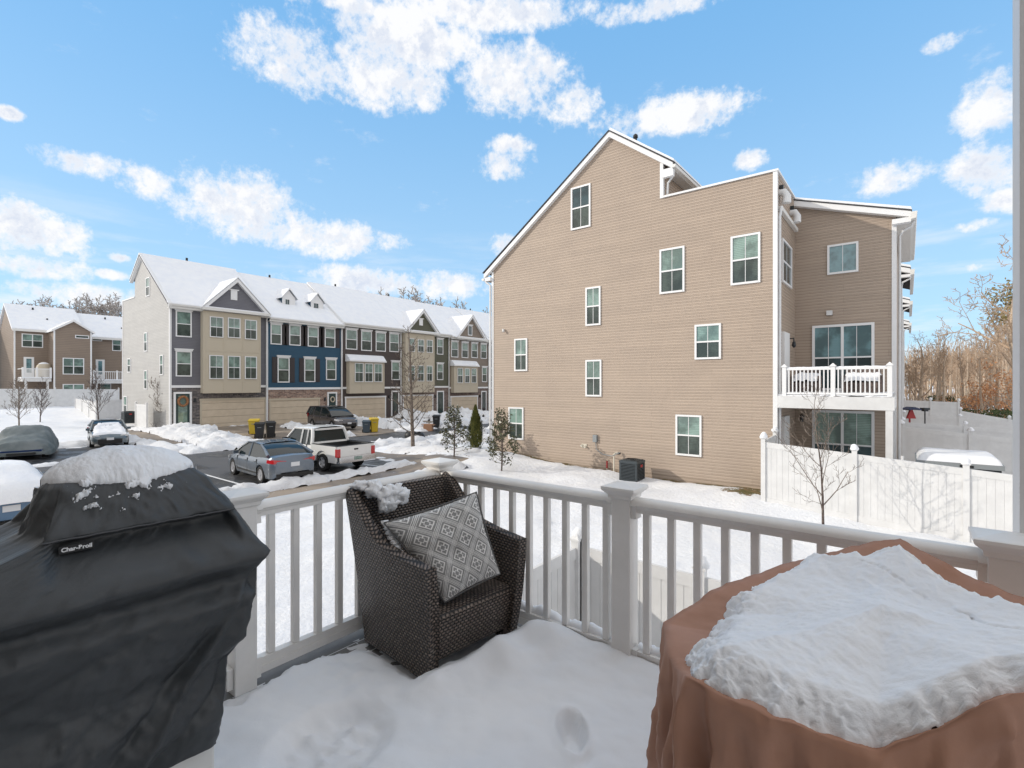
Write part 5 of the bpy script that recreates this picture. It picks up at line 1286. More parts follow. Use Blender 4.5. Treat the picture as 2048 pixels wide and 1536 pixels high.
SED = dict(L=4.62, W=1.80, R=.325, xf=1.36, xr=-1.34, top=[(-2.31, .98), (-2.15, 1.06), (-1.5, 1.04), (-.9, .96), (.9, .96), (1.2, .94), (1.9, .80), (2.2, .66), (2.31, .56)],
           cabin=((-1.95, -.95, .25, 1.20), .98, 1.44), pill=[-.18], mir=(.85, .93), tl=.80, tlh=.15, hl=.60, pz=.66, seam=[-1.05, -.18, .82], spokes=10)
VAN = dict(L=5.1, W=2.0, R=.34, xf=1.62, xr=-1.45, top=[(-2.55, 1.05), (-2.4, 1.12), (-1.5, 1.08), (1.2, 1.03), (1.5, 1.02), (2.1, .92), (2.42, .76), (2.55, .60)],
           cabin=((-2.5, -2.25, .35, 1.62), 1.05, 1.74), pill=[-1.35, -.3], mir=(1.05, 1.02), tl=.85, tlh=.35, hl=.68, pz=.85, seam=[-1.35, -.2, .95], spokes=7)

def snow_windshield(root, S, top, st, wb, wt, zl, zr):
    b = MB(); P = []; nu, nv = 22, 16
    (xa, ha), (xb, hb_), (xc, hc) = st[4], st[5], st[6]
    for i in range(nu):
        u = i / (nu - 1)
        for j in range(nv):
            v = j / (nv - 1) * 2 - 1
            if u < .5:
                q = u * 2; h = .78 + (0 - .78) * q; x = xa + (xc - xa) * (.2 + .8 * q); z = zl + (zr - zl) * h; w_ = wb + (wt - wb) * h
            else:
                q = (u - .5) * 2; x = xc + (2.05 - xc) * q; z = top(x) + .02; w_ = wb
            k = .93 - .16 * abs(fbm(u * 5, v * 2.0, 3)) - .10 * (u < .2); e = min(1, (1 - abs(v)) * 5) * min(1, u * 8) * min(1, (1 - u) * 8)
            P.append((x, v * w_ * k, z + .012 + .06 * e * (.7 + .8 * fbm(u * 6, v * 3)) - .03 * (e < .2)))
    b.grid(P, nu, nv); b.build('snow_patch', 'snow', root, smooth=180, recalc=False)

def snow_full(root, S, top, st, wb, wt, zl, zr):
    b = MB(); P = []; nu, nv = 40, 22; L, W = S['L'], S['W']
    prof = interp([(-L / 2, top(-L / 2))] + [(st[0][0] - .1, top(st[0][0]))] + [(x, zl + (zr - zl) * h) for x, h in st[1:6]] + [(st[6][0] + .1, top(st[6][0])), (L / 2 - .2, top(L / 2 - .2))])
    wp = interp([(-L / 2, W * .40), (st[0][0], W * .47), (st[1][0], (wb + wt) / 2), (st[2][0], wt), (st[4][0], wt), (st[5][0], (wb + wt) / 2), (st[6][0], W * .47), (L / 2, W * .4)])
    for i in range(nu):
        u = i / (nu - 1); x = -L / 2 - .10 + (L - .1) * u
        for j in range(nv):
            v = j / (nv - 1) * 2 - 1; e = min(1, (1 - abs(v)) * 4) ** .5 * min(1, min(u, 1 - u) * 12) ** .5
            P.append((x, v * (wp(x) + .05), prof(x) + .02 + .24 * e + .02 * fbm(x * 2, v * 2) - .10 * v * v - (.16 if i == 0 else 0)))
    b.grid(P, nu, nv); b.build('snow_blanket', 'snow', root, smooth=180, recalc=False)

def z_at(x, y): return g(x, y) + .0
car('grey-blue sedan parked on wet asphalt beside the white pickup, tail to the viewer', 'car', (-20.15, 9.75, z_at(-20, 9.7)), pi - .06, SED, 'paint_graublue')
car('dark maroon-grey minivan standing nose out on a driveway before the blue house', 'minivan', (-36.4, 22.75, z_at(-36.4, 23) + .03), R(-3), VAN, 'paint_plum')
car('dark teal sedan with frosted hood and windscreen facing the viewer', 'car', (-37.6, 8.55, z_at(-37.6, 8.5)), R(-10), SED, 'paint_teal', snow=snow_windshield)
car('blue car buried under deep smooth snow at the far left edge', 'car', (-19.6, 2.05, z_at(-19.6, 2)), pi, dict(SED, L=4.5), 'paint_skyblue', snow=snow_full)

def pickup():
    t = thing('pickup_truck', 'white extended-cab pickup parked tail to the viewer beside the grey-blue sedan', 'pickup truck', (0, 0, 0), 'cars parked round the lot')
    W = 2.0; fr = frame((0, 0, 0), (1, 0, 0), (0, 1, 0)); R_ = .38; xf, xr = 1.85, -1.70; ht = 1.10
    def arch(xw): return [(xw + .50 * cos(a), R_ + .02 + .50 * sin(a)) for a in [pi - q * pi / 10 for q in range(11)]]
    def outline(x0, x1, z0, z1, archs):
        pts = [(x0, z1), (x0, z0)]
        for xw in archs: pts += [(a, max(z, z0)) for a, z in arch(xw)]
        return pts + [(x1, z0), (x1, z1)]
    # cab and nose as a loft, bed as walls
    b = MB(); xs = sorted([.0 - .85 + (2.95 + .85) * i / 26 for i in range(27)] + [xf + .5 * cos(q * pi / 8) for q in range(9)]); P = []
    top = interp([(-.85, ht + .02), (1.2, ht + .02), (1.45, ht + .0), (2.6, .96), (2.9, .82), (2.95, .70)]); wid = interp([(-.85, .98), (2.2, .98), (2.7, .92), (2.95, .80)])
    for x in xs:
        w_ = wid(x); zs = .34; q = .25 - (x - xf) ** 2
        if q > 0: zs = max(zs, R_ + sqrt(q))
        zt = top(x); ring = [(0, .5), (w_ * .7, .5), (w_ * .97, zs), (w_, max(.55, zs + .02)), (w_, max(zs + .05, zt - .25)), (w_ * .95, max(zs + .06, zt - .06)), (w_ * .78, zt), (0, zt + .03)]
        ring += [(-y, z) for y, z in ring[1:-1]][::-1]; n = len(ring); P += [(x, y, z) for y, z in ring]
    b.grid(P, len(xs), n, closev=True); b.poly(P[:n]); b.poly(P[-n:][::-1]); b.build('body', 'paint_white', t, smooth=40)
    b = MB(); st = [(-.86, 0), (-.80, .5), (-.68, .96), (.0, 1.0), (.72, .95), (1.08, .5), (1.42, 0)]; zl, zr = ht, 1.80; wb, wt = .93, .78; P = []
    for x, h in st:
        z = zl + (zr - zl) * h; w1 = wb + (wt - wb) * h; P += [(x, -wb, ht - .05), (x, -w1, z), (x, -w1 * .5, z + .03 * h), (x, w1 * .5, z + .03 * h), (x, w1, z), (x, wb, ht - .05)]
    b.grid(P, 7, 6); b.build('window', 'car_glass', t, smooth=50)
    b = MB(); P = []
    for x, h in st[2:5]:
        z = zl + (zr - zl) * h + .02; P += [(x + (-.06 if x < -.5 else 0), -wt - .03, z - .07), (x, -wt * .93, z), (x, -wt * .5, z + .04), (x, wt * .5, z + .04), (x, wt * .93, z), (x, wt + .03, z - .07)]
    b.grid(P, 3, 6)
    def q_(x, h, s): return Vector((x, s * (wb + (wt - wb) * h + .01), zl + (zr - zl) * h))
    for s in (-1, 1):
        b.tube([q_(-.87, 0, s), q_(-.81, .5, s), q_(-.70, .96, s)], .075, 6); b.tube([q_(1.42, 0, s), q_(1.08, .5, s), q_(.72, .95, s)], .05, 6); b.tube([q_(-.70, .96, s), q_(.72, .95, s)], .05, 5)
        b.tube([q_(.05, 0, s), q_(.03, 1, s)], .055, 5); b.tube([q_(-.42, 0, s), q_(-.40, 1, s)], .05, 5)
    b.box(-.90, -.84, -.9, .9, ht - .02, ht + .10); b.box(-.80, -.66, -.72, .72, zr - .10, zr - .02)
    b.build('roof', 'paint_white', t, smooth=40)
    b = MB()
    for s in (-1, 1):
        f2 = frame((0, s * .94, 0), (1, 0, 0), (0, s, 0)); b.prism(f2, outline(-2.72, -.87, .42, ht + .03, [xr]), .0, .055); b.prism(f2, [(-2.72, ht + .03), (-.87, ht + .03), (-.87, ht - .45), (-2.72, ht - .45)], -.02, -.07)
    b.box(-2.78, -2.70, -.95, .95, .50, ht + .03); b.box(-.95, -.87, -.9, .9, .5, ht + .03)
    b.build('bed', 'paint_white', t, smooth=30)
    b = MB(); b.box(-2.70, -.9, -.9, .9, .58, .64); b.box(-.962, -.952, -.86, .86, .6, ht + .02); b.box(-2.69, -.96, .855, .862, .6, ht + .02); b.box(-2.69, -.96, -.862, -.855, .6, ht + .02)
    for s in (-1, 1): b.box(-2.78, -.88, *sorted((s * .86, s * .99)), ht + .03, ht + .055); b.box(xr - .5, xr + .5, *sorted((s * .7, s * .9)), .6, .82)
    b.box(-2.79, -2.69, -.86, .86, ht + .03, ht + .055); b.build('bed_liner', 'black', t)
    b = MB(); P = []
    for i in range(14):
        for j in range(12):
            u, v = i / 13, j / 11; e = min(u, 1 - u, v, 1 - v) * 4; P.append((-2.55 + 1.3 * u, -.6 + .9 * v, .62 + .22 * min(1, e) * (.7 + .8 * fbm(u * 3, v * 3, 2))))
    b.grid(P, 14, 12); b.build('bed_snow', 'snow', t, smooth=180)
    b = MB(); b.box(-2.94, -2.79, -.95, .95, .48, .68); b.box(-2.90, -2.76, -.9, .9, .42, .49); b.box(2.9, 3.02, -.88, .88, .45, .66); b.build('bumper', 'chrome', t, smooth=30)
    b = MB(); b.box(-2.955, -2.93, -.2, .2, .52, .66); b.build('licence_plate', 'pane_upper', t)
    for s in (-1, 1):
        b = MB(); b.box(-2.80, -2.70, *sorted((s * .80, s * 1.0)), .68, 1.02); b.build('taillight', 'red_lamp', t)
        b = MB(); b.box(2.8, 2.93, *sorted((s * .5, s * .86)), .68, .84); b.build('headlight', 'head_lamp', t)
        b = MB(); b.box(1.05, 1.16, *sorted((s * .98, s * 1.22)), 1.10, 1.32); b.build('mirror', 'black', t)
    b = MB(); b.box(-2.80, -2.77, -.10, .10, .93, .99); b.build('tailgate_handle', 'black', t)
    b = MB()
    for s in (-1, 1):
        for x in (.02, -.46, 1.15): b.box(x - .006, x + .006, *sorted((s * .95, s * .984)), .42, ht)
        b.box(-.88, -.865, *sorted((s * .95, s * .99)), .42, ht)
    b.build('door_seam', 'black', t)
    for (xw, s) in ((xf, 1), (xf, -1), (xr, 1), (xr, -1)):
        b = MB(); y = s * .985; P = []
        for (rr, yy) in ((R_ * .58, y - s * .05), (R_ * .62, y), (R_ * .93, y), (R_, y - s * .03), (R_, y - s * .22), (.02, y - s * .24)): P += [(xw + rr * cos(2 * pi * q / 24), yy, R_ + rr * sin(2 * pi * q / 24)) for q in range(24)]
        b.grid(P, 6, 24, closev=True); wo = b.build('wheel', 'tyre', t, smooth=40)
        b = MB()
        for q in range(5):
            th = 2 * pi * q / 5; b.poly([(xw + .07 * cos(th - 1), y - s * .035, R_ + .07 * sin(th - 1)), (xw + R_ * .6 * cos(th - .3), y - s * .02, R_ + R_ * .6 * sin(th - .3)), (xw + R_ * .6 * cos(th + .3), y - s * .02, R_ + R_ * .6 * sin(th + .3)), (xw + .07 * cos(th + 1), y - s * .035, R_ + .07 * sin(th + 1))])
        b.tube([(xw, y - s * .08, R_), (xw, y - s * .02, R_)], .09, 10); b.tube([(xw + R_ * .58 * cos(2 * pi * q / 24), y - s * .02, R_ + R_ * .58 * sin(2 * pi * q / 24)) for q in range(25)], .018, 4); b.build('rim', 'rim', wo, recalc=False)
    t.location = (-20.95, 12.45, g(-20.5, 12.4)); t.rotation_euler = (0, 0, pi + .03); t.scale = (.96, .96, .96)
pickup()

def covered_car():
    x, y = -35.2, 4.7; z = g(x, y); t = thing('covered_car', 'blue car hidden under a wrinkled grey-green cover', 'covered car', (0, 0, 0))
    b = MB(); P = []; L, W = 4.6, 2.2; nu, nv = 60, 44
    prof = interp([(-2.3, .75), (-1.9, 1.02), (-1.2, 1.36), (-.5, 1.50), (.3, 1.48), (1.0, 1.12), (1.7, .98), (2.15, .84), (2.35, .48)])
    for i in range(nu):
        xx = -2.35 + 4.72 * i / (nu - 1); h = prof(xx)
        for j in range(nv):
            v = j / (nv - 1) * 2 - 1; a = abs(v)
            w_ = W / 2 * (1 - .10 * max(0, xx - 1.6)) * (.8 if abs(xx) > 2.2 else 1)
            if a < .5: yy = w_ * .70 * a / .5; zz = h - .10 * (a / .5) ** 3
            else:
                q = (a - .5) / .5; yy = w_ * (.70 + .34 * sin(q * pi / 2) ** .8); zz = (h - .10) * (1 - q) + .22 * q
            fold = (.035 * sin(xx * 7 + 2.5 * fbm(xx, v * 2) + v * 3) * min(1, a * 2) + .05 * fbm(xx * 2.2, v * 3, 4))
            P.append((xx, (yy + fold * (a > .4)) * (1 if v > 0 else -1), zz + fold * .7))
    b.grid(P, nu, nv); f_ = [P[(nu - 1) * nv + j] for j in range(nv)]; r_ = [P[j] for j in range(nv)]; b.poly(r_); b.poly(f_)
    b.build('cover', M['cover_gray'], t, smooth=60)
    b = MB(); b.hexa([(1.6, -.92, .22), (2.3, -.72, .22), (2.3, .72, .22), (1.6, .92, .22), (1.6, -.92, .5), (2.40, -.70, .48), (2.40, .70, .48), (1.6, .92, .5)]); b.box(-2.2, 1.6, -.88, .88, .2, .5); b.build('bumper', 'paint_blue', t)
    b = MB(); b.box(2.36, 2.42, -.5, .5, .26, .36); b.build('grille', 'black', t)
    for s in (-1, 1):
        for xw in (1.4, -1.35):
            b = MB(); b.tube([(xw, s * .68, .31), (xw, s * .89, .31)], .31, 20); b.build('wheel', 'tyre', t, smooth=40)
    t.location = (x, y, z); t.rotation_euler = (0, 0, R(-12))
def f_cloth(c1, c2, sc=1.5, bm=.004, fine=500):
    def fn(T, b, nt):
        p = objc(T); n = T.noise(p, sc, 5, .6)
        nt.links.new(T.mix(T.ss(n, .3, .7), c1, c2), b.inputs['Base Color'])
        x = bump(T, b, T.noise(p, sc * 3.5, 5, .6), bm * 4, .5); bump(T, b, T.noise(p, fine, 2), .0006, .5, x)
    return fn
M['cover_gray'] = mat('cover_gray', (.12, .14, .145), .75, fn=f_cloth((.10, .125, .13), (.17, .19, .195)))
covered_car()

# ------------------------------------------------------------------ wheelie bins and boxes by the kerb
def bin_(px, py, d, h, w_, m, label, rz=0.0, group='wheeled bins set out at the kerbs', name='wheeled_bin', cat='bin'):
    q = gp(px, py, d); t = thing(name, label, cat, (0, 0, 0), group); h *= .92; a = w_ * .46; c = a * 1.15
    b = MB(); b.hexa([(-a * .78, -c * .75, .04), (a * .78, -c * .75, .04), (a * .78, c * .75, .04), (-a * .78, c * .75, .04), (-a, -c, h * .9), (a, -c, h * .9), (a, c, h * .9), (-a, c, h * .9)])
    b.box(-a - .03, a + .03, -c - .03, c + .03, h * .87, h * .91); b.build('body', m, t)
    b = MB(); b.hexa([(-a - .04, -c - .04, h * .912), (a + .04, -c - .04, h * .912), (a + .04, c + .06, h * .912), (-a - .04, c + .06, h * .912), (-a, -c, h * .95), (a, -c, h * .95), (a, c, h), (-a, c, h)]); b.tube([(-a, c + .08, h * .93), (a, c + .08, h * .93)], .025, 6); b.build('lid', m, t)
    for s in (-1, 1): b = MB(); b.tube([(s * (a - .02), c * .7, .12), (s * (a + .04), c * .7, .12)], .12, 14); b.build('wheel', 'tyre', t)
    b = MB(); b.fbox(frame((0, -c - .004, 0), (1, 0, 0), (0, -1, 0)), -a * .4, a * .4, h * .68, h * .71, -.06, .02); b.build('moulding', 'gray_box', t)
    t.location = q; t.rotation_euler = (0, 0, rz)
bin_(508, 885, 35.0, 1.15, .72, 'bin_yellow', 'yellow bin behind the black ones by the end house driveway', R(60))
bin_(519, 890, 33.0, 1.15, .62, 'bin_black', 'black bin with pale mark, left of the pair by the yellow bin', R(62))
bin_(541, 888, 33.6, 1.18, .62, 'bin_black', 'black bin with pale mark, right of the pair by the yellow bin', R(70))
bin_(733, 868, 37.0, 1.0, .62, 'bin_blue', 'slate-blue bin beside the minivan and yellow bin', R(50))
bin_(748, 868, 37.4, 1.18, .60, 'bin_yellow', 'yellow bin right of the slate-blue one by the minivan', R(65))
bin_(873, 855, 41.0, 1.15, .62, 'bin_black', 'lone black bin before the snow heaps of the taupe house', R(40))
def crate():
    q = gp(857, 862, 38.5); t = thing('cardboard_box', 'torn brown cardboard box on the kerb beside the lone black bin', 'box', (0, 0, 0)); b = MB(); b.box(-.32, .32, -.3, .3, 0, .52); b.box(-.52, -.32, -.28, .28, .50, .52); b.box(.32, .48, -.26, .26, .44, .46); b.build('carton', 'cardboard', t); t.location = q; t.rotation_euler = (0, 0, .6)
    q = gp(822, 880, 32.0); t = thing('rubbish_bags', 'black rubbish bags with snow beside the trunk of the street tree', 'rubbish bags', (0, 0, 0)); b = MB()
    for (ox, oy, rr) in ((0, 0, .42), (.55, .2, .36), (-.35, .35, .36)):
        P = []
        for i in range(9):
            for j in range(14):
                ph = pi * i / 8; th = 2 * pi * j / 14; k = rr * (1 + .16 * fbm(i * .8 + ox, j * .7, oy)); P.append((ox + k * sin(ph) * cos(th), oy + k * sin(ph) * sin(th), rr * .8 + k * cos(ph) * .85))
        b.grid(P, 9, 14, closev=True)
    b.build('bag', 'bin_black', t, smooth=40); b = MB(); P = [(.25 + .5 * (1 - i / 4) * cos(2 * pi * j / 12), .1 + .4 * (1 - i / 4) * sin(2 * pi * j / 12), .68 + .08 * i / 4 + .05 * fbm(i, j)) for i in range(5) for j in range(12)]; b.grid(P, 5, 12, closev=True); b.build('snow_cap', 'snow', t, smooth=180); t.location = q
crate()
# ------------------------------------------------------------------ own house and deck (floor at z = 0)
DX, DY = -2.57, 2.44
def own_house():
    t = thing('townhouse', 'the tan house the deck belongs to, behind the viewer', 'house', (0, -1, -3))
    b = MB(); b.box(-5.9, 7, -12, -1.0, -3.4, 7.2); b.build('wall', 'siding_tan', t)
    b = MB(); b.prism(frame((0, 0, 0), (0, 1, 0), (1, 0, 0)), [(-.5, 7.2), (-6.5, 9.8), (-12.5, 7.2), (-12.5, 7.5), (-6.5, 10.1), (-.5, 7.5)], -6.2, 7.3); b.build('roof', 'snow', t)
    fr = frame((0, -1.0, 0), (1, 0, 0), (0, 1, 0)); window(t, fr, (-1.5, .3, 0.02, 2.1), cols=2, panes=('pane_lower', 'pane_lower')); window(t, fr, (-4.8, -3.6, .8, 2.3)); window(t, fr, (-1.2, .4, 3.6, 5.1), cols=2)
own_house()

def deck():
    t = thing('deck', 'wooden-look raised deck whose snowy floor fills the bottom of the picture', 'deck', (-1, 1, 0))
    b = MB(); x = DX - .08
    while x < .78:
        b.box(x, min(x + .136, .80), -1.0, DY + .09, -.03, 0); x += .142
    b.build('deck_board', M['deck_gray'], t)
    b = MB(); b.box(DX - .10, .82, DY + .09, DY + .12, -.35, .0); b.box(DX - .11, DX - .08, -1.0, DY + .12, -.35, .0); b.build('rim_board', 'rail_vinyl', t)
    for x, y in ((DX, DY), (-.9, DY), (.7, DY), (DX, .2)):
        b = MB(); b.box(x - .08, x + .08, y - .08, y + .08, -3.2, -.032); b.build('deck_post', 'rail_vinyl', t)
M['deck_gray'] = mat('deck_gray', (.16, .155, .15), .6, fn=f_cloth((.15, .145, .14), (.21, .20, .19), 4, .001))
deck()

def rpost(x, y, label, h=.985, s=.052):
    t = thing('railing_post', label, 'railing post', (x, y, 0), 'posts of the deck railing')
    b = MB(); b.box(x - s, x + s, y - s, y + s, .0, h - .075); o = b.build('post_sleeve', 'rail_vinyl', t)
    bv = o.modifiers.new('bevel', 'BEVEL'); bv.width = .004; bv.segments = 2
    b = MB(); P = []
    for r_, z in ((s + .003, h - .085), (s + .012, h - .078), (s + .014, h - .062), (s + .028, h - .048), (s + .036, h - .040), (s + .040, h - .032), (s + .040, h - .020), (s + .030, h - .016), (.006, h)):
        P += [(x - r_, y - r_, z), (x + r_, y - r_, z), (x + r_, y + r_, z), (x - r_, y + r_, z)]
    b.grid(P, 9, 4, closev=True); b.poly([P[0], P[1], P[2], P[3]]); b.poly(P[-4:]); b.build('post_cap', 'rail_vinyl', t)
    return t
rpost(DX, DY, 'corner post of the deck railing behind the wicker chair')
rpost(DX, 1.11, 'railing post beside the black grill cover')
rpost(-1.17, DY, 'middle railing post between the wicker chair and the brown cover')
rpost(.275, DY, 'right railing post at the edge of the picture', s=.056)
rpost(DX, -.45, 'railing post hidden behind the black grill cover')

def rail(axis, c, a0, a1, bal, label):
    """axis X: runs along x at y=c; axis Y: runs along y at x=c"""
    t = thing('deck_railing', label, 'railing', ((a0 + a1) / 2, c, 0) if axis == 'X' else (c, (a0 + a1) / 2, 0), 'sections of the deck railing')
    fr = frame((0, c, 0), (0, 1, 0), (1, 0, 0)) if axis == 'X' else frame((c, 0, 0), (1, 0, 0), (0, 1, 0))     # a across, b up, c along
    a0 += .052; a1 -= .052
    pr = [(-.026, .838), (.026, .838), (.026, .858), (.032, .864), (.034, .872)]
    pr += [(.044 * cos(q) , .880 + .034 * sin(q)) for q in [pi * k / 12 for k in range(13)]]
    pr += [(-.034, .872), (-.032, .864), (-.026, .858)]
    b = MB(); b.prism(fr, pr, a0 + .004, a1 - .004)
    b.build('top_rail', 'rail_vinyl', t, smooth=35)
    b = MB(); b.fbox(fr, -.022, .022, .045, .125, a0 + .004, a1 - .004); b.fbox(fr, -.027, .027, .05, .085, a0 + .004, a1 - .004); b.build('bottom_rail', 'rail_vinyl', t)
    b = MB()
    pb = [(a * 1.14, .822 + (z - .838) * 1.08 + .008) for a, z in pr]
    for s0, s1 in ((a0 + .001, a0 + .028), (a1 - .028, a1 - .001)):
        b = MB(); pc = [(-.034, .806), (.034, .806)] + pb[1:-1]; b.prism(fr, pc, s0, s1); b.build('bracket', 'rail_vinyl', t, smooth=35)
        b = MB(); b.fbox(fr, -.031, .031, .035, .133, s0, s1); b.build('bracket', 'rail_vinyl', t)
    for v in bal:
        b = MB(); b.fbox(fr, -.0175, .0175, .125, .838, v - .0175, v + .0175); o = b.build('baluster', 'rail_vinyl', t); bv = o.modifiers.new('bevel', 'BEVEL'); bv.width = .003; bv.segments = 1
    return t
rail('Y', DX, 1.11, DY, [1.252 + .1315 * i for i in range(9)], 'left deck railing section behind the wicker chair, street cars beyond')
rail('X', DY, DX, -1.17, [-1.275 - .1295 * i for i in range(10)], 'middle deck railing section right of the wicker chair')
rail('X', DY, -1.17, .275, [-1.045 + .1275 * i for i in range(10)], 'right deck railing section behind the brown cover')
rail('Y', DX, -.45, 1.11, [-.33 + .13 * i for i in range(11)], 'deck railing section hidden behind the black grill')
def column():
    t = thing('porch_column', 'white square column rising at the right edge of the picture', 'column', (.37, 2.55, 0)); b = MB(); b.box(.311, .46, 2.50, 2.65, 0, 5.4); b.build('shaft', 'white_trim', t)
column()

# snow lying on the deck
def deck_snow():
    b = MB(); nx, ny = 190, 220; P = []
    x0, x1, y0, y1 = DX + .035, .74, -.9, DY - .028
    fo = (-1.07, 1.75)
    F_ = Vector((.996, -.087)); L_ = Vector((.087, .996))
    for i in range(nx):
        for j in range(ny):
            x = x0 + (x1 - x0) * i / (nx - 1); y = y0 + (y1 - y0) * j / (ny - 1)
            h = .088 + .022 * fbm(x * 1.3, y * 1.3) + .004 * fbm(x * 7, y * 7) + .0015 * fbm(x * 25, y * 25)
            # thinner against the rails, where wind and thaw bared the boards
            q = .10 * fbm(x * 2.6, y * 2.6, 7)
            eY = (DY - y) + q; eX = (x - DX) + q
            bare = 1.0
            right = min(1, max(0, (x + 1.35) / .3))
            bare *= min(1, max(0, (eX - .06 - .14 * max(0, 1 - abs(y - 1.6) / .25)) / .12))
            kk = .02 + .10 * max(0, min(1, (x + 1.15) / .3)) ; bare *= min(1, max(0, (eY - kk) / .10))
            # round the chair
            px_, py_ = x + 2.40, y - 2.0; f_ = px_ * F_.x + py_ * F_.y; l_ = px_ * L_.x + py_ * L_.y
            dc = max(abs(l_) - .36, f_ - .64, -f_ - .1)
            bare *= min(1, max(0, (dc + .07 + .04 * fbm(x * 6, y * 6, 3)) / .10)) if dc > -.2 else 0
            if f_ > .50 and abs(l_) < .55: bare = max(bare, min(1, (f_ - .50) / .09))
            h *= bare
            # drifts pushed up in front of the chair, right of it
            h += .075 * math.exp(-(((x + 1.62) / .12) ** 2 + ((y - 2.0) / .10) ** 2)) * 1.0
            h += .09 * math.exp(-(((x + 1.55) / .13) ** 2 + ((y - 2.28) / .14) ** 2))
            h += .03 * math.exp(-(((x + 2.0) / .2) ** 2 + ((y - 1.45) / .10) ** 2))
            if abs(l_) < .5: h += .055 * math.exp(-((f_ - .70) / .07) ** 2) * min(1, (.5 - abs(l_)) / .15)
            # footprint and a scuffed hollow by the grill
            e = ((x - fo[0]) * .80 + (y - fo[1]) * .6) / .11; k = (-(x - fo[0]) * .6 + (y - fo[1]) * .8) / .15
            e2 = (((x - fo[0]) * .785 + (y - fo[1]) * .62) / .050) ** 2 + ((-(x - fo[0]) * .62 + (y - fo[1]) * .785) / .115) ** 2
            h -= .070 * max(0, 1 - max(0, e2 - .5) / .8) if e2 < 1.3 else 0
            h -= .012 * max(0, 1 - max(0, e2 - .7) / .25) if e2 < .95 else 0
            h += .012 * math.exp(-((e2 - 1.7) / .5) ** 2)
            s2 = ((x + 1.80) / .20) ** 2 + ((y - 1.12) / .24) ** 2
            if s2 < 1.25: h -= min(1, (1.25 - s2) * 1.6) * (.055 - .022 * fbm(x * 14, y * 14, 2))
            s3 = ((x + .62) / .10) ** 2 + ((y - 1.72) / .22) ** 2
            if s3 < 1.2: h -= min(1, (1.2 - s3) * 1.5) * (.07 + .008 * fbm(x * 12, y * 12, 4))
            sc = math.exp(-(((x + 2.05) / .25) ** 2 + ((y - 1.45) / .14) ** 2)); h += .022 * sc * fbm(x * 9, y * 9, 6)
            s4 = ((x - fo[0] - .12) / .035) ** 2 + ((y - fo[1] + .10) / .05) ** 2
            if s4 < 1: h -= .012 * (1 - s4)
            P.append((x, y, max(h, -.006 if h < .012 else h)))
    b.grid(P, nx, ny)
    o = b.build('deck_snow', M['snow_fine'], smooth=180, recalc=False); tag(o, None, None, kind='structure')
    # snow shelves on the bottom rails and lying outside them
    b = MB()
    for k in range(2):
        P = []
        for i in range(70):
            s = i / 69
            for j in range(7):
                th = pi * j / 6; xx = DX + .12 + (-1.28 - DX - .12) * s if k == 0 else -1.1 + 1.25 * s
                hh = max(0, .035 + .05 * fbm(xx * 5, 1.0 + k)); P.append((xx, DY + .03 + .035 * cos(th), .118 + hh * sin(th)))
        b.grid(P, 70, 7)
    tag(b.build('rail_snow', M['snow_fine'], smooth=180, recalc=False), 'thin ragged snow lying along the bottom rails of the deck', 'snow', kind='stuff')
def f_snowfine(T, b, nt):
    p = pos(T); n2 = T.noise(p, 18.0, 6, .6); n3 = T.noise(p, 260.0, 3, .7); n1 = T.noise(p, 2.0, 4)
    nt.links.new(T.mix(T.ss(n1, .3, .7), (.80, .82, .85), (.85, .86, .875)), b.inputs['Base Color'])
    x = bump(T, b, n2, .006, .4); bump(T, b, n3, .0020, .8, x)
M['snow_fine'] = mat('snow_fine', (.83, .84, .865), .6, spec=.3, fn=f_snowfine)
deck_snow()

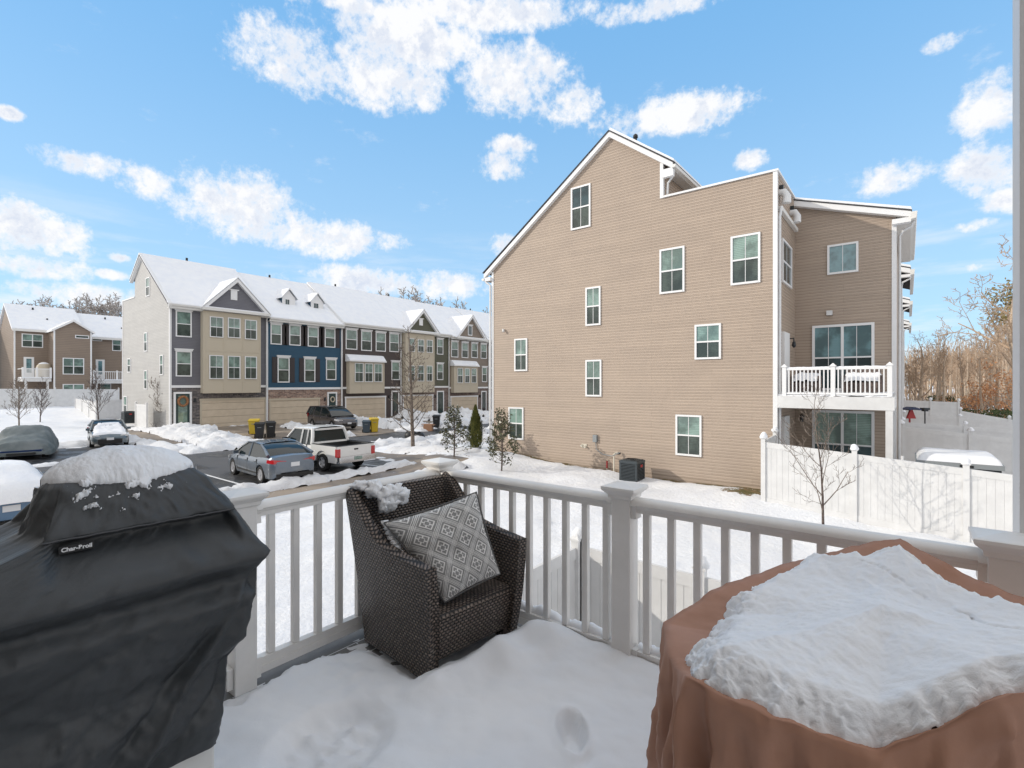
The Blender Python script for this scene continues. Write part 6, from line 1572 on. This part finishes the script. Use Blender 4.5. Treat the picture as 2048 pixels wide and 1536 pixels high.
# ------------------------------------------------------------------ covered grill
M['hem'] = mat('hem', (.06, .062, .066), .7)
M['grill_cloth'] = mat('grill_cloth', (.020, .022, .024), .48, spec=.5, fn=f_cloth((.026, .029, .031), (.042, .046, .049), 2.2, .0015, 900))
def grill():
    t = thing('covered_grill', 'grill under a black cover with white lettering tag and domed snow on top', 'covered grill', (-2.2, .45, 0))
    # rings: z, x back, x front, y left, y right, corner radius
    Rg = [(.20, -2.46, -1.96, .00, .770, .05), (.30, -2.47, -1.935, -.01, .785, .05), (.42, -2.47, -1.945, -.02, .790, .05), (.50, -2.48, -1.945, -.03, .795, .05), (.56, -2.48, -1.925, -.05, .845, .05), (.66, -2.49, -1.905, -.08, .880, .05), (.76, -2.50, -1.905, -.10, .900, .05), (.80, -2.50, -1.925, -.10, .910, .05), (.85, -2.50, -1.885, -.11, .925, .04),
          (.872, -2.50, -1.888, -.11, .925, .04), (.888, -2.50, -1.902, -.07, .919, .04), (.925, -2.495, -1.945, .04, .904, .04), (.97, -2.49, -1.995, .17, .882, .035), (1.005, -2.487, -2.032, .27, .864, .03), (1.018, -2.485, -2.045, .30, .858, .03), (1.026, -2.485, -2.045, .305, .856, .03), (1.06, -2.47, -2.075, .318, .836, .04), (1.11, -2.45, -2.125, .335, .812, .05), (1.150, -2.43, -2.17, .355, .795, .05), (1.166, -2.41, -2.20, .37, .78, .05), (1.17, -2.34, -2.26, .45, .72, .03)]
    # interpolate rings
    RR = []
    for a, c_ in zip(Rg, Rg[1:]):
        n = max(1, int((c_[0] - a[0]) / .009));
        for k in range(n): RR.append([a[q] + (c_[q] - a[q]) * k / n for q in range(6)])
    RR.append(list(Rg[-1]))
    N = 400; P = []
    for (z, xb, xf, yl, yr, rc) in RR:
        W_, H_ = xf - xb - 2 * rc, yr - yl - 2 * rc; per = 2 * (W_ + H_) + 2 * pi * rc
        # start at front-left, run along the front (+y), right, back, left
        for i in range(N):
            fi = i / N
            # four equal-index sides keep the folds aligned from ring to ring
            k = fi * 4; sd = int(k); u = k - sd; ea = .08
            if sd == 0: L_ = (xf, yl + rc + H_ * (u - ea) / (1 - 2 * ea)); cc, a0 = (xf - rc), 0
            pts = {0: ((xf - rc, yl + rc), (xf - rc, yr - rc), 0.0), 1: ((xf - rc, yr - rc), (xb + rc, yr - rc), pi / 2), 2: ((xb + rc, yr - rc), (xb + rc, yl + rc), pi), 3: ((xb + rc, yl + rc), (xf - rc, yl + rc), 1.5 * pi)}[sd]
            (ax, ay), (bx, by), ang = pts
            if u < ea: th = ang - (pi / 4) * (1 - u / ea); cx_, cy_ = ax, ay
            elif u > 1 - ea: th = ang + (pi / 4) * ((u - 1 + ea) / ea); cx_, cy_ = bx, by
            else: th = ang; f = (u - ea) / (1 - 2 * ea); cx_, cy_ = ax + (bx - ax) * f, ay + (by - ay) * f
            x = cx_ + rc * cos(th); y = cy_ + rc * sin(th)
            # cloth folds
            lowf = min(1, max(0, (.87 - z) / .2))
            dz = .008 * fbm(x * 5, y * 5, z * 5) + .005 * max(0, 1 - 7 * abs(fbm(x * 3.5 + z * 2, y * 3.5 + z * 3, z * 3 + 2))) - .004 * max(0, 1 - 7 * abs(fbm(x * 4 - z * 3, y * 4 - z * 2, z * 2 + 7))) + .002 * fbm(x * 18, y * 18, z * 18)
            # a dragging diagonal crease system on the front and soft dent below the shelf
            cr = 0
            if sd == 0:
                cr += -.022 * math.exp(-((z - (.775 - .02 * (y - .4))) / .028) ** 2) + .012 * math.exp(-((z - .72) / .03) ** 2)
                cr += .012 * sin(9 * (y * .8 + z * 1.6) + 2 * fbm(y * 2, z * 2)) * lowf * .6
                for (yy, zz, sl, am, wd_) in ((.62, .50, 1.1, -.016, .035), (.55, .44, .45, .012, .03), (.30, .62, .35, -.010, .03), (.75, .62, 1.6, .016, .035), (.2, .35, .6, .012, .04), (.66, .32, .8, -.014, .03)):
                    dd = (z - zz) - sl * (y - yy); cr += 1.5 * am * math.exp(-abs(dd / wd_) ** 1.3) * math.exp(-((y - yy) / .35) ** 2)
                if .90 < z < 1.0145: cr -= .062 * min(1, (1.0145 - z) / .012) * min(1, (z - .90) / .07) * min(1, max(0, (y - .315) / .02)) * min(1, max(0, (.85 - y) / .02))
                if .88 < z < 1.01:
                    cr += .010 * sin(38 * y + 30 * z) * math.exp(-((y - .72) / .10) ** 2) + .008 * sin(30 * y - 40 * z) * math.exp(-((y - .33) / .07) ** 2)
                if 1.03 < z < 1.16: cr += .006 * sin(14 * y + 22 * z) + .008 * math.exp(-(((y - .5) + (z - 1.08) * 1.5) / .05) ** 2)
            elif sd == 1:
                dz *= .4
                cr += .012 * sin(16 * x + 4 * z + 2 * fbm(x * 2, z * 2)) * (.4 + .6 * lowf)
                if .9 < z < 1.15: cr += .010 * sin(24 * (x + 2.2) + 12 * z)
            elif sd == 3: cr += .02 * sin(24 * x + 5 * z)
            nx_, ny_ = cos(th), sin(th)
            P.append((x + nx_ * (cr + dz), y + ny_ * (cr + dz), z + .018 * (1 - (y - .3) * 1.1) * lowf * 0 + (.004 * fbm(x * 9, y * 9, 3) if z > 1.0 else 0)))
    # the hem hangs lower to the left
    b = MB(); b.grid(P, len(RR), N, closev=True); b.poly([P[-N + i] for i in range(N)])
    b.build('cover', 'grill_cloth', t, smooth=179, recalc=True)
    b = MB(); fx = FX(-2.045)      # stitched hem of the front flap
    b.tube([(-2.040 + .002 * fbm(i * .5, 1), .305 + .55 * i / 30, 1.019 + .003 * fbm(i * .3, 4)) for i in range(31)], .0035, 5); b.build('flap_hem', M['hem'], t)
    b = MB(); b.fbox(FX(-2.052), .345, .430, .974, .998, 0, .004); tg = b.build('name_tag', 'black', t)
    cu = bpy.data.curves.new('lettering', 'FONT'); cu.body = 'Char-Broil'; cu.size = .0175; cu.extrude = .0006; cu.align_x = 'CENTER'; cu.align_y = 'CENTER'; cu.offset = .0006
    tmp = bpy.data.objects.new('tmp', cu); C.objects.link(tmp); bpy.context.view_layer.update(); me = bpy.data.meshes.new_from_object(tmp.evaluated_get(bpy.context.evaluated_depsgraph_get())); bpy.data.objects.remove(tmp)
    me.transform(Matrix.Translation(Vector((-2.0460, .388, .986)) - WO[t.name]) @ Matrix(((0, 0, 1, 0), (1, 0, 0, 0), (0, 1, 0, 0), (0, 0, 0, 1)))); me.materials.clear(); me.materials.append(M['text_white'])
    lo = bpy.data.objects.new('lettering', me); C.objects.link(lo); lo.parent = tg
    # cart under it
    b = MB(); b.box(-2.44, -1.985, .03, .765, .075, .34); o = b.build('cabinet', 'fascia', t); bv = o.modifiers.new('bevel', 'BEVEL'); bv.width = .01; bv.segments = 2
    b = MB(); b.box(-2.46, -1.95, -.02, .86, .03, .07); b.build('base_tray', 'dark_metal', t)
    # snow dome
    s = thing('snow_heap', 'smooth white dome of snow crowning the black grill cover', 'snow heap', (-2.3, .55, 1.17))
    path = [(-2.455, 1.10), (-2.44, 1.14), (-2.41, 1.166), (-2.34, 1.172), (-2.22, 1.170), (-2.175, 1.152), (-2.125, 1.11), (-2.088, 1.07), (-2.06, 1.04)]
    cum = [0]
    for (xa, za), (xb, zb) in zip(path, path[1:]): cum.append(cum[-1] + sqrt((xb - xa) ** 2 + (zb - za) ** 2))
    px_ = interp([(c_, p[0]) for c_, p in zip(cum, path)]); pz_ = interp([(c_, p[1]) for c_, p in zip(cum, path)])
    b = MB(); nu, nv = 150, 190; P = []; top_ = cum[-1]
    for i in range(nu):
        sss = top_ * i / (nu - 1); x0_, z0_ = px_(sss), pz_(sss)
        xa, za = px_(max(0, sss - .02)), pz_(max(0, sss - .02)); xb, zb = px_(min(top_, sss + .02)), pz_(min(top_, sss + .02)); dl = sqrt((xb - xa) ** 2 + (zb - za) ** 2); nx_, nz_ = -(zb - za) / dl, (xb - xa) / dl
        for j in range(nv):
            k_ = min(1, max(0, (x0_ + 2.24) / .05)); ya_ = .342 + .05 * k_; y = ya_ + (.802 - .03 * k_ - ya_) * j / (nv - 1)
            n1 = fbm(y * 9, sss * 9, 1); n2 = fbm(y * 28, sss * 28, 5); n3 = fbm(y * 80, sss * 80, 9)
            D = 1 - ((x0_ + 2.315) / .150) ** 2 - ((y - .572) / .228) ** 2 + .07 * n1 + .035 * n2
            th = (.098 * min(1, max(0, D)) ** .72 + .0012 * n3) if D > 0 else -.03
            if x0_ > -2.235:      # slid and crumbled snow on the front slope
                k = (x0_ + 2.235) / .12; reg = 1 - ((y - .60 + .10 * k) / (.19 - .05 * k)) ** 2
                v = .55 * reg + 1.2 * n1 + .8 * n2 + .15 * n3 - 1.05 * k - .0
                if v > 0: th = max(th, min(.020, .004 + .030 * v + .004 * n3))
            zz = z0_ + nz_ * th; P.append((x0_ + nx_ * th * (.3 + .7 * (x0_ > -2.2)) , y, zz))
    b.grid(P, nu, nv); b.build('dome', 'snow_fine', s, smooth=180, recalc=False)
grill()

# ------------------------------------------------------------------ wicker armchair
def f_wicker(flat):
    def fn(T, b, nt):
        p = T.n('ShaderNodeSeparateXYZ', {0: objc(T)})
        if flat: u, v = p.outputs[1], p.outputs[0]
        else: u, v = T.m('ADD', p.outputs[0], p.outputs[1]), p.outputs[2]
        v = T.m('ADD', v, T.m('MULTIPLY', T.noise(objc(T), 7, 2), .006))
        rv = T.m('DIVIDE', v, .0155); row = T.m('FLOOR', rv); fv = T.m('FRACT', rv)
        off = T.m('MULTIPLY', T.m('FRACT', T.m('MULTIPLY', row, .5)), 1.0)
        fu = T.m('FRACT', T.m('ADD', T.m('DIVIDE', u, .027), off))
        h = T.m('MULTIPLY', T.m('POWER', T.m('SINE', T.m('MULTIPLY', fu, pi)), .6), T.m('POWER', T.m('SINE', T.m('MULTIPLY', fv, pi)), .7))
        nz = T.noise(objc(T), 60, 3, .6); nz2 = T.noise(objc(T), 5, 3, .6)
        col = T.mix(T.ss(h, .25, .95), (.006, .005, .005), T.mix(T.ss(nz, .35, .7), (.13, .10, .082), (.33, .27, .225)))
        col = T.mix(T.ss(nz2, .3, .7), T.mix(1.0, col, (.75, .70, .68), 'MULTIPLY'), col)
        nt.links.new(col, b.inputs['Base Color']); bump(T, b, h, .006, 1.0)
    return fn
M['wicker'] = mat('wicker', (.05, .04, .035), .42, spec=.5, fn=f_wicker(False)); M['wicker_flat'] = mat('wicker_flat', (.05, .04, .035), .42, spec=.5, fn=f_wicker(True))
CH0 = Vector((-2.415, 2.045, .02)); CR = R(-6)
def chair():
    t = thing('wicker_armchair', 'dark brown wicker armchair in the deck corner holding a grey cushion', 'armchair', (0, 0, 0))
    zt = interp([(0, .87), (.06, .865), (.14, .80), (.25, .715), (.36, .655), (.46, .625), (.7, .60), (1.0, .585)])
    for s in (-1, 1):
        b = MB(); P = []; nu = 28; K = 14
        for i in range(nu):
            u = i / (nu - 1); ht = zt(u); ring = []
            for k in range(K + 1):
                z = ht * k / K; f = u * .60 + (z / .6) * (-.07 + .12 * u) + .02 * sin(pi * min(1, z / .6)) * (u > .98)
                l = .312 + .045 * (z / .6) ** 1.3 + .012 * sin(pi * u); ring.append((f, s * l, z + (.025 * (1 - (2 * u - 1) ** 2) if k == 0 else 0)))
            wth = .062
            inner = [(f, l - s * wth, z) for f, l, z in ring[::-1]]
            tp = [(ring[-1][0], ring[-1][1] - s * wth * q, ht + .012 * sin(pi * q)) for q in (.25, .5, .75)]
            P += ring + tp + inner
        n = len(ring) * 2 + 3; b.grid(P, nu, n, closev=True); b.poly(P[:n]); b.poly(P[-n:]); b.build('arm', 'wicker', t, smooth=40)
    b = MB(); P = []
    for i in range(15):
        l = -.30 + .60 * i / 14
        for k in range(13):
            z = .08 + (.86 - .08) * k / 12; P.append((-.02 - .07 * z / .6 + .055 * (1 - (l / .27) ** 2) * 0, l, z))
        for k in range(13):
            z = .86 - (.86 - .08) * k / 12; P.append((.04 - .07 * z / .6, l, z))
    b.grid(P, 15, 26, closev=True); b.build('backrest', 'wicker', t, smooth=40)
    b = MB(); P = []
    for i in range(12):
        l = -.29 + .58 * i / 11
        for (f, z) in ((.04, .30), (.2, .310), (.4, .318), (.56, .325), (.60, .318), (.61, .30)): P.append((f, l, z))
    b.grid(P, 12, 6); b.build('seat', 'wicker_flat', t, smooth=50)
    b = MB(); P = []
    for i in range(12):
        l = -.29 + .58 * i / 11
        for k in range(8): z = .085 + .225 * k / 7; P.append((.585 + .03 * sin(k / 7 * pi) * .3 + .02 * k / 7, l, z))
        for k in range(8): z = .31 - .225 * k / 7; P.append((.55, l, z))
    b.grid(P, 12, 16, closev=True); b.build('apron', 'wicker', t, smooth=50)
    for f, l in ((.03, -.26), (.03, .26), (.57, -.26), (.57, .26)):
        b = MB(); b.tube([(f, l, -.02), (f, l, .2)], .022, 8); b.build('leg', 'bark_dark', t)
    t.location = CH0; t.rotation_euler = (0, 0, CR)
chair()
def chair_snow():
    Rm = Matrix.Rotation(CR, 4, 'Z')
    def W(f, l, z): return CH0 + Rm @ Vector((f, l, z))
    s = thing('snow_clump', 'crusted snow clump clinging to the back corner of the wicker chair', 'snow clump', W(0, -.25, .85)); rr = random.Random(3); b = MB()
    def blob(c, rx, ry, rz, sd):
        Q = []
        for i in range(14):
            for j in range(20):
                ph = pi * i / 13; th = 2 * pi * j / 20; q = 1 + .45 * fbm(1.6 * sin(ph) * cos(th) + sd, 1.6 * sin(ph) * sin(th), 1.6 * cos(ph)) + .2 * fbm(6 * sin(ph) * cos(th) + sd, 6 * sin(ph) * sin(th), 6 * cos(ph))
                Q.append((c.x + rx * q * sin(ph) * cos(th), c.y + ry * q * sin(ph) * sin(th), c.z + rz * q * cos(ph)))
        b.grid(Q, 14, 20, closev=True)
    for (f, l, z, rx, ry, rz) in ((-.06, -.30, .885, .045, .05, .03), (-.01, -.25, .865, .05, .055, .045), (.03, -.20, .83, .04, .06, .05), (.02, -.13, .83, .035, .06, .045), (.02, -.07, .80, .03, .05, .045), (.03, -.16, .77, .03, .05, .04), (.05, -.22, .78, .03, .03, .04)):
        blob(W(f, l, z), rx, ry, rz, z * 37)
    b.build('clump', 'snow_fine', s, smooth=180)
    s = thing('snow_strip', 'thin snow strip on the near arm of the wicker chair', 'snow clump', W(.3, -.3, .67)); b = MB()
    for k in range(7): u = .27 + .035 * k; blob(W(u * .60 + .02 + .01, -.29, .715 - .022 * k), .022, .024, .013, k * 3.1)
    b.build('strip', 'snow_fine', s, smooth=180)
chair_snow()

def f_pillow(T, b, nt):
    uv = T.n('ShaderNodeTexCoord').outputs['UV']; p = T.n('ShaderNodeSeparateXYZ', {0: uv})
    n = T.noise(uv, 7, 2); dx = T.m('MULTIPLY', T.m('SUBTRACT', n, .5), .02)
    a = T.m('MULTIPLY', T.m('ADD', T.m('ADD', p.outputs[0], p.outputs[1]), dx), 3.1); c_ = T.m('MULTIPLY', T.m('SUBTRACT', p.outputs[0], p.outputs[1]), 3.1)
    fa = T.m('ABSOLUTE', T.m('SUBTRACT', T.m('FRACT', a), .5)); fc = T.m('ABSOLUTE', T.m('SUBTRACT', T.m('FRACT', T.m('ADD', c_, .0)), .5))
    def band(x, lo, hi): return T.m('MULTIPLY', T.m('GREATER_THAN', x, lo), T.m('LESS_THAN', x, hi))
    mx = T.m('MAXIMUM', fa, fc); mn = T.m('MINIMUM', fa, fc)
    lines = T.m('MAXIMUM', T.m('MAXIMUM', band(fa, .455, .485), band(fc, .455, .485)), T.m('MAXIMUM', band(fa, .385, .41), band(fc, .385, .41)))
    sq = T.m('MAXIMUM', band(mx, .235, .29), T.m('MULTIPLY', band(mn, -.1, .035), band(mx, .10, .24)))
    sq = T.m('MAXIMUM', sq, band(mx, .10, .13))
    f = T.m('MAXIMUM', lines, sq); w_ = T.noise(uv, 45, 4, .7); f = T.m('MULTIPLY', f, T.ss(w_, .22, .42))
    col = T.mix(f, T.mix(T.ss(w_, .3, .7), (.22, .22, .215), (.30, .30, .295)), (.74, .73, .71))
    nt.links.new(col, b.inputs['Base Color']); bump(T, b, T.noise(uv, 260, 2), .0008, .6)
M['pillow'] = mat('pillow', (.25, .25, .25), .85, fn=f_pillow)
def pillow():
    c0, c1, c2, c3 = atD(768, 1046, 2.70), atD(953, 984, 2.94), atD(1000, 1148, 2.80), atD(890, 1205, 2.60)
    cen = (c0 + c1 + c2 + c3) / 4; nrm = (c1 - c3).cross(c2 - c0).normalized()
    if nrm.dot(EYE - cen) < 0: nrm = -nrm
    t = thing('cushion', 'square grey cushion with pale lattice print leaning in the wicker chair', 'cushion', cen); N = 34
    for side in (1,):
        b = MB(); P = []; uvs = []
        for sgn in (1, -1):
            for i in range(N):
                for j in range(N):
                    u, v = i / (N - 1), j / (N - 1); a, c_ = 2 * u - 1, 2 * v - 1
                    pu = u + .035 * a * (c_ * c_ - 1) * -1 * -1 * .9; pv = v + .035 * c_ * (a * a - 1) * -1 * -1 * .9
                    base = c0 * (1 - pu) * (1 - pv) + c1 * pu * (1 - pv) + c2 * pu * pv + c3 * (1 - pu) * pv
                    th = .075 * ((1 - a ** 4) * (1 - c_ ** 4)) ** .55 + .006 * fbm(u * 4, v * 4, sgn) * (1 - a * a) * (1 - c_ * c_) * 3
                    P.append(base + nrm * sgn * th); uvs.append((u, v))
        b.grid(P[:N * N], N, N); b.grid(P[N * N:], N, N); o = b.build('cover', 'pillow', t, smooth=180, recalc=False)
        uv = o.data.uv_layers.new(name='UVMap')
        for lp in o.data.loops: uv.data[lp.index].uv = uvs[lp.vertex_index]
    b = MB(); pts = []
    for (s_, e_, k) in ((c0, c1, 0), (c1, c2, 1), (c2, c3, 2), (c3, c0, 3)):
        for i in range(12):
            u = i / 12; q = s_.lerp(e_, u); pts.append(q + (cen - q) * .035 * 4 * u * (1 - u) * .9)
    pts.append(pts[0]); b.tube(pts, .0045, 6); b.build('piping', M['piping'], t, smooth=180)
M['piping'] = mat('piping', (.12, .12, .12), .8)
pillow()

# ------------------------------------------------------------------ brown covered table heaped with snow
M['brown_cloth'] = mat('brown_cloth', (.24, .12, .08), .6, spec=.3, fn=f_cloth((.37, .19, .12), (.44, .25, .18), 2.0, .0015, 700))
OUT = [Vector(p) for p in ((-.02, 2.28, .95), (-.285, 2.12, .87), (-.515, 1.72, .81), (-.61, 1.55, .74), (-.52, 1.36, .735), (-.435, 1.255, .765), (-.25, 1.27, .715), (-.05, 1.385, .655), (.18, 1.585, .785), (.50, 1.80, .85), (.45, 1.97, .85), (.20, 2.12, .875))]
CEN = Vector((-.06, 1.80, .80))
def outl(f):
    n = len(OUT); k = (f % 1) * n; i = int(k); u = k - i; u = u * u * (3 - 2 * u) * .15 + u * .85
    return OUT[i % n].lerp(OUT[(i + 1) % n], u)
def topz(r, o): return CEN.z + (o.z - CEN.z) * r ** 1.3 - .035 * sin(pi * r)
def lip(j, N): return .022 * (.5 - .5 * cos(2 * pi * min(1, max(0, (j / N - .36) / .42))))
def brown_cover():
    t = thing('covered_table', 'patio table wrapped in a wrinkled brown cover, thick snow on top', 'covered table', (-.05, 1.75, 0)); N = 320
    b = MB(); P = []
    for i in range(22):
        r_ = i / 21
        for j in range(N):
            o = outl(j / N); x = CEN.x + (o.x - CEN.x) * r_; y = CEN.y + (o.y - CEN.y) * r_; z = topz(r_, o)
            z += .010 * fbm(x * 6, y * 6, 2) * r_ + lip(j, N) * max(0, (r_ - .88) / .12); P.append((x, y, z))
    nt_ = 22
    for i in range(1, 44):
        q = i / 43
        for j in range(N):
            o = outl(j / N); z = (o.z + lip(j, N)) * (1 - q) + .01 * q; d = Vector((o.x - CEN.x, o.y - CEN.y, 0)); d.normalize()
            th = j / N * 2 * pi
            fold = (.018 * sin(11 * th + 2.4 * fbm(cos(th) * 2, sin(th) * 2, q * 2) + q * 2.2) + .017 * sin(23 * th - q * 3.2) + .014 * fbm(cos(th) * 5, sin(th) * 5, q * 3)) * min(1, q * 3 + .12)
            fl = .012 * min(1, q * 12) + .03 * q + fold - .02 * sin(pi * min(1, q * 1.6))
            if o.y > 2.1 and o.x < .3: fl = min(fl, 2.385 - o.y)
            for f0, am in ((.25, .03), (.275, -.022), (.30, .012), (.35, -.02), (.41, .032), (.435, -.022), (.46, .014), (.52, -.012), (.585, .03), (.62, -.018), (.66, .016), (.70, -.014)):
                fl += 1.15 * am * math.exp(-abs((j / N - f0 - .03 * q * (1 if am > 0 else -1)) / (.007 + .013 * q)) ** 1.15) * min(1, q * 5 + .15) * (1 - .4 * q)
            if o.y > 2.1 and o.x < .3: fl = min(fl, 2.385 - o.y)
            y = o.y + d.y * fl; x = o.x + d.x * fl
            z += .006 * fbm(th * 3, q * 6, 2) - .010 * (1 - q) * math.exp(-((q - .05) / .05) ** 2)
            P.append((x, min(y, 2.395), z))
    b.grid(P, nt_ + 43, N, closev=True)
    b.build('cover', 'brown_cloth', t, smooth=180, recalc=True)
    s = thing('snow_heap', 'thick slab of snow lying on the brown covered table', 'snow heap', (-.05, 1.75, .8)); b = MB(); nu, nv = 150, 420; P = []
    for i in range(nu):
        r_ = 1 - (1 - i / (nu - 1)) ** 1.5
        for j in range(nv):
            f = j / nv; o = outl(f); th = 2 * pi * f
            lim = .945 + .03 * fbm(cos(th) * 3, sin(th) * 3, 4)
            lim -= .20 * math.exp(-((f - .24) / .08) ** 2) + .10 * math.exp(-((f - .93) / .07) ** 2) + .07 * math.exp(-((f - .02) / .05) ** 2) - .02 * math.exp(-((f - .45) / .05) ** 2) - .15 * math.exp(-((f - .74) / .085) ** 2) - .04 * math.exp(-((f - .58) / .06) ** 2)
            lim = min(lim, .96); rr = r_ * min(.97, lim + .03); x = CEN.x + (o.x - CEN.x) * rr; y = CEN.y + (o.y - CEN.y) * rr
            n1 = fbm(x * 7, y * 7, 3); n2 = fbm(x * 22, y * 22, 8); n3 = fbm(x * 70, y * 70, 2)
            dd = (lim - .01 - rr) * .55 + .024 * n1 + .008 * n2 + .002 * n3; e = min(1, max(0, dd) / .09); e = (1 - (1 - e) ** 2)
            thick = .058 + .007 * n1
            fr_ = 1 / (1 + math.exp(min(50, ((y - .55 * (x + .1)) - 1.66 + .03 * fbm(x * 4, y * 4, 9)) * 34))); thick += .016 * fr_
            z = topz(rr, o) + .004 + thick * e + (.0012 * n2 + .0007 * n3) * min(1, e * 3)
            if dd <= 0:
                v = n2 + .6 * n1 + .4 * n3 - .05
                z = topz(rr, o) + (min(.010, .03 * v) if v > 0 and .46 < f < .72 and dd > -.03 else -.012)
            z -= .012 * math.exp(-((x * .6 + (y - 2.0) * .9 + .02 * fbm(x * 9, y * 9)) / .006) ** 2) * (r_ < .75) * max(0, fbm(x * 8, y * 8, 3) + .3)
            kk_ = .016 * min(1, 4 * e * (1 - e)) if dd > 0 else 0; kk_ *= .22; q1 = kk_ * fbm(x * 20, y * 20, z * 45); q2 = kk_ * .6 * fbm(x * 50, y * 50, z * 90 + 5); dv = Vector((o.x - CEN.x, o.y - CEN.y, 0)).normalized() * (q1 + q2)
            P.append((x + dv.x, y + dv.y, z - (.012 if i == nu - 1 else 0)))
    b.grid(P, nu, nv, closev=True); b.build('slab', 'snow_fine', s, smooth=180)
M['brown_hem'] = mat('brown_hem', (.13, .06, .04), .7)
brown_cover()
